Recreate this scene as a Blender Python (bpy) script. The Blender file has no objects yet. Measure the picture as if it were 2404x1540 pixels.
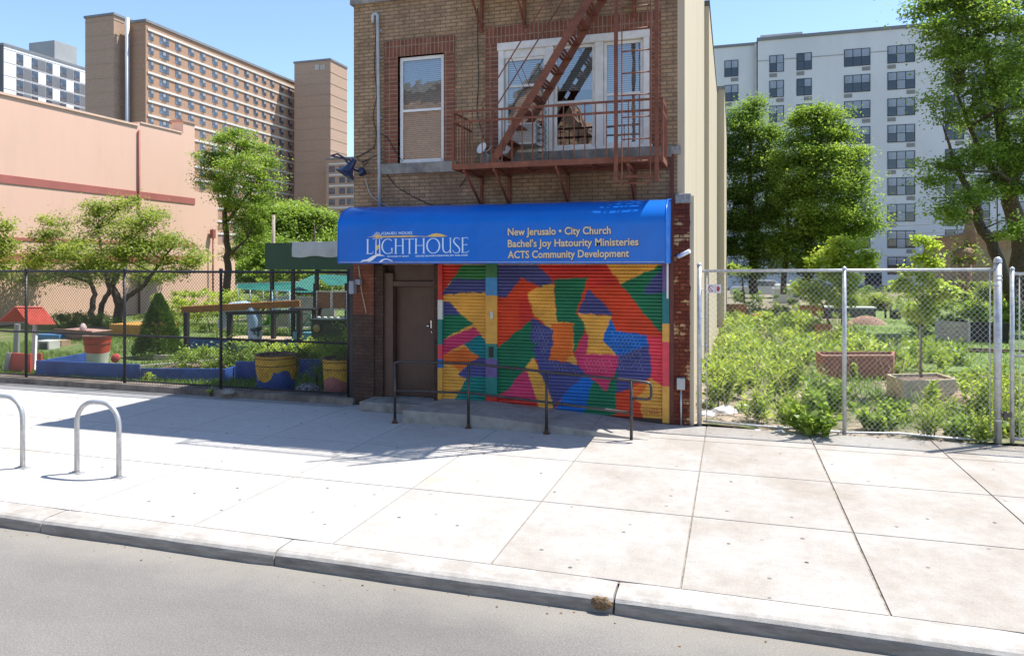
import bpy, bmesh, math, random
import numpy as np
from mathutils import Vector, Matrix, Euler

S = bpy.context.scene
COL = S.collection
R = math.radians
rng = np.random.default_rng(7)
random.seed(7)

# ------------------------------------------------------------------ camera
EYE = 2.6                      # street-view eye height over the sidewalk
YAW = math.atan(518 / 1688)
cam = bpy.data.cameras.new('camera')
cam_o = bpy.data.objects.new('camera', cam)
COL.objects.link(cam_o)
cam_o.location = (0, 0, EYE)
cam_o.rotation_euler = (R(90), 0, YAW)
cam.sensor_width = 36
cam.lens = 1688 / 2404 * 36
cam.shift_y = -148 / 2404
cam.clip_start = .1
cam.clip_end = 3000
S.camera = cam_o

# ------------------------------------------------------------------ world, sun, exposure
SUN_DIR = Vector((.8 * math.cos(R(63.5)), .6 * math.cos(R(63.5)), math.sin(R(63.5))))
W = bpy.data.worlds.new('World')
S.world = W
W.use_nodes = True
wn = W.node_tree
sky = wn.nodes.new('ShaderNodeTexSky')
sky.sky_type = 'NISHITA'
sky.sun_disc = False
sky.sun_elevation = R(63.5)
sky.sun_rotation = math.atan2(.8, .6)
sky.air_density = 1.0
sky.dust_density = 0.25
sky.ozone_density = 3.0
wn.links.new(sky.outputs[0], wn.nodes['Background'].inputs[0])
wn.nodes['Background'].inputs[1].default_value = .115
sun = bpy.data.lights.new('sun', 'SUN')
sun.energy = 4.0
sun.angle = R(.5)
sun.color = (1, .955, .88)
sun_o = bpy.data.objects.new('sun', sun)
sun_o.rotation_euler = SUN_DIR.to_track_quat('Z', 'Y').to_euler()
sun_o.location = (30, 22, 60)
COL.objects.link(sun_o)
S.view_settings.view_transform = 'Standard'
S.view_settings.look = 'None'
S.view_settings.gamma = 1
S.view_settings.use_curve_mapping = False
S.view_settings.exposure = 1.1
S.render.engine = 'CYCLES'
S.cycles.max_bounces = 8
S.cycles.diffuse_bounces = 5
S.cycles.glossy_bounces = 3
S.cycles.transmission_bounces = 4
S.cycles.transparent_max_bounces = 8
S.cycles.caustics_reflective = False
S.cycles.caustics_refractive = False

# ------------------------------------------------------------------ survey: photo sightings -> places in the street
_c, _s = math.cos(YAW), math.sin(YAW)
def _ray(x, y):
    u = x - 1202
    return (-1688 * _s + u * _c, 1688 * _c + u * _s, 622 - y)
def at(x, y, Y):                       # sighting on the vertical plane at depth Y
    r = _ray(x, y); t = Y / r[1]
    return Vector((r[0] * t, Y, EYE + r[2] * t))
def atx(x, y, X):                      # sighting on the vertical plane at X
    r = _ray(x, y); t = X / r[0]
    return Vector((X, r[1] * t, EYE + r[2] * t))
def gr(x, y, z=0.0):                   # sighting on the ground
    r = _ray(x, y); t = (z - EYE) / r[2]
    return Vector((r[0] * t, r[1] * t, z))

# ------------------------------------------------------------------ mesh builder
class MB:
    def __init__(s):
        s.v = []; s.f = []; s.m = []; s.mi = 0; s.sm = []
    def face(s, pts, smooth=False):
        n = len(s.v)
        s.v += [tuple(p) for p in pts]
        s.f.append(tuple(range(n, n + len(pts)))); s.m.append(s.mi); s.sm.append(smooth)
    def box(s, x0, x1, y0, y1, z0, z1):
        x0, x1 = min(x0, x1), max(x0, x1); y0, y1 = min(y0, y1), max(y0, y1); z0, z1 = min(z0, z1), max(z0, z1)
        s.hexa([(x0, y0, z0), (x1, y0, z0), (x1, y1, z0), (x0, y1, z0), (x0, y0, z1), (x1, y0, z1), (x1, y1, z1), (x0, y1, z1)])
    def hexa(s, p):
        n = len(s.v)
        s.v += [tuple(q) for q in p]
        for f in ((3, 2, 1, 0), (4, 5, 6, 7), (0, 1, 5, 4), (1, 2, 6, 5), (2, 3, 7, 6), (3, 0, 4, 7)):
            s.f.append(tuple(n + i for i in f)); s.m.append(s.mi); s.sm.append(False)
    def bar(s, a, b, w, h, up=(0, 0, 1)):          # rectangular bar from a to b
        a, b = Vector(a), Vector(b); d = (b - a).normalized(); up = Vector(up)
        if abs(d.dot(up)) > .98: up = Vector((0, 1, 0)) if abs(d.y) < .9 else Vector((1, 0, 0))
        x = d.cross(up).normalized() * (w / 2); y = x.cross(d).normalized() * (h / 2)
        s.hexa([a - x - y, a + x - y, a + x + y, a - x + y, b - x - y, b + x - y, b + x + y, b - x + y])
    def tube(s, pts, r, n=8, cap=True, smooth=True):
        pts = [Vector(p) for p in pts]
        if not hasattr(r, '__len__'): r = [r] * len(pts)
        base = len(s.v); prev = None
        for i, p in enumerate(pts):
            d = (pts[min(i + 1, len(pts) - 1)] - pts[max(i - 1, 0)])
            d = d.normalized() if d.length > 1e-9 else Vector((0, 0, 1))
            if prev is None:
                ref = Vector((0, 0, 1)) if abs(d.z) < .9 else Vector((1, 0, 0))
                x = d.cross(ref).normalized()
            else:
                x = (prev - d * prev.dot(d)).normalized()
            prev = x; y = d.cross(x)
            for k in range(n):
                a = 2 * math.pi * k / n
                s.v.append(tuple(p + (x * math.cos(a) + y * math.sin(a)) * r[i]))
        for i in range(len(pts) - 1):
            for k in range(n):
                a, b = base + i * n + k, base + i * n + (k + 1) % n
                s.f.append((a, b, b + n, a + n)); s.m.append(s.mi); s.sm.append(smooth)
        if cap:
            s.f.append(tuple(base + k for k in range(n))[::-1]); s.m.append(s.mi); s.sm.append(False)
            e = base + (len(pts) - 1) * n
            s.f.append(tuple(e + k for k in range(n))); s.m.append(s.mi); s.sm.append(False)
    def lathe(s, prof, c=(0, 0, 0), n=24, rot=None, smooth=True, wob=0.0):
        base = len(s.v); c = Vector(c)
        for (r, z) in prof:
            for k in range(n):
                a = 2 * math.pi * k / n
                q = Vector((r * math.cos(a) * (1 + wob * math.sin(2 * a + 1)), r * math.sin(a), z))
                if rot: q = rot @ q
                s.v.append(tuple(c + q))
        for i in range(len(prof) - 1):
            for k in range(n):
                a, b = base + i * n + k, base + i * n + (k + 1) % n
                s.f.append((a, b, b + n, a + n)); s.m.append(s.mi); s.sm.append(smooth)
    def prism(s, poly, d):                          # planar polygon extruded by vector d
        d = Vector(d); n = len(s.v); k = len(poly)
        s.v += [tuple(Vector(p)) for p in poly] + [tuple(Vector(p) + d) for p in poly]
        s.f.append(tuple(range(n, n + k))[::-1]); s.m.append(s.mi); s.sm.append(False)
        s.f.append(tuple(range(n + k, n + 2 * k))); s.m.append(s.mi); s.sm.append(False)
        for i in range(k):
            j = (i + 1) % k
            s.f.append((n + i, n + j, n + k + j, n + k + i)); s.m.append(s.mi); s.sm.append(False)

WLOC = {}
def thing(name, label, cat, loc=(0, 0, 0), group=None):
    o = bpy.data.objects.new(name, None); COL.objects.link(o)
    o.empty_display_size = .2
    o.location = loc; WLOC[o.name] = Vector(loc)
    o['label'] = label; o['category'] = cat
    if group: o['group'] = group
    return o
def _mk(name, mesh, mats, parent, bevel=0.0):
    o = bpy.data.objects.new(name, mesh); COL.objects.link(o)
    for m in (mats if isinstance(mats, (list, tuple)) else [mats]): mesh.materials.append(m)
    if parent is not None:
        o.parent = parent; WLOC[o.name] = WLOC[parent.name]
    else:
        WLOC[o.name] = Vector((0, 0, 0))
    if bevel:
        b = o.modifiers.new('bevel', 'BEVEL'); b.width = bevel; b.segments = 2; b.limit_method = 'ANGLE'; b.angle_limit = R(40)
    return o
def part(name, mb, mats, parent=None, local=False, bevel=0.0, fix=True):
    me = bpy.data.meshes.new(name)
    off = Vector((0, 0, 0)) if (local or parent is None) else WLOC[parent.name]
    me.from_pydata([tuple(Vector(v) - off) for v in mb.v], [], mb.f)
    me.polygons.foreach_set('material_index', mb.m)
    me.polygons.foreach_set('use_smooth', mb.sm)
    if fix:
        bm = bmesh.new(); bm.from_mesh(me)
        bmesh.ops.recalc_face_normals(bm, faces=bm.faces); bm.to_mesh(me); bm.free()
    me.update()
    return _mk(name, me, mats, parent, bevel)
def solo(name, mb, mats, label, cat, group=None, bevel=0.0, base=None):   # a thing that is one mesh
    if base is None:
        a = np.array(mb.v); base = Vector((float(a[:, 0].mean()), float(a[:, 1].mean()), float(a[:, 2].min())))
    base = Vector(base)
    mb.v = [tuple(Vector(v) - base) for v in mb.v]
    o = part(name, mb, mats, None, True, bevel)
    o.location = base; WLOC[o.name] = base
    o['label'] = label; o['category'] = cat
    if group: o['group'] = group
    return o
def structure(name, mb, mats, kind='structure', bevel=0.0, fix=True):
    o = part(name, mb, mats, None, True, bevel, fix); o['kind'] = kind
    return o
def copy_tree(o, parent=None):
    c = o.copy(); COL.objects.link(c)
    if parent is not None: c.parent = parent
    for ch in list(o.children): copy_tree(ch, c)
    WLOC[c.name] = WLOC[o.name]
    return c

# ------------------------------------------------------------------ materials
def lin(r, g, b):                       # sRGB 0-255 -> linear
    f = lambda u: (u / 255 / 12.92) if u / 255 <= .04045 else ((u / 255 + .055) / 1.055) ** 2.4
    return (f(r), f(g), f(b))
_mats = {}
def _new(name):
    m = bpy.data.materials.new(name); m.use_nodes = True
    nt = m.node_tree; b = nt.nodes['Principled BSDF']
    return m, nt, b
def _ramp(nt, cols, pos=None):
    r = nt.nodes.new('ShaderNodeValToRGB'); e = r.color_ramp.elements
    while len(e) < len(cols): e.new(.5)
    for i, c in enumerate(cols):
        e[i].position = pos[i] if pos else .3 + .4 * i / max(1, len(cols) - 1)
        e[i].color = (*c, 1)
    return r
def _coord(nt, remap=None):
    tc = nt.nodes.new('ShaderNodeTexCoord'); out = tc.outputs['Object']
    if remap:
        sp = nt.nodes.new('ShaderNodeSeparateXYZ'); cb = nt.nodes.new('ShaderNodeCombineXYZ')
        nt.links.new(out, sp.inputs[0])
        for i, a in enumerate(remap): nt.links.new(sp.outputs['XYZ'.index(a)], cb.inputs[i])
        out = cb.outputs[0]
    return out
def _noise(nt, vec, scale, detail=6, rough=.6, stretch=None):
    n = nt.nodes.new('ShaderNodeTexNoise'); n.inputs['Scale'].default_value = scale
    n.inputs['Detail'].default_value = detail; n.inputs['Roughness'].default_value = rough
    if stretch:
        mp = nt.nodes.new('ShaderNodeMapping'); mp.inputs['Scale'].default_value = stretch
        nt.links.new(vec, mp.inputs[0]); vec = mp.outputs[0]
    nt.links.new(vec, n.inputs['Vector'])
    return n
def _mix(nt, fac, a, b, mode='MIX'):
    n = nt.nodes.new('ShaderNodeMix'); n.data_type = 'RGBA'; n.blend_type = mode
    for s, v in ((0, fac), (6, a), (7, b)):
        if isinstance(v, (int, float)): n.inputs[s].default_value = v
        elif isinstance(v, tuple): n.inputs[s].default_value = (*v, 1)
        else: nt.links.new(v, n.inputs[s])
    return n.outputs[2]
def mat(name, c, var=.15, scale=4, rough=.7, bump=.0, bscale=60, metal=0.0, c2=None, spec=.5, stain=None, stain_scale=1.2, stain_pos=(.5, .68), stretch=None, coat=0):
    if name in _mats: return _mats[name]
    m, nt, b = _new(name); v = _coord(nt)
    lo = tuple(x * (1 - var) for x in c); hi = tuple(min(1, x * (1 + var)) for x in (c2 or c))
    n = _noise(nt, v, scale, stretch=stretch); r = _ramp(nt, [lo, hi], [.35, .65]); nt.links.new(n.outputs[0], r.inputs[0])
    col = r.outputs[0]
    if stain:
        n2 = _noise(nt, v, stain_scale, 9, .68, stretch); r2 = _ramp(nt, [(0, 0, 0), (1, 1, 1)], list(stain_pos)); nt.links.new(n2.outputs[0], r2.inputs[0])
        col = _mix(nt, r2.outputs[0], col, stain)
    nt.links.new(col, b.inputs['Base Color'])
    b.inputs['Roughness'].default_value = rough; b.inputs['Metallic'].default_value = metal
    b.inputs['Specular IOR Level'].default_value = spec
    if coat: b.inputs['Coat Weight'].default_value = coat
    if bump:
        n3 = _noise(nt, v, bscale, 5); bp = nt.nodes.new('ShaderNodeBump'); bp.inputs['Strength'].default_value = bump; bp.inputs['Distance'].default_value = .01
        nt.links.new(n3.outputs[0], bp.inputs['Height']); nt.links.new(bp.outputs[0], b.inputs['Normal'])
    _mats[name] = m
    return m
def brick(name, c1, c2, mortar, remap=('X', 'Z', 'Y'), w=.205, h=.066, ms=.009, offset=.5, stain=None, stain_scale=.8, stain_pos=(.52, .7), rough=.85, wear=None, wear_pos=(.56, .6), wear_scale=3):
    if name in _mats: return _mats[name]
    m, nt, b = _new(name); v = _coord(nt, remap)
    t = nt.nodes.new('ShaderNodeTexBrick'); nt.links.new(v, t.inputs['Vector'])
    t.offset = offset
    t.inputs['Color1'].default_value = (*c1, 1); t.inputs['Color2'].default_value = (*c2, 1); t.inputs['Mortar'].default_value = (*mortar, 1)
    t.inputs['Scale'].default_value = 1; t.inputs['Brick Width'].default_value = w; t.inputs['Row Height'].default_value = h
    t.inputs['Mortar Size'].default_value = ms; t.inputs['Mortar Smooth'].default_value = .25
    n = _noise(nt, v, 5, 8, .7); r = _ramp(nt, [(.72,) * 3, (1.2,) * 3], [.3, .7]); nt.links.new(n.outputs[0], r.inputs[0])
    col = _mix(nt, 1.0, t.outputs[0], r.outputs[0], 'MULTIPLY')
    if stain:
        n2 = _noise(nt, v, stain_scale, 9, .7, (1, .55, 1)); r2 = _ramp(nt, [(0, 0, 0), (.8,) * 3], list(stain_pos)); nt.links.new(n2.outputs[0], r2.inputs[0])
        col = _mix(nt, r2.outputs[0], col, stain)
    if wear:
        n4 = _noise(nt, v, wear_scale, 6, .65, (1, 1.6, 1)); r4 = _ramp(nt, [(0, 0, 0), (1,) * 3], list(wear_pos)); nt.links.new(n4.outputs[0], r4.inputs[0])
        col = _mix(nt, r4.outputs[0], col, _mix(nt, t.outputs['Fac'], wear, mortar))
    nt.links.new(col, b.inputs['Base Color']); b.inputs['Roughness'].default_value = rough
    b.inputs['Specular IOR Level'].default_value = .25
    n3 = _noise(nt, v, 90, 4)
    mth = nt.nodes.new('ShaderNodeMath'); mth.operation = 'MULTIPLY_ADD'
    nt.links.new(t.outputs['Fac'], mth.inputs[0]); mth.inputs[1].default_value = -1.0; nt.links.new(n3.outputs[0], mth.inputs[2])
    bp = nt.nodes.new('ShaderNodeBump'); bp.inputs['Strength'].default_value = .6; bp.inputs['Distance'].default_value = .008
    nt.links.new(mth.outputs[0], bp.inputs['Height']); nt.links.new(bp.outputs[0], b.inputs['Normal'])
    _mats[name] = m
    return m
def glass(name, tint=(.75, .8, .82), base=.16, rough=.01):
    if name in _mats: return _mats[name]
    m, nt, b = _new(name); nt.nodes.remove(b)
    tr = nt.nodes.new('ShaderNodeBsdfTransparent'); tr.inputs[0].default_value = (*tint, 1)
    gl = nt.nodes.new('ShaderNodeBsdfGlossy'); gl.inputs['Roughness'].default_value = rough; gl.inputs[0].default_value = (1, 1, 1, 1)
    fr = nt.nodes.new('ShaderNodeFresnel'); fr.inputs[0].default_value = 1.5
    v = _coord(nt); n = _noise(nt, v, 2.2, 2); bp = nt.nodes.new('ShaderNodeBump'); bp.inputs['Strength'].default_value = .05; bp.inputs['Distance'].default_value = .05
    nt.links.new(n.outputs[0], bp.inputs['Height']); nt.links.new(bp.outputs[0], gl.inputs['Normal'])
    ad = nt.nodes.new('ShaderNodeMath'); ad.operation = 'ADD'; ad.use_clamp = True; ad.inputs[1].default_value = base
    nt.links.new(fr.outputs[0], ad.inputs[0])
    mx = nt.nodes.new('ShaderNodeMixShader'); nt.links.new(ad.outputs[0], mx.inputs[0])
    nt.links.new(tr.outputs[0], mx.inputs[1]); nt.links.new(gl.outputs[0], mx.inputs[2])
    nt.links.new(mx.outputs[0], nt.nodes['Material Output'].inputs[0])
    _mats[name] = m
    return m
def leafmat(name, dark, light, trans=.5):
    if name in _mats: return _mats[name]
    m, nt, b = _new(name); nt.nodes.remove(b)
    a = nt.nodes.new('ShaderNodeAttribute'); a.attribute_name = 'tint'
    r = _ramp(nt, [dark, light], [.1, .9]); nt.links.new(a.outputs['Fac'], r.inputs[0])
    d = nt.nodes.new('ShaderNodeBsdfDiffuse'); nt.links.new(r.outputs[0], d.inputs[0])
    t = nt.nodes.new('ShaderNodeBsdfTranslucent')
    tc = _mix(nt, 1.0, r.outputs[0], (1.3, 1.32, .75), 'MULTIPLY'); nt.links.new(tc, t.inputs[0])
    g = nt.nodes.new('ShaderNodeBsdfGlossy'); g.inputs['Roughness'].default_value = .45; g.inputs[0].default_value = (.9, .95, 1, 1)
    mx = nt.nodes.new('ShaderNodeMixShader'); mx.inputs[0].default_value = trans
    nt.links.new(d.outputs[0], mx.inputs[1]); nt.links.new(t.outputs[0], mx.inputs[2])
    m2 = nt.nodes.new('ShaderNodeMixShader'); m2.inputs[0].default_value = .018
    nt.links.new(mx.outputs[0], m2.inputs[1]); nt.links.new(g.outputs[0], m2.inputs[2])
    nt.links.new(m2.outputs[0], nt.nodes['Material Output'].inputs[0])
    _mats[name] = m
    return m

# ------------------------------------------------------------------ foliage
def leaf_mesh(name, P, size, m, parent=None, up=.55, aspect=.55, dirs=None, tint=None):
    """N small folded leaves at points P (world); one mesh"""
    P = np.asarray(P, float); N = len(P)
    size = np.broadcast_to(np.asarray(size, float), (N,)) * rng.uniform(.7, 1.3, N)
    nrm = rng.normal(size=(N, 3)); nrm[:, 2] = np.abs(nrm[:, 2]) * 1.0 + up * 1.6
    nrm /= np.linalg.norm(nrm, axis=1)[:, None]
    t = rng.normal(size=(N, 3)) if dirs is None else np.asarray(dirs, float) + rng.normal(size=(N, 3)) * .15
    if dirs is None: t[:, 2] -= .35
    if dirs is None:
        t -= nrm * (t * nrm).sum(1)[:, None]
    t /= np.linalg.norm(t, axis=1)[:, None] + 1e-9
    b = np.cross(t, nrm); b /= np.linalg.norm(b, axis=1)[:, None] + 1e-9
    n2 = np.cross(b, t)
    L = size[:, None]
    v = np.empty((N, 4, 3))
    v[:, 0] = P
    v[:, 1] = P + t * L * .45 + b * L * aspect * .5 + n2 * L * .08
    v[:, 2] = P + t * L - n2 * L * .12
    v[:, 3] = P + t * L * .45 - b * L * aspect * .5 + n2 * L * .08
    if parent is not None: v -= np.array(WLOC[parent.name])
    me = bpy.data.meshes.new(name)
    me.vertices.add(N * 4); me.vertices.foreach_set('co', v.reshape(-1).astype(np.float32))
    me.loops.add(N * 4); me.loops.foreach_set('vertex_index', np.arange(N * 4, dtype=np.int32))
    me.polygons.add(N); me.polygons.foreach_set('loop_start', np.arange(0, N * 4, 4, dtype=np.int32))
    me.polygons.foreach_set('loop_total', np.full(N, 4, np.int32))
    a = me.attributes.new('tint', 'FLOAT', 'FACE')
    if tint is None: tint = rng.uniform(0, 1, N)
    a.data.foreach_set('value', np.asarray(tint, np.float32))
    me.update(calc_edges=True)
    return _mk(name, me, m, parent)
def lobe_points(lobes, per_vol, cl, cl_flat, leaves, shell=.55, gap=.0):
    """clusters of leaves through ellipsoid lobes; returns points, tint and cluster centres"""
    P = []; T = []; C = []
    for (x, y, z, rx, ry, rz) in lobes:
        nc = max(3, int(per_vol * (rx * ry * rz) ** (2 / 3)))
        d = rng.normal(size=(nc, 3)); d /= np.linalg.norm(d, axis=1)[:, None]
        rad = rng.uniform(shell, 1.0, nc) ** .7
        c = np.array([x, y, z]) + d * rad[:, None] * np.array([rx, ry, rz])
        for q in c:
            C.append(q)
            k = int(leaves * rng.uniform(.5, 1.4))
            rr = cl * rng.uniform(.6, 1.35)
            e = rng.normal(size=(k, 3)) * np.array([rr, rr, rr * cl_flat]) * .55
            P.append(q + e); T.append(np.clip(rng.uniform(.15, .8) + rng.normal(size=k) * .18, 0, 1))
    return np.concatenate(P), np.concatenate(T), np.array(C)
def limbs(mb, base, forks, r0, C=None, twigs=40, seed=0):
    """trunk to each fork point chain, then thin twigs out to leaf clusters"""
    rs = np.random.default_rng(seed)
    tips = []
    for ch in forks:                       # list of (point, radius)
        pts = [Vector(p) for p, r in ch]; rad = [r for p, r in ch]
        fine = []; fr = []
        for i in range(len(pts) - 1):
            for k in range(4):
                u = k / 4; q = pts[i].lerp(pts[i + 1], u)
                if fine: q = q + Vector(rs.normal(size=3)) * rad[i] * .18
                fine.append(q); fr.append(rad[i] * (1 - u) + rad[i + 1] * u)
        fine.append(pts[-1]); fr.append(rad[-1])
        mb.tube(fine, fr, 9)
        tips += [(p, r) for p, r in zip(fine, fr)][len(fine) // 3:]
    if C is not None and len(C):
        idx = rs.choice(len(C), min(twigs, len(C)), replace=False)
        for i in idx:
            q = Vector(C[i]); p, r = min(tips, key=lambda a: (a[0] - q).length + (0 if a[0].z < q.z else 1.5))
            mid = p.lerp(q, .5) + Vector((0, 0, .12 * (q - p).length)) + Vector(rs.normal(size=3)) * .05 * (q - p).length
            rr = min(r * .5, .012 + .011 * (q - p).length)
            mb.tube([p, p.lerp(mid, .5), mid, mid.lerp(q, .6), q], [rr, rr * .85, rr * .65, rr * .45, rr * .25], 5)
def tree(name, label, cat, base, lobes, forks, leafm, barkm, group=None, per_vol=9, cl=.5, flat=.55, leaves=60, size=.14, twigs=40, up=.5, shell=.5, aspect=.6):
    t = thing(name, label, cat, base, group)
    P, T, C = lobe_points(lobes, per_vol, cl, flat, leaves, shell)
    mb = MB(); limbs(mb, base, forks, .2, C, twigs, seed=len(P))
    part('trunk', mb, barkm, t)
    leaf_mesh('crown', P, size, leafm, t, up, aspect, None, T)
    return t

# ------------------------------------------------------------------ palettes
concrete = None
LEAF_MAPLE = leafmat('leaf_maple', (.11, .19, .03), (.36, .47, .10))
LEAF_DARK = leafmat('leaf_dark', (.09, .16, .028), (.28, .39, .085))
LEAF_LIME = leafmat('leaf_lime', (.29, .40, .05), (.52, .60, .13))
LEAF_WEED = leafmat('leaf_weed', (.22, .31, .042), (.48, .56, .125))
LEAF_WEED2 = leafmat('leaf_weed_grey', (.14, .21, .06), (.34, .41, .15))
LEAF_WEED3 = leafmat('leaf_weed_deep', (.14, .22, .03), (.34, .44, .085))
LEAF_CONE = leafmat('leaf_cone', (.035, .085, .014), (.11, .2, .035), .3)
LEAF_OLIVE = leafmat('leaf_olive', (.15, .21, .035), (.38, .45, .11))
GRASS = leafmat('grass_blade', (.085, .165, .03), (.24, .35, .085))
BARK = mat('bark', (.085, .062, .045), .35, 12, .95, .8, 25)
BARK_PALE = mat('bark_pale', (.2, .15, .11), .3, 14, .9, .6, 30)
WHITE = mat('white_paint', (.78, .78, .76), .06, 6, .45)
CREAMW = mat('cream_window_paint', (.72, .70, .66), .1, 5, .5, stain=(.45, .42, .37), stain_pos=(.58, .8))
RUST = mat('rust_red_paint', (.195, .062, .030), .25, 9, .62, .25, 70, stain=(.12, .035, .02), stain_pos=(.5, .75), stain_scale=4)
BLACKMETAL = mat('black_vinyl_metal', (.018, .018, .022), .3, 20, .42)
GALV = mat('galvanised_steel', (.5, .51, .52), .16, 14, .45, .1, 60, metal=.55)
GALVWIRE = mat('galvanised_wire', (.60, .60, .59), .15, 30, .5)
RAILMETAL = mat('dark_bronze_rail_paint', (.045, .036, .034), .3, 14, .4, stain=(.12, .055, .03), stain_pos=(.62, .75), stain_scale=3)
CABLE = mat('black_cable', (.02, .02, .02), .2, 10, .6)
SOIL = mat('soil', (.085, .055, .04), .5, 18, .95, .8, 40, c2=(.16, .105, .075))
STONE = mat('sill_stone', (.27, .25, .22), .25, 7, .85, .4, 45, stain=(.12, .11, .1), stain_pos=(.48, .66))
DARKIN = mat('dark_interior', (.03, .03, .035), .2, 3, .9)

# ================================================================== SETTING
def sidewalk_material():
    m, nt, b = _new('sidewalk_concrete'); v = _coord(nt)
    a = nt.nodes.new('ShaderNodeAttribute'); a.attribute_name = 'tint'
    r0 = _ramp(nt, [(.375, .35, .32), (.455, .437, .41)], [0, 1]); nt.links.new(a.outputs['Fac'], r0.inputs[0])
    n1 = _noise(nt, v, .9, 9, .66, (1, .7, 1)); r1 = _ramp(nt, [(0, 0, 0), (.8,) * 3], [.44, .62]); nt.links.new(n1.outputs[0], r1.inputs[0])
    inv = nt.nodes.new('ShaderNodeMath'); inv.operation = 'MULTIPLY_ADD'; inv.inputs[1].default_value = -.85; inv.inputs[2].default_value = 1.0; nt.links.new(a.outputs['Fac'], inv.inputs[0])
    mm = nt.nodes.new('ShaderNodeMath'); mm.operation = 'MULTIPLY'; nt.links.new(inv.outputs[0], mm.inputs[0]); nt.links.new(r1.outputs[0], mm.inputs[1])
    c = _mix(nt, mm.outputs[0], r0.outputs[0], (.295, .256, .215))
    n2 = _noise(nt, v, 7, 8, .75); r2 = _ramp(nt, [(.90,) * 3, (1.05,) * 3], [.32, .6]); nt.links.new(n2.outputs[0], r2.inputs[0])
    c = _mix(nt, 1.0, c, r2.outputs[0], 'MULTIPLY')
    n3 = _noise(nt, v, .45, 3, .5); r3 = _ramp(nt, [(0, 0, 0), (.5,) * 3], [.66, .74]); nt.links.new(n3.outputs[0], r3.inputs[0])
    c = _mix(nt, r3.outputs[0], c, (.42, .33, .19))
    nf = _noise(nt, v, 55, 5, .8); rf = _ramp(nt, [(.80,) * 3, (1.08,) * 3], [.3, .62]); nt.links.new(nf.outputs[0], rf.inputs[0])
    c = _mix(nt, 1.0, c, rf.outputs[0], 'MULTIPLY')
    # trodden gum spots
    vo = nt.nodes.new('ShaderNodeTexVoronoi'); vo.voronoi_dimensions = '2D'; vo.inputs['Scale'].default_value = 3.1; nt.links.new(v, vo.inputs['Vector'])
    ng = _noise(nt, v, 40, 2); ad = nt.nodes.new('ShaderNodeMath'); ad.operation = 'MULTIPLY_ADD'; ad.inputs[1].default_value = .05
    nt.links.new(ng.outputs[0], ad.inputs[0]); nt.links.new(vo.outputs['Distance'], ad.inputs[2])
    lt = nt.nodes.new('ShaderNodeMath'); lt.operation = 'LESS_THAN'; lt.inputs[1].default_value = .085; nt.links.new(ad.outputs[0], lt.inputs[0])
    sp = nt.nodes.new('ShaderNodeSeparateColor'); nt.links.new(vo.outputs['Color'], sp.inputs[0])
    g2 = nt.nodes.new('ShaderNodeMath'); g2.operation = 'GREATER_THAN'; g2.inputs[1].default_value = .80; nt.links.new(sp.outputs[0], g2.inputs[0])
    mu = nt.nodes.new('ShaderNodeMath'); mu.operation = 'MULTIPLY'; nt.links.new(lt.outputs[0], mu.inputs[0]); nt.links.new(g2.outputs[0], mu.inputs[1])
    m3 = nt.nodes.new('ShaderNodeMath'); m3.operation = 'MULTIPLY'; nt.links.new(mu.outputs[0], m3.inputs[0]); nt.links.new(sp.outputs[1], m3.inputs[1])
    c = _mix(nt, m3.outputs[0], c, (.05, .046, .045))
    nt.links.new(c, b.inputs['Base Color']); b.inputs['Roughness'].default_value = .88; b.inputs['Specular IOR Level'].default_value = .25
    bp = nt.nodes.new('ShaderNodeBump'); bp.inputs['Strength'].default_value = .25; bp.inputs['Distance'].default_value = .004
    nt.links.new(nf.outputs[0], bp.inputs['Height']); nt.links.new(bp.outputs[0], b.inputs['Normal'])
    return m
XJ = [-6.73 - 1.575 * k for k in range(22, 0, -1)] + [-6.73, -5.15, -3.57, -2.01, -.40, 1.12, 2.80] + [2.8 + 1.6 * k for k in range(1, 16)]
YJ = [5.92, 7.66, 9.36, 10.98, 12.0]
mb = MB(); tints = []
for i in range(len(XJ) - 1):
    for j in range(4):
        wide = .009 if abs(XJ[i] - 1.12) < .01 else .0045
        wide2 = .009 if abs(XJ[i + 1] - 1.12) < .01 else .0045
        x0, x1, y0, y1 = XJ[i] + wide, XJ[i + 1] - wide2, YJ[j] + .005, YJ[j + 1] - .005
        e = .004; zt = 0.0
        for f in ([(x0 + e, y0 + e, zt), (x1 - e, y0 + e, zt), (x1 - e, y1 - e, zt), (x0 + e, y1 - e, zt)],
                  [(x0, y0, -.03), (x1, y0, -.03), (x1 - e, y0 + e, zt), (x0 + e, y0 + e, zt)],
                  [(x1, y0, -.03), (x1, y1, -.03), (x1 - e, y1 - e, zt), (x1 - e, y0 + e, zt)],
                  [(x1, y1, -.03), (x0, y1, -.03), (x0 + e, y1 - e, zt), (x1 - e, y1 - e, zt)],
                  [(x0, y1, -.03), (x0, y0, -.03), (x0 + e, y0 + e, zt), (x0 + e, y1 - e, zt)]):
            mb.face(f)
        tt = min(1, max(0, .27 - .14 * (XJ[i] + 1.5) * (1 if XJ[i] < 0 else .6) + random.uniform(-.16, .16)))
        tints += [tt] * 5
o = structure('sidewalk', mb, sidewalk_material(), fix=False)
at_ = o.data.attributes.new('tint', 'FLOAT', 'FACE'); at_.data.foreach_set('value', tints)
mb = MB(); mb.face([(-42, 5.9, -.014), (27, 5.9, -.014), (27, 12.4, -.014), (-42, 12.4, -.014)])
structure('sidewalk_bed', mb, mat('joint_dirt', (.25, .215, .175), .4, 20, .95), fix=False)

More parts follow.
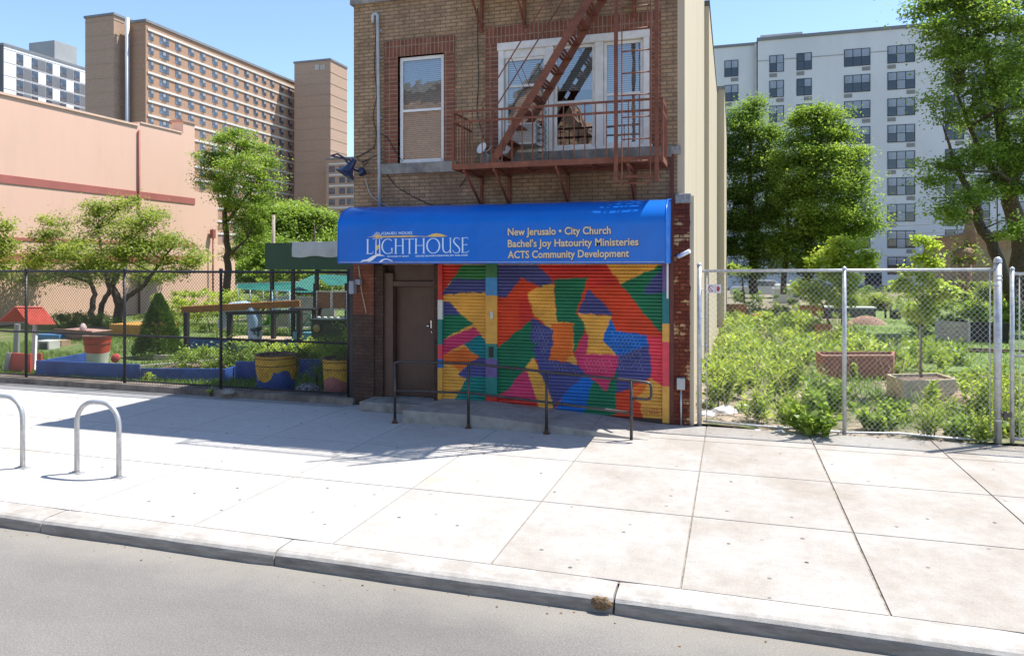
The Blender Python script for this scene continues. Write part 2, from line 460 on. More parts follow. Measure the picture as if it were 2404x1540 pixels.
# kerb: rounded granite-grey nose, cast in lengths
mb = MB()
ends = [-41.6 + 2.9 * k for k in range(12)] + [-6.77, -3.99, -.89, 2.05, 5.0, 8.0, 11.0, 14.0, 17.0, 20.0, 23.0]
ends = sorted(e for e in ends)
prof = [(5.606, -.2), (5.612, -.066), (5.620, -.040), (5.640, -.017), (5.672, -.003), (5.75, .002), (5.912, .003), (5.912, -.2)]
for a, b_ in zip(ends[:-1], ends[1:]):
    if b_ - a < .4: continue
    x0, x1 = a + .008, b_ - (.012 if abs(b_ + .89) < .01 else .008)
    xs = np.linspace(x0, x1, 14)
    rows = []
    for q, x in enumerate(xs):
        jit = .004 * math.sin(x * 3.1) + random.uniform(-.003, .003)
        endr = .012 if q in (0, len(xs) - 1) else 0
        rows.append([(x, y + (jit + endr if k < 5 else 0), z - (endr * .7 if 1 <= k < 7 else 0) + (random.uniform(-.002, .002) if 1 <= k <= 5 else 0)) for k, (y, z) in enumerate(prof)])
    for r0, r1 in zip(rows[:-1], rows[1:]):
        for k in range(len(prof) - 1):
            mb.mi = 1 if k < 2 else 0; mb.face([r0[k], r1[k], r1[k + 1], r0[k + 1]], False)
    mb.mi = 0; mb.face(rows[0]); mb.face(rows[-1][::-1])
structure('kerb', mb, [mat('kerb_concrete', (.42, .395, .36), .12, 9, .85, .5, 110, stain=(.33, .30, .265), stain_pos=(.45, .62), stain_scale=3), mat('dark_kerb_face', (.26, .24, .215), .25, 9, .8, .5, 110, stain=(.15, .138, .125), stain_pos=(.5, .65), stain_scale=2.5, stretch=(.4, 1, 2))], fix=True)  # second material: front face darker and more mottled than the top
# chipped joint full of grit
mb = MB(); mb.lathe([(.0, .02), (.03, .017), (.055, .010), (.075, -.004), (.08, -.02)], (-.985, 5.606, -.062), 16, Matrix.Rotation(R(90), 4, 'X') @ Matrix.Scale(.62, 4, (0, 1, 0)), wob=.15)
mb.v = [(x + random.uniform(-.012, .012), y + random.uniform(-.006, .004), z + random.uniform(-.01, .01)) for x, y, z in mb.v]; mb.sm = [False] * len(mb.sm)
structure('kerb_grit', mb, mat('grit', (.2, .13, .07), .5, 60, .95, .9, 90))

def road_material():
    m, nt, b = _new('asphalt'); v = _coord(nt)
    n = _noise(nt, v, 75, 4, .85); r = _ramp(nt, [(.130, .120, .110), (.186, .174, .161), (.258, .242, .226)], [.34, .5, .68]); nt.links.new(n.outputs[0], r.inputs[0])
    n2 = _noise(nt, v, .55, 7, .6, (.5, 1.2, 1)); r2 = _ramp(nt, [(.84,) * 3, (1.12,) * 3], [.35, .65]); nt.links.new(n2.outputs[0], r2.inputs[0])
    c = _mix(nt, 1.0, r.outputs[0], r2.outputs[0], 'MULTIPLY')
    # pale grit washed along the gutter
    sp = nt.nodes.new('ShaderNodeSeparateXYZ'); nt.links.new(v, sp.inputs[0])
    n4 = _noise(nt, v, 2.5, 6, .6); ma = nt.nodes.new('ShaderNodeMath'); ma.operation = 'MULTIPLY_ADD'; ma.inputs[1].default_value = .7; nt.links.new(n4.outputs[0], ma.inputs[0]); nt.links.new(sp.outputs[1], ma.inputs[2])
    mr = nt.nodes.new('ShaderNodeMapRange'); mr.inputs[1].default_value = 5.35; mr.inputs[2].default_value = 5.85; mr.inputs[4].default_value = .3; nt.links.new(ma.outputs[0], mr.inputs[0])
    c = _mix(nt, mr.outputs[0], c, (.36, .33, .27))
    nt.links.new(c, b.inputs['Base Color']); b.inputs['Roughness'].default_value = .9; b.inputs['Specular IOR Level'].default_value = .2
    bp = nt.nodes.new('ShaderNodeBump'); bp.inputs['Strength'].default_value = .7; bp.inputs['Distance'].default_value = .006
    nt.links.new(n.outputs[0], bp.inputs['Height']); nt.links.new(bp.outputs[0], b.inputs['Normal'])
    return m
mb = MB(); mb.face([(-90, -4.8, -.135), (90, -4.8, -.135), (90, 5.7, -.135), (-90, 5.7, -.135)])
structure('road', mb, road_material(), fix=False)
mb = MB(); mb.face([(-90, -10, -.02), (90, -10, -.02), (90, -4.8, -.02), (-90, -4.8, -.02)]); mb.face([(-90, -4.8, -.2), (90, -4.8, -.2), (90, -4.8, -.02), (-90, -4.8, -.02)])
structure('far_pavement', mb, mat('far_paving', (.5, .48, .45), .12, 3, .85), fix=False)
mb = MB(); mb.face([(-1500, -1500, -.22), (1500, -1500, -.22), (1500, 1500, -.22), (-1500, 1500, -.22)])
structure('ground', mb, mat('far_ground', (.16, .15, .12), .3, .05, .95), fix=False)

def patch(name, x0, x1, y0, y1, nx, ny, hfun, m):
    mb = MB()
    gx = np.linspace(x0, x1, nx); gy = np.linspace(y0, y1, ny)
    for x in gx:
        for y in gy: mb.v.append((x, y, hfun(x, y)))
    for i in range(nx - 1):
        for j in range(ny - 1):
            a = i * ny + j
            mb.f.append((a, a + ny, a + ny + 1, a + 1)); mb.m.append(0); mb.sm.append(True)
    return structure(name, mb, m, fix=False)
def hlot(x, y): return -.01 + .03 * math.sin(x * 1.3 + y * .7) + .02 * math.sin(x * 3.1 - y * 1.9)
def hgar(x, y): return -.01 + .02 * math.sin(x * .9 + y * 1.1) + .015 * math.sin(x * 2.7 - y * 2.2)
LOTM = mat('lot_soil', (.13, .095, .065), .45, 6, .95, .9, 30, c2=(.3, .235, .18), stain=(.09, .12, .035), stain_pos=(.45, .6), stain_scale=.9)
GARM = mat('garden_ground', (.06, .11, .025), .4, 8, .95, .9, 30, c2=(.12, .17, .04), stain=(.33, .25, .17), stain_pos=(.53, .64), stain_scale=.55)
patch('garden_ground', -70, -6.6, 12.2, 75, 120, 120, hgar, GARM)
patch('lot_ground', -.9, 60, 12.0, 84, 120, 140, hlot, LOTM)

# ================================================================== BRICK CHURCH BUILDING
BX0, BX1, BH, FY = -6.78, -.86, 10.0, 12.0
TAN = brick('tan_brick', (.46, .305, .175), (.36, .228, .128), (.20, .15, .105), stain=(.12, .08, .055), stain_scale=1.1, stain_pos=(.44, .70), ms=.010)
REDB = brick('red_surround_brick', (.25, .095, .058), (.19, .072, .045), (.30, .21, .15), w=.28, h=.0745, ms=.009, offset=0)
SOLDIER = brick('soldier_brick', (.25, .095, .058), (.19, .072, .045), (.30, .21, .15), remap=('Z', 'X', 'Y'), w=.30, h=.0745, ms=.009, offset=0)
PIERRED = brick('red_painted_brick', (.26, .085, .045), (.19, .06, .035), (.12, .06, .04), stain=(.06, .03, .02), stain_pos=(.55, .75))
PIERWORN = brick('worn_red_painted_brick', (.20, .05, .025), (.14, .03, .018), (.08, .025, .015), wear=(.55, .34, .16), wear_pos=(.54, .60), wear_scale=2.6)
PIERDARK = brick('dark_painted_brick', (.105, .063, .047), (.085, .05, .038), (.06, .04, .03), stain=(.05, .032, .025))
MOTTLED = brick('mottled_dark_brick', (.095, .052, .038), (.075, .042, .03), (.06, .04, .03), wear=(.25, .2, .15), wear_pos=(.62, .68), wear_scale=14)
STUCCO = mat('cream_stucco', (.53, .45, .325), .05, 1.2, .85, .25, 40, stain=(.42, .35, .24), stain_pos=(.5, .8), stain_scale=.6, stretch=(3, 3, .35))
bld = thing('brick_building', 'narrow three storey tan brick building with blue awning and painted roller shutters', 'building', (-3.8, 12, 0))
# openings (x0,x1,z0,z1)
W1 = (-5.87, -4.96, 4.46, 6.41); W3 = (-3.93, -1.31, 4.55, 6.48)
SH = (-5.06, -.98, .0, 3.0); DR = (-6.34, -5.12, .0, 3.0)
def wall_front(mb, x0, x1, z0, z1, y, holes, depth=.14):
    xs = sorted({x0, x1, *[h[0] for h in holes], *[h[1] for h in holes]}); zs = sorted({z0, z1, *[h[2] for h in holes], *[h[3] for h in holes]})
    inh = lambda x, z: any(h[0] < x < h[1] and h[2] < z < h[3] for h in holes)
    for a, b in zip(xs[:-1], xs[1:]):
        for c, d in zip(zs[:-1], zs[1:]):
            if not inh((a + b) / 2, (c + d) / 2): mb.face([(a, y, c), (b, y, c), (b, y, d), (a, y, d)])
    for h in holes:
        a, b, c, d = h
        mb.face([(a, y, c), (a, y + depth, c), (a, y + depth, d), (a, y, d)]); mb.face([(b, y, c), (b, y, d), (b, y + depth, d), (b, y + depth, c)])
        mb.face([(a, y, d), (a, y + depth, d), (b, y + depth, d), (b, y, d)]); mb.face([(a, y, c), (b, y, c), (b, y + depth, c), (a, y + depth, c)])
mb = MB()
wall_front(mb, BX0, BX1, 2.6, BH, FY, [W1, W3, (-6.0, -4.9, 8.0, 9.6), (-4.0, -1.3, 8.0, 9.6)])
part('wall', mb, TAN, bld, fix=False)
mb = MB()                                        # left flank, back and roof slab
mb.face([(BX0, FY, 2.6), (BX0, FY, BH), (BX0, 20.5, BH), (BX0, 20.5, 0), (BX0, FY, 0)])
mb.face([(BX0, 20.5, 0), (BX0, 20.5, BH), (BX1, 20.5, BH), (BX1, 20.5, 0)])
part('wall', mb, brick('flank_brick', (.2, .1, .06), (.15, .07, .045), (.2, .16, .12), remap=('Y', 'Z', 'X')), bld, fix=False)
mb = MB(); mb.face([(BX0, FY, BH - .3), (BX1, FY, BH - .3), (BX1, 20.5, BH - .3), (BX0, 20.5, BH - .3)])
part('roof', mb, mat('roof_felt', (.12, .12, .12), .2, 3, .9), bld, fix=False)
mb = MB(); mb.box(BX0 - .05, BX1 + .02, FY - .07, FY + .1, 7.44, 7.64); mb.box(BX0 - .06, BX1 + .04, FY - .12, FY + .15, 9.9, 10.06)
part('stone_ledge', mb, STONE, bld, bevel=.01)
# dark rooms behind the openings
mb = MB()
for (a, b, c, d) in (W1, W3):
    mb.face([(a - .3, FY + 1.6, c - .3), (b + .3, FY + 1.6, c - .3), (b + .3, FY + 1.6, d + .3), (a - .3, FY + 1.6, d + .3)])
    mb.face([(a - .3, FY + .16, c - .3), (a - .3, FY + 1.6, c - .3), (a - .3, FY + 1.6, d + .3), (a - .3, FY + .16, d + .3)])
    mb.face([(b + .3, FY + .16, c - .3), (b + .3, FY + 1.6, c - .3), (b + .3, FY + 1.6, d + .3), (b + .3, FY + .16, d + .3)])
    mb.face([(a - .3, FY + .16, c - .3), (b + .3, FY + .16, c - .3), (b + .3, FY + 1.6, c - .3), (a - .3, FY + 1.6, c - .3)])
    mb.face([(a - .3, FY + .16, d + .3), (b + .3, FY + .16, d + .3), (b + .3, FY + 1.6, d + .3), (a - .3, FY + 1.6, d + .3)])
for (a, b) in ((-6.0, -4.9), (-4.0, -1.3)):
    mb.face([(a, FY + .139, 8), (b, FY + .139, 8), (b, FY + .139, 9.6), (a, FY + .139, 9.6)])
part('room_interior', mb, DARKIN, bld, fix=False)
# red brick surrounds, 15 mm proud
def surround(x0, x1, zt, w, zb):
    p = FY - .015
    for a, b in ((x0, w[0]), (w[1], x1)): mb = MB(); mb.box(a, b, p, FY + .08, zb, w[3]); part('window_surround', mb, REDB, bld)
    mb = MB(); mb.box(x0, x1, p - .002, FY + .08, w[3], zt)
    part('lintel', mb, SOLDIER, bld)
surround(-6.14, -4.75, 6.71, W1, 4.44); surround(-4.17, -1.13, 6.77, W3, 4.56)
for (a, b, z) in ((-6.2, -4.70, 4.45), (-4.25, -.95, 4.545)):
    mb = MB(); mb.box(a, b, FY - .07, FY + .12, z - .19, z)
    part('sill', mb, STONE, bld, bevel=.012)
# windows
GLASS = glass('window_glass', base=.22)
BLIND = None
def blind_material():
    m, nt, b = _new('venetian_blind'); v = _coord(nt)
    w = nt.nodes.new('ShaderNodeTexWave'); w.wave_type = 'BANDS'; w.bands_direction = 'Z'; w.inputs['Scale'].default_value = 8.6; w.inputs['Distortion'].default_value = .15
    nt.links.new(v, w.inputs['Vector'])
    r = _ramp(nt, [(.28, .28, .28), (.74, .73, .71)], [.1, .55]); nt.links.new(w.outputs['Fac'], r.inputs[0]); nt.links.new(r.outputs[0], b.inputs['Base Color'])
    b.inputs['Roughness'].default_value = .6
    bp = nt.nodes.new('ShaderNodeBump'); bp.inputs['Strength'].default_value = .5; bp.inputs['Distance'].default_value = .01
    nt.links.new(w.outputs['Fac'], bp.inputs['Height']); nt.links.new(bp.outputs[0], b.inputs['Normal'])
    return m
BLIND = blind_material()
def sash_window(name, x0, x1, z0, z1, zm, fw, blind_to, m, y=FY + .06):
    """one double-hung sash: frame, meeting rail, two panes, a blind behind"""
    fr = MB(); y1 = y + .05
    fr.box(x0, x0 + fw, y, y1, z0, z1); fr.box(x1 - fw, x1, y, y1, z0, z1)
    fr.box(x0 + fw, x1 - fw, y, y1, z1 - fw, z1); fr.box(x0 + fw, x1 - fw, y - .012, y1, z0, z0 + fw * 1.15)
    fr.box(x0 + fw, x1 - fw, y - .014, y1 - .004, zm - .022, zm + .022)
    f = part(name, fr, m, bld, bevel=.004)
    for (a, b, dy) in ((z0 + fw, zm - .02, .012), (zm + .02, z1 - fw, .024)):
        p = MB(); p.face([(x0 + fw - .003, y + dy, a), (x1 - fw + .003, y + dy, a), (x1 - fw + .003, y + dy, b), (x0 + fw - .003, y + dy, b)])
        part('pane', p, GLASS, f, fix=False)
    if blind_to is not None:
        p = MB(); p.face([(x0 + .02, y + .10, blind_to), (x1 - .02, y + .10, blind_to), (x1 - .02, y + .10, z1 - .02), (x0 + .02, y + .10, z1 - .02)])
        part('blind', p, BLIND, f, fix=False)
    return f
sash_window('window', W1[0] + .015, W1[1] - .015, W1[2], W1[3] - .01, 5.42, .06, 4.53, WHITE, FY + .05)
mb = MB()                                        # timber frame of the triple window
xa, xb, za, zb = W3
mb.box(xa, xa + .1, FY - .02, FY + .12, za, zb - .13); mb.box(xb - .1, xb, FY - .02, FY + .12, za, zb - .13)
mb.box(xa - .02, xb + .02, FY - .03, FY + .12, zb - .13, zb); mb.box(xa - .05, xb + .05, FY - .06, FY + .1, za - .03, za + .035)
mb.box(-3.07, -2.94, FY - .012, FY + .12, za + .035, zb - .13); mb.box(-2.22, -2.08, FY - .012, FY + .12, za + .035, zb - .13)
part('window_frame', mb, CREAMW, bld, bevel=.008)
for (a, b, zm, bl, dz) in ((-3.82, -3.075, 5.72, 5.05, -.13), (-2.935, -2.225, 5.38, 5.6, 0), (-2.075, -1.415, 5.46, 4.62, 0)):
    sash_window('window', a, b, za + .04, zb - .135 + dz, zm, .05, bl, CREAMW, FY + .045)
mb = MB(); mb.box(-3.83, -3.07, FY + .02, FY + .1, zb - .265, zb - .131)
part('window_head_board', mb, CREAMW, bld)
# flat stucco on the sunny side, 0.11 m thick, peeling lower edge over brick pier
mb = MB()
mb.box(BX1, -.745, FY - .0, 20.5, 3.72, BH)
mb.face([(-.745, 12.0, 3.72), (-.745, 12.0, 0), (-.745, 20.5, 0), (-.745, 20.5, 3.72)])
part('stucco_wall', mb, STUCCO, bld)
# worn edge of the stucco beside the pier
mb = MB(); pts = []
for k in range(26):
    z = 3.72 - k * 3.72 / 25
    pts.append((-.665 - .02 * math.sin(k * 1.7) - random.uniform(0, .03), 11.997, z))
mb.face(pts + [(-.60, 11.997, 0), (-.60, 11.997, 3.72)])
mb.face([(-.60, 11.997, 0), (-.60, 11.997, 3.72), (-.60, 12.6, 3.72), (-.60, 12.6, 0)])
mb.face([(-.60, 12.6, 0), (-.60, 12.6, 3.72), (-.746, 12.9, 3.72), (-.746, 12.9, 0)])
part('stucco_wall', mb, STUCCO, bld, fix=False)
# piers of the shopfront
mb = MB(); mb.box(BX0, -6.35, FY - .03, FY + .5, 1.68, 2.62)
part('brick_pier', mb, PIERRED, bld)
mb = MB(); mb.box(BX0, -6.35, FY - .032, FY + .5, 0, 1.68)
part('brick_pier', mb, PIERDARK, bld)
mb = MB(); mb.face([(-6.349, FY - .03, 0), (-6.349, FY + .28, 0), (-6.349, FY + .28, 2.62), (-6.349, FY - .03, 2.62)]); 
mb.box(-6.348, -6.18, FY + .0, FY + .3, 0, 2.62); mb.box(-5.16, -5.075, FY - .0, FY + .3, 0, 2.62)
part('door_jamb', mb, MOTTLED, bld)
mb = MB(); mb.box(-.98, -.665, FY - .03, FY + .3, 0, 3.6)
part('brick_pier', mb, PIERWORN, bld)
for q in ((-.90, -.64, FY - .07, FY + .2, 3.6, 3.76), (-1.06, -.80, FY - .05, FY + .1, 4.40, 4.54)): mb = MB(); mb.box(*q); part('pier_capstone', mb, mat('rough_stone', (.3, .29, .27), .3, 25, .95, 1, 30), bld, bevel=.02)
mb = MB(); mb.box(-.975, -.915, FY - .05, FY - .03, 0.03, 4.4)
part('corner_strip', mb, mat('dark_red_strip', (.11, .028, .022), .2, 6, .6), bld)
# shop interior backing & lintel
mb = MB(); mb.box(-6.34, -.98, FY + .2, FY + .4, 2.45, 3.1)
part('shop_lintel', mb, mat('brown_board', (.075, .04, .026), .2, 5, .6), bld)
# door
DOORM = mat('brown_door_paint', (.078, .042, .029), .16, 3, .38, .12, 30, stain=(.055, .03, .022), stain_pos=(.5, .8))
FRM = mat('brown_frame_paint', (.092, .048, .033), .15, 4, .5)
d = MB(); d.box(-5.99, -5.20, FY + .19, FY + .235, .17, 2.20)
door = part('door', d, DOORM, bld, bevel=.005)
f = MB(); f.box(-6.178, -6.0, FY + .05, FY + .30, .17, 2.45); f.box(-5.195, -5.161, FY + .05, FY + .30, .17, 2.45); f.box(-6.0, -5.195, FY + .06, FY + .30, 2.205, 2.30); f.box(-6.0, -5.195, FY + .12, FY + .30, 2.30, 2.62)
part('door_frame', f, FRM, bld, bevel=.006)
k = MB(); k.lathe([(0, .05), (.028, .045), (.032, .03), (.02, .012), (.04, .004), (.04, 0)], (-5.345, FY + .19, 1.48), 14, Matrix.Rotation(R(90), 4, 'X'))
part('handle', k, mat('chrome', (.75, .75, .74), .05, 9, .2, metal=1), door)
k = MB(); k.box(-5.30, -5.28, FY + .175, FY + .19, 1.44, 1.58); k.tube([(-5.29, FY + .18, 1.40), (-5.27, FY + .175, 1.36), (-5.255, FY + .18, 1.335)], .012, 6)
part('lock', k, mat('chrome', (.75, .75, .74)), door)
# concrete doorstep
mb = MB(); mb.box(-6.36, -5.12, FY - .55, FY + .3, 0, .165)
part('doorstep', mb, mat('step_concrete', (.3, .28, .25), .2, 6, .9, .5, 60, stain=(.16, .14, .12)), bld, bevel=.012)

# ---- roller shutters with the painted mural
def c5(x, y): return ((850 + x / 2.671) * .9311, (640 + y / 2.671) * .9311)      # shutter survey sheet
SHY = FY + .02
PAL = dict(red=(190, 52, 42), ored=(196, 66, 34), orange=(206, 106, 40), yellow=(212, 158, 68), green=(30, 108, 74), dgreen=(52, 112, 62), indigo=(72, 74, 124),
           blue=(28, 98, 172), sky=(60, 136, 190), teal=(22, 112, 118), magenta=(188, 58, 98), pink=(212, 62, 78), white=(205, 205, 196), violet=(104, 84, 140), tealg=(26, 122, 112))
MUR = [
 ('ored', [(1070, 40), (2260, 40), (2260, 1200), (1070, 1200)]),
 ('indigo', [(1070, 50), (1330, 60), (1440, 165), (1452, 200), (1365, 225), (1240, 160), (1140, 292), (1070, 292)]),
 ('red', [(1225, 300), (1300, 262), (1315, 425), (1230, 510)]),
 ('red', [(1330, 50), (1800, 50), (1910, 205), (2090, 432), (2210, 550), (2210, 905), (2105, 835), (2110, 760), (2085, 545), (1880, 522), (1850, 410), (1770, 310), (1690, 235), (1685, 158), (1455, 195), (1440, 165)]),
 ('ored', [(1690, 235), (1905, 205), (2090, 432), (2210, 550), (2085, 545), (1880, 522), (1850, 410), (1770, 310)]),
 ('pink', [(2085, 560), (2210, 560), (2210, 905), (2105, 835), (2110, 760)]),
 ('yellow', [(1797, 50), (2200, 50), (2200, 72), (1908, 203)]),
 ('green', [(1908, 203), (2200, 68), (2210, 560), (2090, 432)]),
 ('indigo', [(2110, 180), (2205, 88), (2205, 270), (2065, 270)]),
 ('green', [(1460, 175), (1688, 156), (1610, 400), (1680, 490), (1580, 700), (1590, 465), (1478, 455)]),
 ('green', [(1070, 645), (1312, 438), (1305, 590), (1368, 602), (1350, 690), (1180, 880), (1150, 922), (1070, 950)]),
 ('indigo', [(1308, 425), (1452, 510), (1456, 600), (1425, 712), (1620, 745), (1690, 805), (1600, 872), (1540, 930), (1462, 1045), (1430, 960), (1380, 850), (1322, 640), (1345, 600), (1304, 590)]),
 ('yellow', [(1278, 262), (1400, 208), (1460, 203), (1465, 300), (1480, 458), (1592, 465), (1590, 690), (1580, 720), (1425, 710), (1456, 600), (1450, 510), (1330, 422)]),
 ('orange', [(1442, 470), (1592, 465), (1582, 690), (1620, 745), (1425, 711), (1456, 600), (1450, 512)]),
 ('yellow', [(1560, 690), (1600, 682), (1620, 748), (1545, 730)]),
 ('indigo', [(1690, 238), (1770, 310), (1852, 396), (1842, 415), (1618, 400)]),
 ('blue', [(1845, 430), (1880, 522), (2087, 545), (2092, 640), (2113, 760), (2112, 832), (1880, 852), (1890, 700), (1785, 580)]),
 ('indigo', [(1893, 690), (2100, 610), (2115, 760), (2112, 832), (1880, 852), (1890, 720)]),
 ('magenta', [(1600, 690), (1672, 525), (1692, 570), (1680, 670), (1895, 680), (1892, 755), (1805, 925), (1665, 800), (1618, 745)]),
 ('yellow', [(1618, 400), (1852, 420), (1785, 580), (1882, 680), (1680, 672), (1692, 570), (1660, 460)]),
 ('magenta', [(1248, 790), (1285, 800), (1372, 1040), (1070, 1040), (1070, 960), (1150, 922), (1190, 860)]),
 ('red', [(1070, 960), (1360, 985), (1372, 1050), (1070, 1040)]),
 ('yellow', [(1325, 693), (1382, 840), (1442, 960), (1462, 1060), (1368, 1050), (1282, 800), (1268, 760)]),
 ('blue', [(1600, 872), (1690, 805), (1722, 850), (1668, 1080), (1460, 1070), (1530, 940)]),
 ('green', [(1720, 845), (1808, 928), (1885, 770), (1880, 1090), (1662, 1090)]),
 ('indigo', [(1882, 850), (2108, 830), (2040, 897), (1960, 922), (1878, 940)]),
 ('ored', [(1878, 938), (1992, 905), (1992, 870), (2108, 838), (2210, 892), (2210, 1130), (1875, 1100)]),
 ('orange', [(1985, 905), (2108, 838), (2120, 860), (2060, 940), (1995, 985)]),
 ('yellow', [(2060, 935), (2110, 842), (2210, 895), (2210, 1130), (2060, 1110), (2040, 1010), (2000, 978)]),
]
MURL = [
 ('yellow', [(680, 50), (1030, 50), (1030, 1100), (680, 1100)]),
 ('red', [(680, 50), (865, 50), (692, 285), (680, 285)]), ('dgreen', [(862, 50), (1030, 50), (1030, 178), (760, 190)]),
 ('indigo', [(785, 168), (1030, 175), (1030, 265), (698, 276)]), ('yellow', [(692, 285), (840, 262), (1030, 262), (1030, 610), (960, 520), (800, 360)]),
 ('indigo', [(680, 296), (770, 335), (835, 412), (680, 415)]), ('green', [(680, 413), (832, 410), (918, 470), (680, 592)]),
 ('magenta', [(680, 592), (925, 490), (972, 547), (690, 692), (680, 692)]), ('teal', [(848, 610), (962, 545), (1030, 600), (1030, 702), (960, 702)]),
 ('orange', [(690, 690), (860, 628), (960, 700), (880, 742), (830, 787), (700, 714)]), ('indigo', [(812, 808), (900, 728), (960, 700), (1030, 700), (1030, 835), (860, 842)]),
 ('tealg', [(865, 850), (880, 828), (1030, 828), (1030, 1030), (760, 1030), (815, 940)]),
]
DOTS = [('white', [(1845, 520), (2040, 545), (2060, 780), (1900, 790), (1830, 600)]), ('white', [(1310, 450), (1440, 520), (1400, 700), (1560, 760), (1660, 820), (1500, 790), (1390, 720), (1320, 580)]),
        ('white', [(1640, 700), (1880, 700), (1820, 810), (1680, 790)]), ('brown', [(1830, 60), (2150, 60), (1930, 170)]), ('brown', [(1310, 280), (1460, 225), (1475, 430), (1340, 420)]), ('brown', [(1640, 560), (1800, 560), (1860, 670), (1690, 665)])]
PAL['brown'] = (110, 70, 40)
def _world_poly(poly): return np.array([[at(*c5(x, y), SHY).x, at(*c5(x, y), SHY).z] for x, y in poly])
def _inside(poly, X, Z):
    ins = np.zeros(X.shape, bool); j = len(poly) - 1
    for i in range(len(poly)):
        xi, zi = poly[i]; xj, zj = poly[j]
        c = ((zi > Z) != (zj > Z)) & (X < (xj - xi) * (Z - zi) / (zj - zi + 1e-12) + xi)
        ins ^= c; j = i
    return ins
def mural_colour(X, Z, shapes, dots=True):
    c = np.tile(np.array(lin(*PAL[shapes[0][0]])), (len(X), 1))
    Xw = X + .007 * np.sin(Z * 31 + X * 3) + rng.normal(size=X.shape) * .006; Zw = Z + .007 * np.sin(X * 27 + Z * 2) + rng.normal(size=X.shape) * .006
    for nm, poly in shapes[0:]:
        c[_inside(_world_poly(poly), Xw, Zw)] = lin(*PAL[nm])
    return c
def shutter(name, x0, x1, z0, z1, shapes, parent, pitch=.0585):
    nx = int((x1 - x0) / .0125) + 1; xs = np.linspace(x0, x1, nx)
    prof = [(0, .034), (.007, .005), (.020, -.008), (.040, -.008), (.0515, .005)]
    zs = []; ys = []
    z = z1 - pitch
    lv = []
    while z > z0 - pitch:
        for (dz, dy) in prof:
            if z + dz >= z0: lv.append((z + dz, dy))
        z -= pitch
    lv.sort(); lv = [(z0, .0)] + [l for l in lv if l[0] > z0 + .002]
    Z = np.array([l[0] for l in lv]); Y = np.array([l[1] for l in lv])
    nz = len(Z)
    V = np.zeros((nz, nx, 3)); V[:, :, 0] = xs[None]; V[:, :, 1] = SHY + Y[:, None] + .004 * np.sin(xs * 2.1)[None] ; V[:, :, 2] = Z[:, None]
    me = bpy.data.meshes.new(name)
    ii = np.arange(nz * nx).reshape(nz, nx)
    F = np.stack([ii[:-1, :-1], ii[:-1, 1:], ii[1:, 1:], ii[1:, :-1]], -1).reshape(-1, 4)
    P = V.reshape(-1, 3)
    C = mural_colour(P[:, 0], P[:, 2], shapes)
    # hand-sprayed dots along the slats
    if shapes is MUR:
        col_i = np.tile(np.arange(nx), nz); row_i = np.repeat(np.arange(nz), nx)
        on = (np.abs(Y[row_i] - .005) < 1e-6) & ((col_i + (row_i // 5) * 2) % 5 == 0)
        for nm, poly in DOTS:
            w = on & _inside(_world_poly(poly), P[:, 0], P[:, 2]) & (rng.random(len(P)) < .75)
            C[w] = C[w] * .3 + np.array(lin(*PAL[nm])) * .7
    C = C * 1.22
    C *= (1 + .10 * np.sin(P[:, :1] * 5.1 + P[:, 2:] * 3.3) * np.sin(P[:, 2:] * 7.7 - P[:, :1] * 1.3)) * (1 - .06 * rng.random((len(P), 1)))
    P = P - np.array(WLOC[parent.name])
    n = len(F)
    me.vertices.add(len(P)); me.vertices.foreach_set('co', P.reshape(-1).astype(np.float32))
    me.loops.add(n * 4); me.loops.foreach_set('vertex_index', F.reshape(-1).astype(np.int32))
    me.polygons.add(n); me.polygons.foreach_set('loop_start', np.arange(0, n * 4, 4, dtype=np.int32)); me.polygons.foreach_set('loop_total', np.full(n, 4, np.int32))
    me.polygons.foreach_set('use_smooth', np.ones(n, bool))
    ca = me.color_attributes.new('paint', 'FLOAT_COLOR', 'POINT')
    ca.data.foreach_set('color', np.concatenate([np.clip(C, 0, 1), np.ones((len(C), 1))], 1).reshape(-1).astype(np.float32))
    me.update(calc_edges=True)
    return _mk(name, me, MURALM, parent)
def mural_material():
    m, nt, b = _new('mural_paint'); a = nt.nodes.new('ShaderNodeAttribute'); a.attribute_name = 'paint'
    v = _coord(nt); n = _noise(nt, v, 3, 8, .7, (1, 1, 2)); r = _ramp(nt, [(.78,) * 3, (1.12,) * 3], [.3, .65]); nt.links.new(n.outputs[0], r.inputs[0])
    n2 = _noise(nt, v, 9, 9, .8, (.25, 1, 4)); r2 = _ramp(nt, [(0, 0, 0), (.55,) * 3], [.6, .78]); nt.links.new(n2.outputs[0], r2.inputs[0])
    c = _mix(nt, 1.0, a.outputs['Color'], r.outputs[0], 'MULTIPLY')
    c = _mix(nt, r2.outputs[0], c, (.06, .05, .05))
    nt.links.new(c, b.inputs['Base Color']); b.inputs['Roughness'].default_value = .42
    return m
MURALM = mural_material()
s1 = shutter('roller_shutter', -4.99, -4.155, .17, 2.75, MURL, bld)
s2 = shutter('roller_shutter', -3.955, -1.105, .05, 2.75, MUR, bld)
s1['label'] = 'narrow painted roller shutter beside the door'; s2['label'] = 'wide painted roller shutter'
mb = MB(); mb.box(-3.94, -1.11, SHY + .02, SHY + .3, 0, .06); mb.box(-4.98, -4.16, SHY + .02, SHY + .3, 0, .18); mb.box(-1.98, -1.04, SHY - .01, SHY + .02, 0.0, .06)
part('shutter_sill', mb, mat('dark_sill', (.07, .05, .04), .3, 6, .8), bld)
def painted_post(x0, x1, segs, zs, nm='shutter_guide'):
    mb = MB(); mats = []
    for k, c in enumerate(segs):
        mb.mi = k; mb.box(x0, x1, FY - .03 - .0004 * k, FY + .1, zs[k + 1], zs[k])
        mats.append(mat('guide_' + c, lin(*PAL[c]), .12, 8, .45))
    return part(nm, mb, mats, bld)
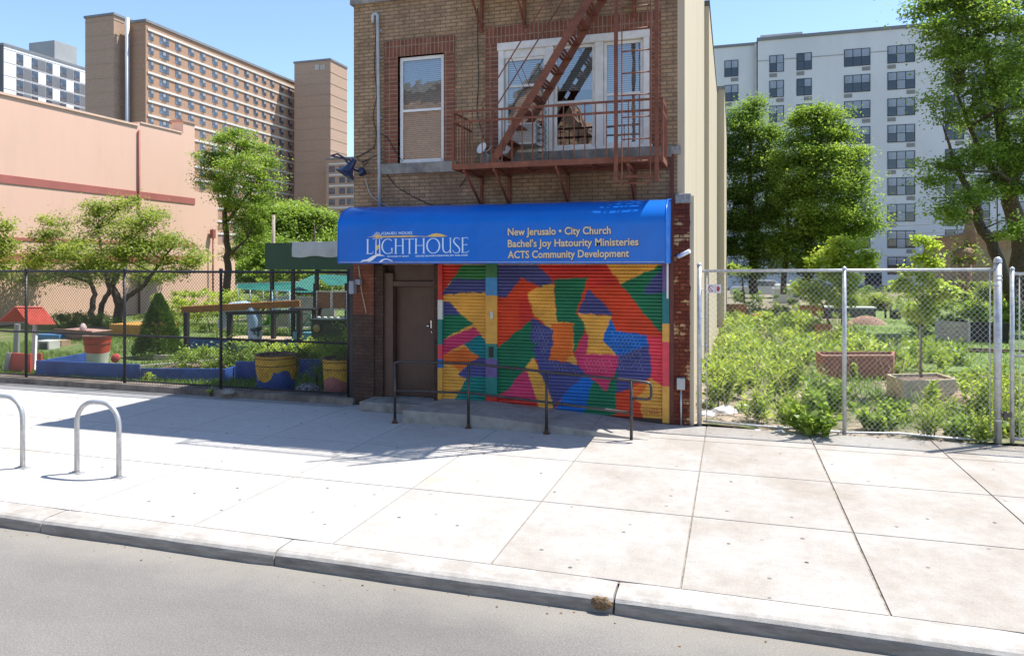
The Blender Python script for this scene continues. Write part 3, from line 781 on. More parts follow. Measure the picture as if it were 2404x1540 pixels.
def zrow(y, x): return at(*c5(x, y), FY).z
painted_post(-5.072, -4.985, ['red', 'white', 'tealg', 'pink', 'blue', 'yellow'], [2.75] + [zrow(y, 670) for y in (310, 440, 610, 705, 765)] + [.15])
mull = painted_post(-4.16, -3.95, ['dgreen', 'sky', 'yellow', 'tealg', 'violet', 'tealg', 'red'], [2.75] + [zrow(y, 1048) for y in (160, 280, 605, 705, 830, 950)] + [.1], 'shutter_mullion')
k = MB(); k.box(-4.07, -4.02, FY - .045, FY - .032, 1.66, 1.78)
part('lock', k, GALV, mull)
k = MB(); k.box(-4.09, -4.02, FY - .06, FY - .03, .98, 1.16)
part('handle', k, mat('black_rubber', (.02, .02, .02), .2, 9, .5), mull)
painted_post(-1.10, -.985, ['violet', 'teal', 'yellow', 'pink', 'yellow'], [2.75] + [zrow(y, 2222) for y in (255, 470, 592, 890)] + [.02])
mb = MB(); mb.box(-1.03, -1.0, FY - .05, FY - .031, 2.05, 2.68)
part('white_strip', mb, WHITE, bld)
# sections of the same terrace stepping back behind the front block
SHADESTUC = STUCCO
mb = MB(); mb.box(-6.5, -.62, 20.5, 31.0, 0, 9.72)
b2 = solo('rear_building', mb, STUCCO, 'cream rendered rear block stepping out behind the brick building', 'building')
mb = MB(); mb.box(-6.5, -.62 + .02, 20.46, 31.0, 9.72, 9.86)
part('coping', mb, mat('dark_coping', (.1, .1, .1), .3, 5, .8), b2)
mb = MB(); mb.box(-6.5, -.33, 31.0, 48.0, 0, 9.85)
b3 = solo('rear_building', mb, STUCCO, 'cream rendered farthest block at the end of the long side wall', 'building')
mb = MB(); mb.box(-6.5, -.31, 30.97, 48.0, 9.85, 9.99)
part('coping', mb, STONE, b3)

# ================================================================== AWNING
AWB = mat('blue_vinyl', (.0, .145, .58), .06, 2, .30, .14, 5, spec=.35, coat=.15, stain=(.01, .115, .46), stain_pos=(.45, .8), stain_scale=1.4)
aw = thing('awning', 'bright blue waterfall awning lettered for a church above the shopfront', 'awning', (-3.7, 10.93, 2.66))
AX0, AX1, AY = -6.48, -.955, 10.93
prof = [(AY, 2.625), (AY, 3.0), (AY, 3.22)]
for k in range(1, 13):
    a = R(90) * k / 12
    prof.append((AY + .55 * (1 - math.cos(a)), 3.22 + .40 * math.sin(a)))
prof.append((FY - .01, 3.67))
mb = MB(); xs = np.linspace(AX0, AX1, 25)
base = 0
for x in xs:
    for (y, z) in prof: mb.v.append((x, y + .006 * math.sin(x * 5 + z * 3) * (1 if y > AY + .01 else 0), z + .004 * math.sin(x * 7.3) * (1 if y > AY + .01 else 0)))
n = len(prof)
for i in range(24):
    for j in range(n - 1):
        a = i * n + j; mb.f.append((a, a + n, a + n + 1, a + 1)); mb.m.append(0); mb.sm.append(True)
part('canopy', mb, AWB, aw, fix=False)
mb = MB()
for x, dx in ((AX0, .012), (AX1, -.012)):
    pts = [(x, y, z) for (y, z) in prof] + [(x, FY - .01, 2.625)]
    mb.face(pts)
part('end_panel', mb, AWB, aw, fix=False)
mb = MB()
for (y, z) in ((AY + .012, 2.637), (FY - .03, 2.637)): mb.bar((AX0 + .01, y, z), (AX1 - .01, y, z), .025, .025)
for x in np.linspace(AX0 + .02, AX1 - .02, 7): mb.bar((x, AY + .02, 2.637), (x, FY - .03, 2.637), .025, .025)
part('frame', mb, GALV, aw)
# corner piping
mb = MB(); mb.tube([(AX1 + .002, y - .002, z + .002) for (y, z) in prof], .012, 6); mb.tube([(AX0 - .002, y - .002, z + .002) for (y, z) in prof], .010, 6); mb.tube([(AX0, AY - .004, 2.629), (AX1, AY - .004, 2.629)], .011, 6)
part('piping', mb, AWB, aw)
# lettering
LY = AY - .004
def text_on(txt, p_left, p_right, cap_h, m, y=LY, bold=.0, name='lettering', parent=aw, xs=None):
    cu = bpy.data.curves.new('t', 'FONT'); cu.body = txt; cu.size = 1; cu.offset = bold; cu.resolution_u = 3; cu.extrude = .002
    ob = bpy.data.objects.new('t', cu); COL.objects.link(ob)
    dg = bpy.context.evaluated_depsgraph_get()
    me = bpy.data.meshes.new_from_object(ob.evaluated_get(dg))
    bpy.data.objects.remove(ob); bpy.data.curves.remove(cu)
    co = np.zeros(len(me.vertices) * 3, np.float32); me.vertices.foreach_get('co', co); co = co.reshape(-1, 3)
    x0, x1 = co[:, 0].min(), co[:, 0].max()
    a, b = Vector(p_left), Vector(p_right)
    sx = (b.x - a.x) / (x1 - x0); sz = cap_h / .72
    sl = (b.z - a.z) / (b.x - a.x)
    q = np.zeros_like(co); q[:, 0] = a.x + (co[:, 0] - x0) * sx; q[:, 2] = a.z + co[:, 1] * sz + (q[:, 0] - a.x) * sl; q[:, 1] = y - co[:, 2] * .5 - .001
    q -= np.array(WLOC[parent.name], np.float32)
    me.vertices.foreach_set('co', q.reshape(-1)); me.update(); me.name = name; me.materials.clear()
    return _mk(name, me, m, parent)
TANL = mat('tan_lettering', (.66, .52, .34), .05, 9, .55)
DARKL = mat('dark_letter_edge', (.02, .05, .16), .05, 9, .6)
for txt, x0, yb0, x1, yb1 in (('New Jerusalo \u2022 City Church', 1192, 553, 1434, 549), ("Bachel's Joy Hatourity Ministeries", 1192, 580.5, 1499, 576), ('ACTS Community Development', 1192, 606.5, 1477, 603)):
    text_on(txt, at(x0, yb0, LY), at(x1, yb1, LY), .118, TANL, bold=.022)
    text_on(txt, at(x0 - 1.2, yb0 + .8, LY), at(x1 + 1.2, yb1 + .8, LY), .122, DARKL, y=LY + .0025, bold=.055, name='letter_outline')  # same words, bolder and dark, as the printed outline of the tan letters
def c1(x, y): return at((880 + x / 6.678) * .9311, (560 + y / 6.678) * .9311, LY)
PALEB = mat('pale_blue_lettering', (.60, .76, .92), .04, 9, .55)
WHT = mat('white_lettering', (.78, .8, .84), .04, 9, .55)
GOLD = mat('gold_logo', (.72, .47, .13), .1, 9, .5)
LG = MB()
def stroke(mb, pts, ws, dy=0.0):
    pts = [Vector((p[0], p[1])) for p in pts]
    if not hasattr(ws, '__len__'): ws = [ws] * len(pts)
    L = []; Rr = []
    for i, p in enumerate(pts):
        d = (pts[min(i + 1, len(pts) - 1)] - pts[max(0, i - 1)]); d.normalize(); nn = Vector((-d.y, d.x)) * ws[i] / 2
        L.append(p + nn); Rr.append(p - nn)
    for i in range(len(pts) - 1):
        q = [L[i], L[i + 1], Rr[i + 1], Rr[i]]
        mb.face([c1(*k) + Vector((0, -dy, 0)) for k in q])
def stem(x, y0, y1, w, serif=17):
    stroke(LG, [(x, y0), (x, y1)], w)
    for y in (y0, y1): stroke(LG, [(x - serif - w * .3, y), (x + serif + w * .3, y)], 7, .0006)
def arc(cx_, cy_, rx, ry, a0, a1, wv, wh, n=26):
    pts = []; ws = []
    for k in range(n + 1):
        a = R(a0 + (a1 - a0) * k / n)
        pts.append((cx_ + rx * math.cos(a), cy_ + ry * math.sin(a))); ws.append(wh + (wv - wh) * abs(math.cos(a)) ** 1.5)
    stroke(LG, pts, ws)
stem(314, 293, 536, 24); stroke(LG, [(314, 533), (385, 532), (402, 520), (412, 488)], [9, 10, 9, 5], .0008)
arc(655, 410, 98, 124, -50, -325, 24, 10); stem(722, 442, 522, 20, 12)
stem(787, 287, 533, 24); stem(906, 285, 531, 24); stroke(LG, [(787, 402), (906, 400)], 9, .0008)
stem(1018, 285, 529, 24); stroke(LG, [(942, 289), (1088, 285)], 10, .0008); stroke(LG, [(946, 286), (942, 306)], 6); stroke(LG, [(1084, 284), (1088, 303)], 6)
stem(1128, 280, 529, 24); stem(1257, 277, 526, 24); stroke(LG, [(1128, 397), (1257, 394)], 9, .0008)
arc(1418, 400, 106, 124, 0, 360, 24, 11, 40)
stroke(LG, [(1580, 272), (1580, 440), (1592, 485), (1615, 510), (1648, 516), (1680, 500), (1704, 465)], [24, 24, 22, 17, 13, 12, 12], .0003); stroke(LG, [(1562, 272), (1600, 271)], 7, .0008)
stem(1707, 271, 518, 18, 14)
stroke(LG, [(1866, 300), (1850, 278), (1818, 266), (1784, 274), (1764, 302), (1766, 340), (1800, 382), (1842, 420), (1864, 462), (1858, 498), (1828, 520), (1790, 520), (1760, 502), (1744, 470)], [7, 9, 11, 14, 18, 22, 24, 24, 21, 16, 12, 10, 9, 7])
stem(1912, 265, 515, 24, 12); stroke(LG, [(1900, 266), (2000, 264), (2008, 290)], [9, 9, 5], .0008); stroke(LG, [(1912, 384), (1985, 381)], 9, .0008); stroke(LG, [(1986, 364), (1986, 398)], 5); stroke(LG, [(1905, 514), (1995, 511), (2024, 478)], [9, 10, 5], .0008)
part('logo_lettering', LG, PALEB, aw, fix=False)
g = MB()
stroke(g, [(456, 285), (452, 540)], [13, 18]); stroke(g, [(514, 285), (518, 540)], [13, 18]); stroke(g, [(436, 541), (530, 541)], 10, .0006)
for k in range(11):
    a = R(-182 + 20 * k); r0, r1 = 46, (92 if k % 2 else 78)
    stroke(g, [(478 + r0 * math.cos(a), 248 + r0 * .75 * math.sin(a)), (478 + r1 * math.cos(a), 248 + r1 * .8 * math.sin(a))], [8, 5])
stroke(g, [(400, 292), (440, 270)], 8); stroke(g, [(520, 272), (560, 285)], 8); stroke(g, [(445, 190), (480, 172), (512, 188)], 8)
def blob(mb, pts, dy=.001): mb.face([c1(*p) + Vector((0, -dy, 0)) for p in pts])
blob(g, [(170, 692), (230, 640), (300, 630), (350, 600)][:3] + [(345, 668), (290, 656), (230, 664), (182, 694)])
blob(g, [(300, 630), (400, 570), (450, 552), (470, 576), (400, 640), (345, 668)]); blob(g, [(450, 552), (500, 546), (560, 555), (605, 575), (540, 570), (470, 576)])
blob(g, [(497, 682), (540, 640), (600, 615), (605, 634), (575, 650), (540, 680)]); blob(g, [(600, 615), (660, 620), (740, 655), (722, 662), (650, 634), (605, 634)])
part('logo_emblem', g, WHT, aw, fix=False)
g = MB(); blob(g, [(478 + 40 * math.cos(R(a)), 246 + 38 * math.sin(R(a))) for a in range(0, 360, 20)], .0015)
blob(g, [(462, 392), (508, 385), (508, 430), (486, 470), (462, 480)], .0012); blob(g, [(300, 256), (420, 240), (420, 258)]); blob(g, [(520, 238), (1050, 226), (1180, 238), (1180, 246), (900, 258), (520, 262)]); blob(g, [(1180, 238), (1310, 240), (1310, 249), (1180, 246)])
blob(g, [(1310, 240), (1400, 203), (1470, 188), (1550, 202), (1660, 238), (1550, 250), (1310, 249)])
part('logo_emblem', g, GOLD, aw, fix=False)
text_on('/CIAUEI.I. HOUXS', c1(545, 215), c1(1065, 205), .046, PALEB, bold=.012)
text_on('KOAAR M SENT', c1(652, 592), c1(1010, 588), .026, PALEB, bold=.02); text_on('ASEORE RDHORCWEARORE BW FARLARKR', c1(1115, 587), c1(2003, 570), .026, PALEB, bold=.02)
# signature on the shutter
text_on("'12 LEER T", at(*c5(2055, 1072), SHY - .01), at(*c5(2195, 1080), SHY - .01), .085, mat('signature_red', (.45, .11, .04), .1, 9, .5), y=SHY - .010, bold=.01, parent=bld)
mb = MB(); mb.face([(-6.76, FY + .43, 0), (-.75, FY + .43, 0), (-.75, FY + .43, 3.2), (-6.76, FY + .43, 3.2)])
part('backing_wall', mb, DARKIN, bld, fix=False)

# ================================================================== FIRE ESCAPE
fe = thing('fire_escape', 'rust red iron fire escape with balcony, steep stair and drop ladder', 'fire escape', (-2.8, 11.95, 4.2))
BY = 11.08                                     # outer edge of the balcony
bx0, bx1, bz = -4.42, -1.02, 4.22
def platform(mb, rects, z):
    for (x0, x1, y0, y1) in rects:
        n = max(2, int((y1 - y0) / .055))
        for k in range(n):
            y = y0 + (y1 - y0) * (k + .5) / n
            mb.box(x0, x1, y - .019, y + .019, z + .012, z + .03)
        m_ = max(2, int((x1 - x0) / .5) + 1)
        for k in range(m_):
            x = x0 + .02 + (x1 - x0 - .04) * k / (m_ - 1); mb.box(x - .02, x + .02, y0, y1, z - .03, z + .0115)
    xa = min(r[0] for r in rects); xb = max(r[1] for r in rects)
    mb.box(xa, xb, BY - .012, BY, z - .05, z + .04); mb.box(xa, xb, FY - .06, FY - .03, z - .05, z + .04)
    mb.box(xa - .012, xa - .0005, BY, FY, z - .05, z + .04); mb.box(xb + .0005, xb + .012, BY, FY, z - .05, z + .04)
mb = MB(); platform(mb, [(bx0, bx1, BY, FY - .06)], bz)
part('platform', mb, RUST, fe)
UZ = 7.47
mb = MB(); platform(mb, [(bx0, -3.2, BY, FY - .06), (-3.2, -1.75, 11.62, FY - .06), (-1.75, bx1, BY, FY - .06)], UZ)
part('platform', mb, RUST, fe)
def railing(z, top, gap=None):
    mb = MB()
    for zz in (z + top, z + top - .165):
        mb.bar((bx0, BY, zz), (bx1, BY, zz), .012, .036); 
        mb.bar((bx0, BY, zz), (bx0, FY - .04, zz), .012, .036); mb.bar((bx1, BY, zz), (bx1, FY - .04, zz), .012, .036)
    n = int((bx1 - bx0) / .165)
    for k in range(n + 1):
        x = bx0 + (bx1 - bx0) * k / n
        mb.bar((x, BY, z), (x, BY, z + top), .015, .015) if k not in (0, n) else mb.bar((x, BY, z - .04), (x, BY, z + top + .01), .035, .035)
    for k in range(1, 7):
        y = BY + (FY - BY) * k / 7
        for x in (bx0, bx1): mb.bar((x, y, z), (x, y, z + top), .015, .015)
    return mb
part('railing', railing(bz, .90), RUST, fe); part('railing', railing(UZ, .90), RUST, fe)
# stair: two flat stringers, open slatted treads
a0 = at(791.5 + .3486 * 1045, .3486 * 1085, 11.16); a1 = at(791.5 + .3486 * 1700, 0, 11.16)
dirv = (a1 - a0); dirv = dirv / dirv.z
top = a0 + dirv * (UZ - a0.z)
mb = MB(); ys = (11.13, 11.72)
for y in ys:
    mb.bar((a0.x, y, bz + .03), (top.x, y, UZ + .02), .012, .15, up=(0, 1, 0)) if False else None
    p, q = Vector((a0.x, y, bz + .03)), Vector((top.x, y, UZ + .02))
    d_ = (q - p).normalized(); nrm = Vector((-d_.z, 0, d_.x)) * .062
    mb.prism([p - nrm + Vector((0, -.006, 0)), q - nrm + Vector((0, -.006, 0)), q + nrm + Vector((0, -.006, 0)), p + nrm + Vector((0, -.006, 0))], (0, .012, 0))
stair = part('stair', mb, RUST, fe)
ns = 14
for k in range(ns):
    u = (k + .6) / ns; z = bz + .03 + (UZ - bz) * u; x = a0.x + (top.x - a0.x) * u
    m2 = MB()
    for q in (-.07, 0, .07): m2.box(x + q - .024, x + q + .024, ys[0] + .0065, ys[1] - .0065, z - .008, z + .008)
    part('tread', m2, RUST, stair)
mb = MB()                                       # thin stair handrails
hr = Vector((-.19, 0, .74))
for y in ys:
    p = Vector((a0.x, y, bz + .25)) + hr; q = Vector((top.x, y, UZ)) + hr
    mb.tube([Vector((a0.x - .12, y, bz + .9)), p, q], .011, 6)
    for u in (.25, .55, .85):
        s_ = Vector((a0.x, y, bz)).lerp(Vector((top.x, y, UZ)), u + .06); e_ = p.lerp(q, u); mb.bar(s_, e_, .02, .008)
part('handrail', mb, RUST, stair)
# brackets down to the wall
for zp, wz, xs_ in ((bz, 3.62, (-4.24, -3.72, -2.68, -1.55)), (UZ, 6.72, (-4.24, -3.45, -1.55))):
    for x in xs_:
        mb = MB(); mb.bar((x, BY + .05, zp - .06), (x, FY - .02, wz + .02), .03, .03); mb.bar((x, FY - .022, wz - .02), (x, FY - .022, zp - .04), .05, .04, up=(0, 1, 0)); mb.bar((x, BY + .02, zp - .075), (x, FY - .03, zp - .075), .035, .045)
        part('bracket', mb, RUST, fe)
# drop ladder and its guide bars
lx = [791.5 + .3486 * u for u in (1877, 2152)]
gx0, gx1 = at(lx[0], 300, 11.02).x, at(lx[1], 300, 11.02).x
mb = MB()
for gx in (gx0, gx1): mb.box(gx - .03, gx + .03, 11.02, 11.04, 3.86, 9.2)
mb.box(gx0, gx1, 11.041, 11.052, 3.93, 3.97)
part('ladder_guide', mb, RUST, fe)
r0, r1 = at(791.5 + .3486 * 1918, 300, 10.99).x, at(791.5 + .3486 * 2110, 300, 10.99).x
mb = MB()
for gx in (r0, r1): mb.bar((gx, 10.985, 3.78), (gx, 10.985, 8.6), .014, .04, up=(0, 1, 0))
z = 3.84
while z < 8.55:
    mb.tube([(r0, 10.985, z), (r1, 10.985, z)], .011, 6); z += .335
part('drop_ladder', mb, RUST, fe)
# ornamental wire trellis
mb = MB()
for k in range(9):
    z0 = 4.32 + k * .1
    for sx in (-1, 1):
        mb.tube([(-2.98 + sx * .10 * math.sin(t_ * math.pi * 2), 11.3, z0 + .10 * (1 - math.cos(t_ * math.pi)) ) for t_ in np.linspace(0, 1, 9)], .004, 4)
for x in (-3.11, -2.85): mb.tube([(x, 11.3, 4.25), (x, 11.3, 5.3)], .004, 4)
solo('wire_trellis', mb, CABLE, 'curly black wire trellis standing on the fire escape balcony', 'trellis')
# window air conditioner
ac = thing('air_conditioner', 'white window air conditioner jutting over the fire escape balcony', 'air conditioner', (-3.38, 11.8, 4.6))
mb = MB(); mb.box(-3.66, -3.14, 11.58, 12.1, 4.62, 4.98)
part('casing', mb, mat('ac_white', (.6, .6, .58), .08, 6, .5), ac, bevel=.012)
mb = MB()
for k in range(12): mb.box(-3.138, -3.134, 11.62, 11.86, 4.66 + .025 * k, 4.672 + .025 * k)
for k in range(12): mb.box(-3.63, -3.17, 11.572, 11.578, 4.66 + .025 * k, 4.672 + .025 * k)
part('grille', mb, mat('ac_grille', (.3, .3, .3), .1, 6, .5), ac)
# small satellite dish on the balcony
ds = thing('satellite_dish', 'small white satellite dish on a bent arm behind the balcony rail', 'satellite dish', (-4.02, 11.75, 4.25))
mb = MB(); rot = Euler((R(68), 0, R(-25))).to_matrix()
mb.lathe([(0, -.0), (.04, .005), (.08, .018), (.105, .032), (.107, .028), (.08, .014), (0, -.006)], (-4.12, 11.7, 4.60), 20, rot)
part('dish', mb, WHITE, ds)
mb = MB(); mb.tube([(-4.05, 11.78, 4.26), (-4.05, 11.78, 4.5), (-4.12, 11.72, 4.59)], .012, 6); mb.tube([(-4.1, 11.7, 4.53), (-3.95, 11.5, 4.53), (-3.86, 11.46, 4.62)], .01, 6)
part('arm', mb, GALV, ds)

# ================================================================== WALL FITTINGS
mb = MB()
px = at(890, 240, 11.93).x
top_z = at(888, 33, 11.93).z
pts = [(px + .01, 11.93, 3.55), (px, 11.93, 4.6), (px - .03, 11.93, top_z - .1)] + [(px - .03 - .05 * (1 - math.cos(t_)), 11.93, top_z - .05 + .06 * math.sin(t_)) for t_ in np.linspace(0, math.pi, 8)] + [(px - .13, 11.93, top_z - .16)]
mb.tube(pts, .03, 10)
for z in (4.5, 5.3, 6.4, 6.9): mb.box(px - .06, px + .03, 11.955, 12.0, z, z + .03)
solo('electrical_conduit', mb, mat('grey_conduit', (.42, .43, .44), .12, 5, .5, metal=.2), 'grey electrical conduit with hooked top running up the brick facade', 'conduit')
mb = MB(); pz = at(960, 402, 11.96).z
mb.tube([(-6.62, 11.965, pz - .02), (-5.6, 11.965, pz), (-4.75, 11.965, pz + .035)], .018, 8)
solo('horizontal_pipe', mb, mat('brown_pipe', (.23, .13, .08), .2, 7, .6), 'thin brown pipe running level beneath the single window', 'pipe')
def cable(label, pts, r=.009, m=None):
    pts = [Vector(p) for p in pts]; out = []
    for i in range(len(pts) - 1):
        for k in range(5):
            u = k / 5; q = pts[i].lerp(pts[i + 1], u); out.append(q)
    out.append(pts[-1])
    sm = [out[0]] + [(out[i - 1] + out[i] * 2 + out[i + 1]) / 4 for i in range(1, len(out) - 1)] + [out[-1]]
    mb = MB(); mb.tube(sm, r, 5)
    solo('cable', mb, m or CABLE, label, 'cable')
c3 = lambda x, y, Y=11.97: at((850 + x / 2.671) * .9311, (y / 2.671) * .9311, Y)
cable('black cable hanging straight between the single window and fire escape', [c3(945, 60), c3(948, 350), c3(955, 520), c3(940, 760), c3(985, 930)], .008)
cable('dark cable looping from the pipe down along the awning top', [c3(330, 1170), c3(400, 1260), c3(520, 1330), c3(640, 1385), c3(760, 1380)], .008)
cable('pale cable drooping from the conduit foot over the awning', [c3(185, 1190), c3(220, 1310), c3(290, 1368), c3(390, 1408), c3(560, 1400)], .009, mat('pale_cable', (.4, .4, .4), .1, 5, .6))
cable('thin cable rising loosely left of the grey conduit', [c3(265, 120), c3(250, 450), c3(270, 640), c3(240, 780), c3(265, 900), c3(250, 1000), c3(120, 1065)], .007)
cable('tangled wire reaching from conduit to the lower window corner', [c3(290, 900), c3(340, 930), c3(390, 1020), c3(440, 1085)], .007)
cable('looped spare cable hung above the gooseneck lamp', [c3(250, 990), c3(200, 1030), c3(130, 1060), c3(150, 1090), c3(215, 1085), c3(180, 1120), c3(165, 1095), c3(240, 1060), c3(300, 1030)], .008)
cable('short cut cable end below the fire escape platform', [c3(870, 1190), c3(850, 1230), c3(825, 1258)], .008)
cable('black cord running down from the awning beside the doorway pier', [at(842, 624, 11.95), at(846, 655, 11.95), at(848, 680, 11.95), at(860, 735, 11.95)], .010, mat('pale_cord', (.45, .36, .26), .1, 5, .7))
mb = MB(); c_ = at(847, 662, 11.93); mb.box(c_.x - .09, c_.x + .02, 11.86, 11.96, c_.z - .05, c_.z + .05); mb.box(c_.x - .18, c_.x - .08, 11.80, 11.93, c_.z - .22, c_.z + .02)
solo('junction_box', mb, mat('grey_plastic', (.3, .31, .36), .1, 6, .5), 'small grey plastic box with cord mounted on the doorway pier', 'junction box', bevel=.012)
# gooseneck lamp
NAVY = mat('navy_enamel', (.012, .018, .06), .2, 6, .28, coat=.3)
lp = at(848, 404, 11.9)
gl = thing('gooseneck_lamp', 'navy blue gooseneck lamp on the left corner of the brick facade', 'lamp', (lp.x, 12.0, lp.z))
mb = MB(); mb.lathe([(0, .09), (.05, .08), (.075, .05), (.085, .0), (.07, -.05), (0, -.07)], (lp.x, 11.91, lp.z), 16, Matrix.Rotation(R(90), 4, 'X'))
part('mount', mb, NAVY, gl)
sh = at(822, 392, 11.35)
mb = MB(); mb.tube([lp + Vector((-.03, -.05, 0)), lp + Vector((-.10, -.2, .05)), lp + Vector((-.16, -.34, .22)), lp + Vector((-.24, -.44, .28)), lp + Vector((-.33, -.5, .24)), sh + Vector((0, 0, .12))], .018, 8)
part('arm', mb, NAVY, gl)
rot = Euler((R(-14), R(28), 0)).to_matrix()
mb = MB(); mb.lathe([(.035, .16), (.05, .14), (.06, .05), (.075, -.02), (.12, -.10), (.175, -.15), (.195, -.165), (.195, -.175), (.17, -.155), (.11, -.11), (.06, -.02), (0, .0)], sh, 22, rot)
part('lamp_shade', mb, NAVY, gl)
# security camera on the right pier
sc = thing('security_camera', 'white bullet security camera on the worn red brick pier', 'camera', at(1600, 605, 11.9))
c_ = at(1606, 597, 11.78)
mb = MB(); mb.tube([c_ + Vector((.09, -.04, .05)), c_ + Vector((-.09, .04, -.04))], .033, 10); mb.box(c_.x - .05, c_.x + .11, c_.y - .08, c_.y + .04, c_.z + .035, c_.z + .045) if False else None
part('housing', mb, WHITE, sc)
mb = MB(); mb.tube([c_ + Vector((-.02, .02, 0)), c_ + Vector((-.08, .12, -.03)), c_ + Vector((-.10, .19, -.03))], .014, 6); mb.lathe([(.035, 0), (.035, .02), (0, .02)], c_ + Vector((-.1, .185, -.03)), 10, Matrix.Rotation(R(90), 4, 'X'))
part('bracket', mb, GALV, sc)
# meter box and conduit at the pier foot
e0, e1 = at(1589, 887, 11.9), at(1608, 915, 11.9)
mbx = thing('electrical_box', 'small grey electrical box with conduit at the foot of the brick pier', 'electrical box', (e0.x + .07, 11.95, 0))
mb = MB(); mb.box(e0.x, e1.x, 11.86, 11.97, e1.z, e0.z)
part('housing', mb, mat('grey_box_paint', (.42, .42, .41), .08, 8, .5), mbx, bevel=.01)
mb = MB(); mb.tube([((e0.x + e1.x) / 2, 11.93, 0), ((e0.x + e1.x) / 2, 11.93, e1.z)], .016, 8)
part('conduit', mb, GALV, mbx)

# ================================================================== RAMP AND HANDRAIL
RAMPC = mat('ramp_concrete', (.32, .30, .27), .14, 5, .9, .4, 90, stain=(.2, .18, .155), stain_pos=(.5, .72), stain_scale=2)
mb = MB()
prof_t = [(-5.20, .205), (-4.02, .205), (-2.08, .085), (-1.40, .012), (-1.2, .004)]
ypf, ypb = 10.80, 11.98
for (xa, za), (xb, zb) in zip(prof_t[:-1], prof_t[1:]):
    xl_b = xa if xa > -5 else -4.95
    mb.face([(xa, ypf, za), (xb, ypf, zb), (xb, ypb, zb), (xl_b, ypb, za)]); mb.face([(xa, ypf - .01, -.02), (xb, ypf - .01, -.02), (xb, ypf, zb), (xa, ypf, za)])
mb.face([(-5.20, ypf, .205), (-4.95, ypb, .205), (-4.95, ypb, -.02), (-5.2, ypf - .01, -.02)])
rp = solo('concrete_ramp', mb, RAMPC, 'low concrete ramp sloping down along the shutters to the sidewalk', 'ramp', base=(-3.5, 11.4, 0))
for x, z in ((-4.02, .207), (-2.08, .087)):
    mb = MB(); mb.box(x - .006, x + .006, ypf + .02, ypb - .02, z - .01, z)
    part('joint', mb, mat('joint_dirt', (.09, .075, .06)), rp)
HY = 10.74
def hz(x, y): return at(x, y, HY)
posts = [-5.31, -4.02, -2.74, -1.44]
hrl = thing('handrail', 'dark bronze pipe handrail along the concrete ramp with looped end', 'handrail', (-3.4, HY, 0))
tops = [hz(928, 849).z, hz(1100, 853).z, hz(1284, 873).z, hz(1482, 893).z]
mids = [hz(928, 917).z, hz(1100, 922).z, hz(1284, 944).z, hz(1482, 969).z]
for x, t_ in zip(posts, tops):
    mb = MB(); mb.tube([(x, HY, -.01), (x, HY, t_ - .003)], .0235, 10)
    part('post', mb, RAILMETAL, hrl)
    if x < -2:
        mb = MB(); mb.lathe([(.05, 0), (.05, .012), (.03, .03), (.024, .08)], (x, HY, 0), 10, wob=.15)
        part('rusty_foot', mb, mat('rust', (.085, .042, .022), .4, 30, .95, .7, 60), hrl)
mb = MB()
e = hz(1529, 900); e2 = hz(1529, 938)
pts = [(-5.31 - .0, HY, tops[0] - .07), (-5.30, HY, tops[0] - .02), (-5.25, HY, tops[0])] + [(x, HY, t_) for x, t_ in zip(posts[1:], tops[1:])] + [(e.x - .06, HY, e.z + .01), (e.x - .015, HY, e.z - .01), (e.x, HY, e.z - .06), (e.x, HY, e2.z + .06), (e.x - .015, HY, e2.z + .015), (e.x - .06, HY, e2.z), (posts[3], HY, e2.z + .01)]
mb.tube(pts, .0215, 10)
part('top_rail', mb, RAILMETAL, hrl)
mb = MB(); mb.tube([(x, HY, t_) for x, t_ in zip(posts, mids)], .0205, 10)
part('mid_rail', mb, RAILMETAL, hrl)

# ================================================================== BICYCLE RACKS
RACKM = mat('rack_galvanised', (.47, .475, .48), .12, 18, .42, .08, 120, metal=.5)
def rack():
    t = thing('bicycle_rack', 'silver hoop bicycle rack standing complete on the sunny sidewalk', 'bicycle rack', (0, 0, 0), 'hoop bicycle racks on the sidewalk')
    w, h, r = .33, .90, .27
    pts = [(-w, 0, 0), (-w, 0, h - r)] + [(-w + r - r * math.cos(a), 0, h - r + r * math.sin(a)) for a in np.linspace(.1, math.pi / 2, 9)] + [(w - r + r * math.sin(a), 0, h - r + r * math.cos(a)) for a in np.linspace(0.0, math.pi / 2, 9)] + [(w, 0, 0)]
    mb = MB(); mb.tube(pts, .030, 12)
    part('hoop', mb, RACKM, t, True)
    for x in (-w, w):
        mb = MB(); mb.box(x - .085, x + .085, -.045, .045, -.004, .010)
        for q in (-.06, .06): mb.lathe([(.012, .01), (.012, .02), (0, .022)], (x + q, 0, 0), 6)
        part('base_plate', mb, RACKM, t, True, bevel=.003)
    return t
rk = rack(); rk.location = (-7.51, 7.0, .002)
rk2 = copy_tree(rk); rk2.location = (-9.03, 6.97, .002)
rk2['label'] = 'silver hoop bicycle rack cut off by the left edge of the photo'

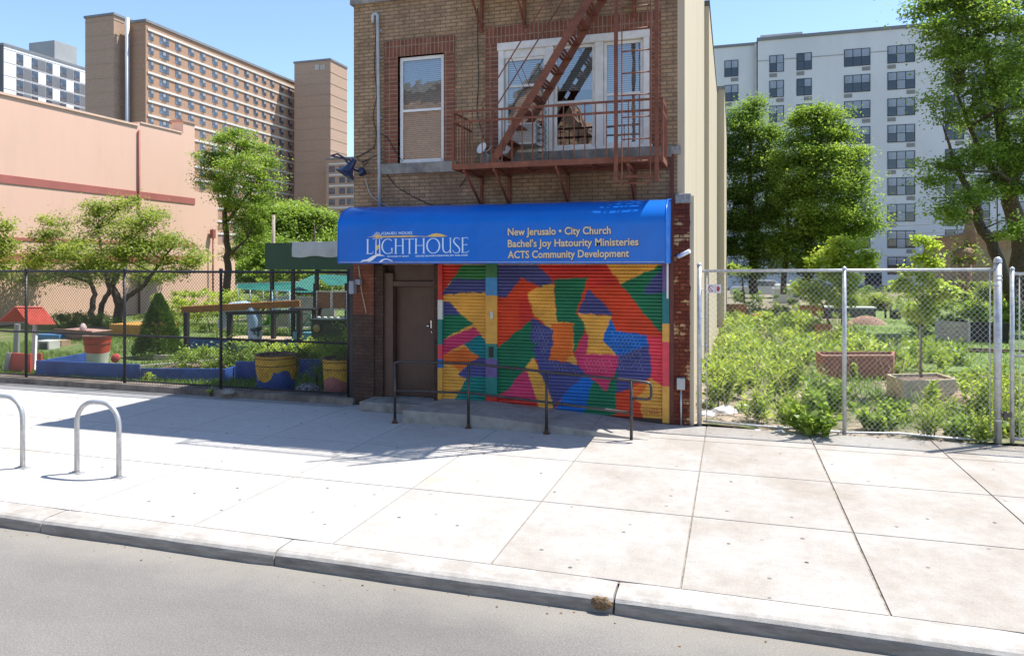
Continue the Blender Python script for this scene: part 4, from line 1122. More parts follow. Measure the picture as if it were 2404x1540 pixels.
# ================================================================== CHAIN LINK FENCES
def chainlink(p0, p1, z0, z1, m, parent, r=.0019, pitch=.068):
    """diagonal wires between two ends, woven by a small in/out wave"""
    p0, p1 = Vector(p0), Vector(p1); L = (p1 - p0).length; d = (p1 - p0) / L; nn = Vector((-d.y, d.x, 0)); H_ = z1 - z0
    mb = MB()
    sl = 1.12                                   # rise per run
    n = int((L + H_ / sl) / pitch) + 1
    for sgn in (1, -1):
        for k in range(n):
            s0 = -H_ / sl + k * pitch if sgn > 0 else k * pitch
            a = (s0, 0.0); b = (s0 + sgn * H_ / sl, H_)
            (sa, ha), (sb, hb) = a, b
            # clip to 0..L
            def clip(s_, h_, s2, h2):
                if s_ < 0: h_ = h_ + (0 - s_) * (h2 - h_) / (s2 - s_); s_ = 0
                if s_ > L: h_ = h_ + (L - s_) * (h2 - h_) / (s2 - s_); s_ = L
                return s_, h_
            if (sa < 0 and sb < 0) or (sa > L and sb > L): continue
            A_ = clip(sa, ha, sb, hb); B_ = clip(sb, hb, sa, ha)
            if abs(B_[1] - A_[1]) < .02: continue
            off = nn * (.004 * sgn)
            mb.tube([p0 + d * A_[0] + Vector((0, 0, z0 + A_[1])) + off, p0 + d * B_[0] + Vector((0, 0, z0 + B_[1])) + off], r, 3, False, False)
    return part('wire_mesh', mb, m, parent, fix=False)
BLACKWIRE = mat('black_vinyl_wire', (.022, .022, .026), .2, 20, .3, spec=.9)
fl = thing('chain_link_fence', 'black chain link fence along the playground kerb', 'fence', (-12, 12.08, 0))
fy = 12.06; ft = 2.46
for x in (-23.2, -20.45, -17.7, -14.95, -12.22, -9.8, -6.92):
    mb = MB(); mb.tube([(x, fy, .04), (x, fy, ft + .03)], .037 if x > -7 else .03, 10); mb.lathe([(.04, 0), (.038, .03), (0, .05)], (x, fy, ft + .03), 10)
    part('post', mb, BLACKMETAL, fl)
mb = MB(); mb.box(-6.88, -6.80, fy - .05, fy + .05, .04, ft + .12)
part('post', mb, BLACKMETAL, fl)
mb = MB(); mb.tube([(-23.2, fy, ft), (-6.92, fy, ft)], .026, 8)
part('top_rail', mb, BLACKMETAL, fl)
mb = MB(); mb.tube([(-23.2, fy, 1.12), (-6.92, fy, 1.12)], .022, 8)
part('mid_rail', mb, BLACKMETAL, fl)
mb = MB(); mb.tube([(-23.2, fy, .17), (-6.92, fy, .17)], .018, 8)
part('bottom_rail', mb, BLACKMETAL, fl)
chainlink((-23.2, fy - .035, 0), (-6.92, fy - .035, 0), .12, ft, BLACKWIRE, fl, .0033)
mb = MB(); xs = np.linspace(-30, -6.72, 60)
for a, b_ in zip(xs[:-1], xs[1:]):
    h0, h1 = .12 + random.uniform(-.008, .008), .12 + random.uniform(-.008, .008)
    mb.hexa([(a, 11.86, -.02), (b_, 11.86, -.02), (b_, 12.3, -.02), (a, 12.3, -.02), (a, 11.88, h0), (b_, 11.88, h0), (b_, 12.3, h0), (a, 12.3, h0)])
structure('garden_kerb', mb, mat('garden_kerb_concrete', (.22, .185, .15), .25, 5, .95, .6, 40, stain=(.1, .08, .065), stain_pos=(.45, .65)), fix=False)
mb = MB(); mb.face([(-42, 11.42, .003), (-6.8, 11.62, .003), (-6.8, 11.88, .003), (-42, 11.88, .003)])
structure('dark_strip', mb, mat('strip_dark_grey', (.27, .255, .24), .14, 6, .9, .4, 90), fix=False)  # flat strip, darker than the slabs, in front of the garden kerb

fr_ = thing('chain_link_fence', 'galvanised chain link fence in front of the weedy lot', 'fence', (1.6, 12.05, 0))
rz = 2.53; ry = 12.05
for x, r_, y in ((-.515, .038, 12.02), (1.64, .031, ry)):
    mb = MB(); mb.tube([(x, y, -.03), (x, y, rz + (.06 if r_ > .035 else .0))], r_, 12); mb.lathe([(r_ + .004, 0), (r_ + .003, .02), (r_ * .6, .04), (0, .05)], (x, y, rz + (.06 if r_ > .035 else .0)), 12)
    part('post', mb, GALV, fr_)
gxp = 3.68
mb = MB(); mb.tube([(gxp, ry, -.03), (gxp, ry, rz + .10)], .051, 16); mb.lathe([(.056, 0), (.055, .03), (.046, .06), (.028, .08), (0, .088)], (gxp, ry, rz + .10), 16)
part('gate_post', mb, GALV, fr_)
mb = MB(); mb.tube([(-.5, ry, rz - .03), (gxp, ry, rz)], .024, 10)
part('top_rail', mb, GALV, fr_)
mb = MB(); mb.tube([(-.46, ry, .07), (.4, ry, .05), (1.64, ry, .03), (2.4, ry, .07), (3.0, ry, .045), (gxp, ry, .05)], .016, 8); mb.tube([(-.40, ry, .05), (-.40, ry, rz - .03)], .009, 6); mb.tube([(3.58, ry, .05), (3.58, ry, rz)], .009, 6)
for z in (.4, .85, 1.3, 1.75, 2.2): mb.tube([(-.515, ry - .04, z), (-.40, ry - .01, z)], .008, 5); mb.tube([(gxp, ry - .058, z + .1), (3.58, ry - .01, z + .1)], .008, 5)
part('tension_bar', mb, GALV, fr_)
chainlink((-.44, ry - .03, 0), (3.6, ry - .03, 0), .05, rz - .02, GALVWIRE, fr_, .0016, .075)
for z in (.35, 1.3, 2.38, 2.44): mb = MB(); mb.lathe([(.056, -.015), (.058, 0), (.056, .015)], (gxp, ry, z), 16); part('hinge_band', mb, GALV, fr_)
gt = thing('gate', 'galvanised chain link gate with mid rail beside the thick post', 'gate', (4.6, ry, 0))
mb = MB()
for x in (3.86, 7.2): mb.tube([(x, ry, .04), (x, ry, rz - .0)], .03, 12); mb.lathe([(.033, 0), (.03, .03), (0, .045)], (x, ry, rz), 12)
part('gate_frame', mb, GALV, gt)
mb = MB(); mb.tube([(3.86, ry, rz - .06), (7.2, ry, rz - .06)], .024, 10); mb.tube([(3.86, ry, 1.29), (7.2, ry, 1.29)], .02, 10); mb.tube([(3.86, ry, .09), (7.2, ry, .09)], .022, 10); mb.tube([(3.95, ry, .09), (3.95, ry, rz - .06)], .009, 6)
part('gate_rail', mb, GALV, gt)
chainlink((3.9, ry - .03, 0), (7.2, ry - .03, 0), .07, rz - .06, GALVWIRE, gt, .0016, .075)
mb = MB(); mb.box(3.72, 3.85, ry - .03, ry + .03, .40, .46); mb.box(3.74, 3.78, ry - .06, ry - .03, .37, .49)
part('latch', mb, mat('dark_latch', (.12, .1, .09), .3, 12, .6, metal=.4), gt)
# warning sign
sg = thing('warning_sign', 'small white sign with red symbols wired to the galvanised fence', 'sign', (-.285, 11.99, 2.15))
mb = MB(); mb.box(-.392, -.178, 11.992, 11.998, 2.148, 2.285)
part('plate', mb, mat('sign_white', (.72, .72, .72), .05, 5, .5), sg)
mb = MB(); SR = mat('sign_red', (.5, .04, .05), .1, 5, .5)
cx0, cz0 = -.335, 2.216
ring = [(cx0 + .042 * math.cos(a), 11.990, cz0 + .047 * math.sin(a)) for a in np.linspace(.5, 2 * math.pi - .9, 22)]
mb.tube(ring, .005, 5); mb.tube([(cx0 - .03, 11.990, cz0 + .03), (cx0 + .034, 11.990, cz0 - .042)], .005, 5)
mb.face([(-.222 + .024 * math.cos(a), 11.990, cz0 + .047 * math.sin(a)) for a in np.linspace(0, 2 * math.pi, 18)[:-1]])
mb.tube([(-.212, 11.99, cz0 - .01), (-.192, 11.99, cz0 + .012)], .007, 5)
part('symbol', mb, SR, sg, fix=False)
mb = MB(); mb.box(-.268, -.264, 11.989, 11.9915, 2.155, 2.278)
part('divider', mb, mat('sign_grey', (.3, .3, .3)), sg)

# ================================================================== FAR BUILDINGS
BROWN = brick('brown_tower_brick', (.44, .265, .175), (.39, .235, .155), (.44, .30, .21), remap=('Y', 'Z', 'X'), w=.6, h=.2, ms=.02)
BROWNX = brick('brown_tower_brick_end', (.46, .315, .23), (.41, .28, .205), (.46, .345, .265), w=.6, h=.2, ms=.02)
BANDW = mat('white_slab_edge', (.62, .60, .55), .06, .2, .8)
BANDT = mat('tan_slab_edge', (.40, .31, .22), .06, .2, .8)
COPE = mat('grey_coping', (.20, .21, .22), .1, .3, .7)
FARGLASS = mat('far_glass', (.05, .065, .09), .5, .35, .08, spec=.9, c2=(.11, .13, .17))
FARFRAME = mat('far_window_frame', (.08, .075, .07), .1, 1, .5)
FARAC = mat('far_ac_sleeve', (.19, .13, .09), .2, 1, .8)
BLINDF = mat('far_blind', (.36, .36, .37), .45, .31, .5)
XB = -109.0
bb = thing('apartment_tower', 'long brown brick apartment slab with white floor bands and an end tower', 'building', (XB, 130, 0))
rooftop = atx(345, 53, XB).z
yN = atx(342, 100, XB).y; yF = atx(700, 300, XB).y + 6
xm = at(301, 100, yN).x
mb = MB(); mb.box(xm, XB, yN, yF, 0, rooftop)
mb2 = MB()
bb_w = part('wall', mb, BROWN, bb)
xt = at(291, 100, yN).x; yT = atx(267, 100, xt).y; ztop = atx(267, 36, xt).z; xl = at(200, 40, yT).x
mb = MB(); mb.box(xl, xt, yT, yN + 6, 0, ztop); part('stair_tower', mb, BROWNX, bb)
xa, xb_ = at(691, 150, 158).x, at(776, 150, 158).x; ze = at(776, 142, 158).z; yE = atx(815, 200, xb_).y
mb = MB(); mb.box(xa, xb_, 158, yE, 0, ze); part('lift_tower', mb, BROWNX, bb)
mb = MB()
dx = at(296, 100, yN - 1.2)
mb.tube([(dx.x, yN - .9, 0), (dx.x, yN - .9, atx(296, 42, dx.x).z)], .42, 12); part('flue', mb, mat('flue_steel', (.42, .44, .46), .08, .3, .5, metal=.3), bb)
mb = MB()
mb.box(xm, XB + .25, yN - .2, yF, rooftop, rooftop + .5); mb.box(xl - .2, xt + .2, yT - .2, yN + 6, ztop, ztop + .45); mb.box(xa - .2, xb_ + .2, 157.8, yE, ze, ze + .45)
part('coping', mb, COPE, bb)
zb0 = atx(348.6, 200 * .3486, XB).z; SP = 2.78
mb = MB(); tb = MB(); tb2 = MB(); tb3 = MB()
for k in range(17):
    z = zb0 - SP * k
    if z < 1: break
    mb.box(XB, XB + .18, yN + .4, yF, z - .28, z + .14)
    tb.box(xm, XB - .1, yN - .06, yN - .001, z - .06, z + .06); tb2.box(xl, xt + .06, yT - .06, yT - .001, z + 1.4, z + 1.52)
    tb2.box(xt + .001, xt + .06, yT, yN, z + 1.4, z + 1.52)
    if k % 1 == 0: tb3.box(xa, xb_, 157.93, 157.999, z + 2.1, z + 2.22); tb3.box(xb_ + .001, xb_ + .07, 158, yE, z + 2.1, z + 2.22)
part('floor_band', mb, BANDW, bb); [part('tower_band', q, BANDT, bb) for q in (tb, tb2, tb3)]
cols = [1017, 1107, 1200, 1287, 1365, 1447, 1515, 1590, 1660, 1722, 1778, 1833, 1895, 1953, 2006]
def brown_window(w):
    m_ = MB(); h = 1.5
    m_.mi = 0; m_.box(-.05, .02, -w / 2, w / 2, 0, h)
    nl = 3 if w > 2 else 2
    for q in range(nl):
        a = -w / 2 + w * q / nl + .06; b = -w / 2 + w * (q + 1) / nl - .06
        m_.mi = 1; m_.box(.021, .03, a, b, .06, h * .5 - .03); m_.mi = 2 if q % 2 else 1; m_.box(.021, .032, a, b, h * .5 + .03, h - .06)
    m_.mi = 3; m_.box(-.05, .015, -w * .3, w * .22, -.5, -.06)
    return m_
protos = {}
near = 0; rest = MB()
for k in range(15):
    for ci, cxp in enumerate(cols):
        yc = atx(cxp * .3486, 300, XB).y
        w = 2.5 if ci == 1 else (1.3 if ci == 0 else 1.75)
        z = zb0 - SP * k - 1.98
        px_ = (XB, yc, z)
        # only rows that the pink building does not hide
        if k < 8 and ci < 14 and near < 98:
            if w not in protos:
                o = part('window', brown_window(w), [FARFRAME, FARGLASS, BLINDF, FARAC], bb, True); protos[w] = o
            else:
                o = protos[w].copy(); COL.objects.link(o); o.parent = bb
            o.location = Vector(px_) - Vector(bb.location); near += 1
        else:
            wm = brown_window(w); n0 = len(rest.v)
            rest.v += [(v[0] + XB, v[1] + yc, v[2] + z) for v in wm.v]; rest.f += [tuple(i + n0 for i in f) for f in wm.f]; rest.m += wm.m; rest.sm += wm.sm
o = part('windows_beyond', rest, [FARFRAME, FARGLASS, BLINDF, FARAC], bb); o['kind'] = 'stuff'
mb = MB()
for q in (2122, 2160):
    p0 = at(q * .3486, 440 * .3486, 157.9); p1 = at((q + 28) * .3486, 472 * .3486, 157.9)
    for k in range(4): mb.box(p0.x + (p1.x - p0.x) * k / 4, p0.x + (p1.x - p0.x) * (k + .55) / 4, 157.85, 157.99, p1.z, p0.z)
part('louvre', mb, BANDW, bb)
# low wing beside the tower
wx0, wx1 = at(766, 400, 152).x, at(900, 400, 152).x; wz = at(800, 374, 152).z
wg = thing('apartment_wing', 'lower brown brick block with white bands just left of the gooseneck lamp', 'building', ((wx0 + wx1) / 2, 154, 0))
mb = MB(); mb.box(wx0, wx1, 152, 166, 0, wz); part('wall', mb, BROWNX, wg)
mb = MB(); mb.box(wx0 - .1, wx1, 151.8, 166, wz, wz + .4); part('coping', mb, COPE, wg)
mb = MB()
for k in range(8): mb.box(at(773, 400, 152).x, wx1, 151.85, 151.999, wz - 1.3 - 2.62 * k, wz - .9 - 2.62 * k)
part('floor_band', mb, BANDW, wg)
pr = None
for k in range(7):
    for x in (779, 803, 822):
        if pr is None:
            m_ = MB(); m_.mi = 0; m_.box(-.8, .8, -.04, .05, 0, 1.4); m_.mi = 1
            for a in (-.74, .06): m_.box(a, a + .68, -.06, -.041, .06, 1.34)
            pr = o = part('window', m_, [FARFRAME, FARGLASS], wg, True)
        else: o = pr.copy(); COL.objects.link(o); o.parent = wg
        o.location = Vector((at(x, 400, 152).x, 152, wz - 3.05 - 2.62 * k)) - Vector(wg.location)

# white panelled block far left
XW = -150.0
wb = thing('apartment_block', 'white and grey panelled apartment block with dark windows at far left', 'building', (XW, 125, 0))
wt = atx(9, 107, XW).z; wy0 = atx(9, 107, XW).y; WP = mat('white_cladding', (.8, .8, .79), .04, .15, .7); GP = mat('grey_cladding', (.17, .175, .19), .08, .2, .7); DG = mat('dark_grey_cladding', (.11, .115, .13), .1, .2, .7)
mb = MB(); mb.box(XW - 16, XW, wy0, wy0 + 60, 0, wt); part('wall', mb, WP, wb)
mb = MB(); mb.box(XW - 16, XW - .05, wy0 - .15, wy0 - .001, 0, wt + .3); part('end_wall', mb, DG, wb)
mb = MB(); mb.box(XW - 16, XW + .12, wy0 - .2, wy0 + 60, wt, wt + .5); part('coping', mb, COPE, wb)
q0, q1 = atx(128, 100, XW - 4), atx(172, 100, XW - 4)
mb = MB(); mb.box(XW - 12, XW - 4, q0.y, q1.y + 1, wt, atx(128, 95, XW - 4).z); part('roof_bulkhead', mb, mat('bulkhead_grey', (.33, .34, .34), .1, .2, .85), wb)
wcols = [(110, 158), (212, 258), (310, 355), (405, 446), (497, 538), (590, 628), (680, 715)]
z0w = atx(134 * .3486, 367 * .3486, XW).z
m_ = MB(); m_.mi = 0; m_.box(-.03, .04, -.8, .8, -.75, 1.65); m_.mi = 1; m_.box(.041, .055, -.72, -.03, .1, 1.55); m_.box(.041, .055, .03, .72, .1, 1.55); m_.mi = 2; m_.box(.041, .06, -.7, .7, -.68, -.05)
pr = None; gp = MB(); bl = MB()
for k in range(6):
    z = z0w - 1.65 - 2.86 * k
    bl.box(XW, XW + .03, wy0, wy0 + 60, z + 1.85, z + 1.92)
    for ci, (a, b) in enumerate(wcols):
        ya, yb = atx(a * .3486, 150, XW).y, atx(b * .3486, 150, XW).y
        if pr is None: pr = o = part('window', m_, [mat('charcoal_frame', (.06, .065, .075), .1, 1, .5), FARGLASS, DG], wb, True)
        else: o = pr.copy(); COL.objects.link(o); o.parent = wb
        o.location = Vector((XW, (ya + yb) / 2, z)) - Vector(wb.location)
        if (ci + k) % 2 == 1 or (k > 0 and ci in (0, 4)):
            yn = atx(wcols[ci + 1][0] * .3486, 150, XW).y if ci < 6 else yb + 3
            gp = MB(); gp.box(XW + .0, XW + .025, yb + .05, yn - .05, z - .8, z + 1.7); part('grey_panel', gp, GP, wb)
part('panel_joint', bl, GP, wb)

# pink rendered building
XP = -30.0
PINK = mat('pink_render', (.70, .455, .35), .06, .5, .85, .2, 25, stain=(.61, .385, .29), stain_pos=(.45, .8), stain_scale=.5, stretch=(1, 1.6, .35))
PRED = mat('dull_red_band', (.36, .115, .095), .08, 1, .8)
pk = thing('pink_building', 'pink rendered warehouse with dull red bands beside the playground', 'building', (XP, 24, 0))
y1 = atx(324, 303, XP).y; y2 = atx(430, 315, XP).y; y3 = atx(457, 320, XP).y; y4 = atx(512, 460, XP).y; y5 = atx(553, 580, XP).y
zA, zB, zC = atx(160, 259, XP).z, atx(380, 302, XP).z, atx(445, 290, XP).z
mb = MB(); mb.box(XP - 20, XP, 6, y1, 0, zA); part('wall', mb, PINK, pk)
mb = MB(); mb.box(XP - 20, XP + .0, y1 + .001, y2, 0, zB); part('wall', mb, PINK, pk)
mb = MB(); mb.box(XP - 20, XP - .8, y2, y3, 0, zB - .3); mb.box(XP - .8, XP, y2 + .001, y3, 0, zC); part('wall', mb, PINK, pk)
mb = MB(); mb.box(XP - .9, XP + .06, y2 - .1, y3 + .08, zC, zC + .12); part('coping', mb, mat('worn_coping', (.42, .25, .19), .2, 2, .9), pk)
mb = MB(); mb.box(XP - 20, XP + .07, 6, y1 - .02, zA, zA + .10); mb.box(XP - 20, XP + .05, y1 + .15, y2 - .11, zB, zB + .08); part('coping', mb, mat('pale_coping', (.66, .46, .36), .08, 1, .85), pk)
z4 = atx(490, 455, XP).z; z5 = atx(540, 578, XP).z
mb = MB(); mb.box(XP - 18, XP - .02, y3 + .001, y4, 0, z4); part('low_wing', mb, PINK, pk)
mb = MB(); mb.box(XP - 18, XP - .04, y4 + .001, y5, 0, z5); part('low_wing', mb, PINK, pk)
mb = MB()
for (y, ya) in ((407, 425), (545, 551.5), (581, 600)):
    za_, zb_ = atx(100, y + 15, XP).z, atx(100, ya + 15.5, XP).z
    mb.box(XP, XP + .035, 6, y3, zb_, za_)
part('red_band', mb, PRED, pk)
mb = MB(); mb.tube([(XP + .08, y1, 0.05), (XP + .08, y1, zA - .2)], .055, 8); part('downpipe', mb, mat('dull_red_pipe', (.27, .085, .07), .1, 2, .6), pk)
pp = atx(500, 600, XP + .2)
mb = MB(); mb.tube([(XP + .2, pp.y, 0), (XP + .2, pp.y, atx(500, 537, XP + .2).z)], .05, 8); mb.box(XP + .08, XP + .3, pp.y - .12, pp.y + .12, atx(500, 560, XP).z, atx(500, 540, XP).z)
part('standpipe', mb, mat('dull_red_pipe', (.27, .085, .07)), pk)

# grey slab block on the right
YG = 84.0
GREY = mat('pale_grey_paint', (.66, .665, .675), .05, .3, .85, .1, 3, stain=(.57, .58, .60), stain_pos=(.45, .75), stain_scale=.18, stretch=(1, 1, .35))
gb = thing('grey_apartment_block', 'pale grey ten storey apartment block behind the weedy lot', 'building', (10, YG, 0))
gx = at(1779, 200, YG).x; gtop = at(1900, 87, YG).z; gl0 = at(1500, 120, YG).x; gr1 = at(2760, 100, YG).x
mb = MB(); mb.box(gx, gr1, YG, YG + 16, -.2, gtop); part('wall', mb, GREY, gb)
mb = MB(); mb.box(gl0, gx - .01, YG + .6, YG + 16, -.2, at(1725, 107, YG).z); part('wall', mb, GREY, gb)
mb = MB(); mb.box(gx - .1, gr1, YG - .12, YG + 16, gtop, gtop + .35); mb.box(gl0, gx - .12, YG + .5, YG + 16, at(1725, 107, YG).z, at(1725, 107, YG).z + .3); part('coping', mb, COPE, gb)
mb = MB(); pz = at(1785, 97, YG + 1).x; mb.box(pz, at(1884, 90, YG + 1).x, YG + 1, YG + 8, gtop, at(1830, 80, YG + 1).z); mb.box(at(1923, 88, YG + 1).x, at(1928, 88, YG + 1).x, YG + 1, YG + 1.4, gtop, at(1926, 76, YG + 1).z); part('roof_bulkhead', mb, mat('bulkhead_cream', (.5, .49, .46), .08, .3, .85), gb)
mb = MB(); mb.box(gx - .35, gx - .12, YG + .1, YG + .58, .5, gtop - .2); part('downpipe', mb, mat('downpipe_grey', (.42, .42, .42), .1, 1, .7), gb)
mb = MB(); zl = at(1900, 135, YG).z; mb.box(gx, gr1, YG - .035, YG, zl - .05, zl + .05); part('joint', mb, mat('stained_joint', (.36, .37, .38), .15, .5, .9), gb)
DKF = mat('black_window_frame', (.022, .025, .035), .1, 2, .4)
def gwin(n, w, h, key):
    f = MB(); f.box(-w / 2, w / 2, -.02, .12, -.07, 0); f.box(-w / 2, w / 2, -.02, .12, h - .07, h)
    for k in range(n + 1): x = -w / 2 + (w - .08) * k / n; f.box(x, x + .08, -.018, .12, 0, h - .07)
    f.box(-w / 2 + .08, w / 2 - .08, -.015, .1, h * .5 - .03, h * .5 + .03)
    p = MB()
    for k in range(n):
        a = -w / 2 + (w - .08) * k / n + .079; b = -w / 2 + (w - .08) * (k + 1) / n + .001
        p.mi = 1 if (key == 2 and k == 1) else 0; p.box(a, b, -.008, .01, 0, h * .5 - .03)
        p.mi = 0 if (key == 1 and k == 0) else 1; p.box(a, b, -.008, .01, h * .5 + .03, h - .07)
    return f, p
GW = mat('grey_block_glass', (.035, .042, .055), .4, .4, .06, spec=.9); GBL = mat('grey_block_blind', (.27, .30, .35), .35, .33, .2, spec=.8)
zt0 = 25.6; protos = {}
xc = lambda a: at(1564.2 + a * .36273, 300, YG).x
wins = []
for k in range(9):
    zt = zt0 - 2.77 * k
    for a, n, w in ((421, 2, 1.5), (714, 2, 1.5), (892, 2, 1.55), (1235, 3, 2.55), (1520, 3, 2.6), (1866, 2, 1.72), (2035, 2, 1.6), (2290, 3, 2.6), (2500, 3, 2.6)):
        if k == 8 and a in (1235,): continue
        wins.append((xc(a), zt, n, w, a, k))
gm = MB()
for i, (x, zt, n, w, a, k) in enumerate(wins):
    key = (n, w, (i * 5) % 3)
    h = 1.78
    y = YG + .6 if a < 560 else YG
    if key not in protos:
        f, p = gwin(n, w, h, key[2])
        o = part('window', f, DKF, gb, True); pane = part('pane', p, [GW, GBL], o, True); protos[key] = o
    else:
        s_ = protos[key]; o = s_.copy(); COL.objects.link(o); o.parent = gb
        for ch in s_.children: c = ch.copy(); COL.objects.link(c); c.parent = o
    o.location = Vector((x, y - .03, zt - h)) - Vector(gb.location)
    if k < 8:
        m_ = MB(); g0 = x + ((w / 2 - .8) if (k + int(a)) % 2 else -w / 2)
        if 'ac' not in protos:
            m_.box(0, .8, -.03, .02, 0, .42)
            for q in range(5): m_.box(.04, .76, -.045, -.031, .05 + q * .07, .09 + q * .07)
            protos['ac'] = o2 = part('air_grille', m_, mat('ac_sleeve_grey', (.27, .265, .26), .1, 2, .7), gb, True)
        else: o2 = protos['ac'].copy(); COL.objects.link(o2); o2.parent = gb
        o2.location = Vector((g0, y, zt - h - .62)) - Vector(gb.location)
mb = MB(); d0, d1 = at(2010, 700, YG).x, at(2098, 700, YG).x
d0 = at(2050, 700, YG).x; d1 = at(2038 + 0, 640, YG).x
ga, gb_ = at(2030, 690, YG).x, at(2070, 690, YG).x
mb.box(ga, gb_, YG - .05, YG + .02, -.2, at(2050, 640, YG).z); part('garage_opening', mb, DARKIN, gb)
mb = MB(); mb.box(gx, gr1, YG - .06, YG, -.2, .45); part('plinth', mb, mat('dark_plinth', (.12, .13, .16), .2, .5, .8), gb)
# tan brick shed wall at right
YS = 56.0
tw = thing('tan_brick_building', 'low tan brick building half hidden by the trunks at right', 'building', (20, YS, 0))
sx0 = at(2291, 600, YS).x; sx1 = at(2600, 600, YS).x; sz = at(2330, 585, YS).z; sz2 = at(2300, 561, YS).z
TANB = mat('tan_block_wall', (.36, .27, .16), .22, .9, .9, .4, 8, stain=(.2, .15, .09), stain_pos=(.45, .7), stain_scale=.5)
mb = MB(); mb.box(sx0, sx1, YS, YS + 14, -.1, sz); part('wall', mb, TANB, tw)
mb = MB(); mb.box(sx0 + .05, sx1, YS + .05, YS + 14, sz, sz2 + .4); part('parapet', mb, brick('orange_parapet', (.42, .24, .13), (.36, .2, .11), (.4, .3, .2)), tw)
mb = MB(); mb.box(sx0 - .05, sx1, YS - .02, YS + 14, sz2 + .4, sz2 + .55); part('coping', mb, STONE, tw)
# brick houses on the opposite side of the street, seen only mirrored in the windows
oh = thing('brick_house', 'orange brick houses across the street mirrored in the upstairs windows', 'building', (-13, -10, 0))
OB = brick('orange_brick', (.44, .27, .17), (.38, .22, .14), (.5, .38, .28))
mb = MB(); mb.box(-26, -12.2, -18, -10, 0, 11.6); mb.box(-11.4, -6.6, -18, -9.8, 0, 9.0); mb.prism([(-11.4, -9.8, 9.0), (-6.6, -9.8, 9.0), (-9.0, -9.8, 12.2)], (0, -8, 0)); mb.box(-12.2, -11.4, -18, -12, 0, 10.2)
part('wall', mb, OB, oh)
mb = MB()
for x in (-24, -20.5, -17, -13.8, -10.0, -8.0):
    for z in (1.2, 4.4, 7.4):
        if z + 1.6 < 9 or x < -12: mb.box(x - .5, x + .5, -9.99 if x < -12 else -9.79, -9.95 if x < -12 else -9.76, z, z + 1.6)
part('window', mb, FARGLASS, oh)
mb = MB(); mb.box(-26.1, -12.1, -10.15, -9.8, 11.6, 11.9); mb.bar((-11.6, -9.8, 8.95), (-9.0, -9.8, 12.35), .5, .12); mb.bar((-6.4, -9.8, 8.95), (-9.0, -9.8, 12.35), .5, .12)
part('cornice', mb, STONE, oh)

# ================================================================== TREES
def lob(x, y, Y, rx, rz, d=None):
    p = at(x, y, Y); s = Y / _ray(x, y)[1]
    return (p.x, p.y, p.z, rx * s, (d or rx) * s, rz * s)
def fk(Y, *pts): return [(at(x, y, Y + dy), r) for (x, y, dy, r) in pts]
# playground maple, several stems
Y0 = 24.0
b0 = at(222, 766, Y0)
lobes = [lob(150, 560, Y0, 48, 34), lob(225, 512, Y0, 46, 42), lob(285, 478, Y0 + .6, 26, 28), lob(320, 545, Y0 - .5, 56, 42), lob(400, 580, Y0, 48, 34), lob(110, 606, Y0 + .5, 46, 26), lob(195, 610, Y0 - 1, 56, 32), lob(290, 610, Y0 - 1, 56, 30), lob(360, 640, Y0 + 1, 48, 20), lob(430, 628, Y0 + .4, 34, 18), lob(170, 650, Y0, 56, 18), lob(90, 655, Y0, 26, 14), lob(360, 510, Y0, 30, 26), lob(465, 600, Y0, 24, 12), lob(130, 520, Y0, 24, 18), lob(240, 640, Y0, 40, 18)]
lobes = [(a, b, c, rx * 1.12, ry * 1.1, rz * 1.15) for a, b, c, rx, ry, rz in lobes]
forks = [fk(Y0, (226, 770, 0, .15), (214, 735, 0, .13), (222, 690, .2, .10), (205, 640, .4, .07), (170, 590, .4, .04)),
         fk(Y0, (228, 768, 0, .13), (240, 715, 0, .11), (258, 680, -.2, .09), (245, 620, -.2, .06), (230, 540, 0, .04)),
         fk(Y0, (279, 770, .3, .19), (276, 700, .3, .17), (262, 672, .2, .13), (290, 620, .2, .08), (310, 545, -.2, .05)),
         fk(Y0, (280, 720, .3, .13), (310, 690, 0, .10), (340, 668, 0, .08), (380, 610, 0, .05), (410, 575, 0, .03))]
tree('maple_tree', 'spreading multi stemmed maple in front of the pink building', 'tree', b0, lobes, forks, LEAF_OLIVE, BARK, None, 24, .46, .6, 165, .105, 90, .6, .3)
tree('maple_tree', 'leafy tree cut by the left photo edge before the pink building', 'tree', at(-40, 760, 22), [lob(-30, 560, 22, 50, 40), lob(8, 585, 22, 34, 34), lob(12, 520, 22, 18, 26), lob(20, 632, 22, 26, 18), lob(-40, 640, 22, 50, 30), lob(-60, 500, 22, 40, 40)],
     [fk(22, (-40, 765, 0, .16), (-38, 680, 0, .13), (-30, 600, 0, .08), (-10, 550, 0, .04))], LEAF_OLIVE, BARK, None, 24, .46, .6, 120, .125, 30, .6, .3)
# tall tree by the pink wing
Y1 = 33.0
lobes = [lob(540, 345, Y1, 48, 34), lob(595, 345, Y1 + .5, 34, 30), lob(505, 375, Y1, 40, 28), lob(570, 395, Y1 - .8, 60, 34), lob(625, 400, Y1, 34, 34), lob(500, 428, Y1 - .5, 42, 28), lob(560, 450, Y1 - 1, 52, 30), lob(618, 455, Y1 - .5, 34, 26), lob(545, 505, Y1, 38, 36), lob(590, 510, Y1 + .5, 36, 34), lob(556, 318, Y1, 26, 18), lob(600, 560, Y1 + 1, 34, 34), lob(560, 590, Y1 + 1.2, 26, 22)]
forks = [fk(Y1, (530, 730, 0, .22), (535, 650, 0, .20), (533, 590, 0, .17), (528, 500, 0, .13), (545, 430, 0, .10), (555, 340, 0, .05)), fk(Y1, (535, 600, 0, .11), (556, 583, -.2, .07), (580, 560, -.2, .04)), fk(Y1, (534, 520, 0, .10), (580, 460, 0, .07), (615, 410, 0, .04))]
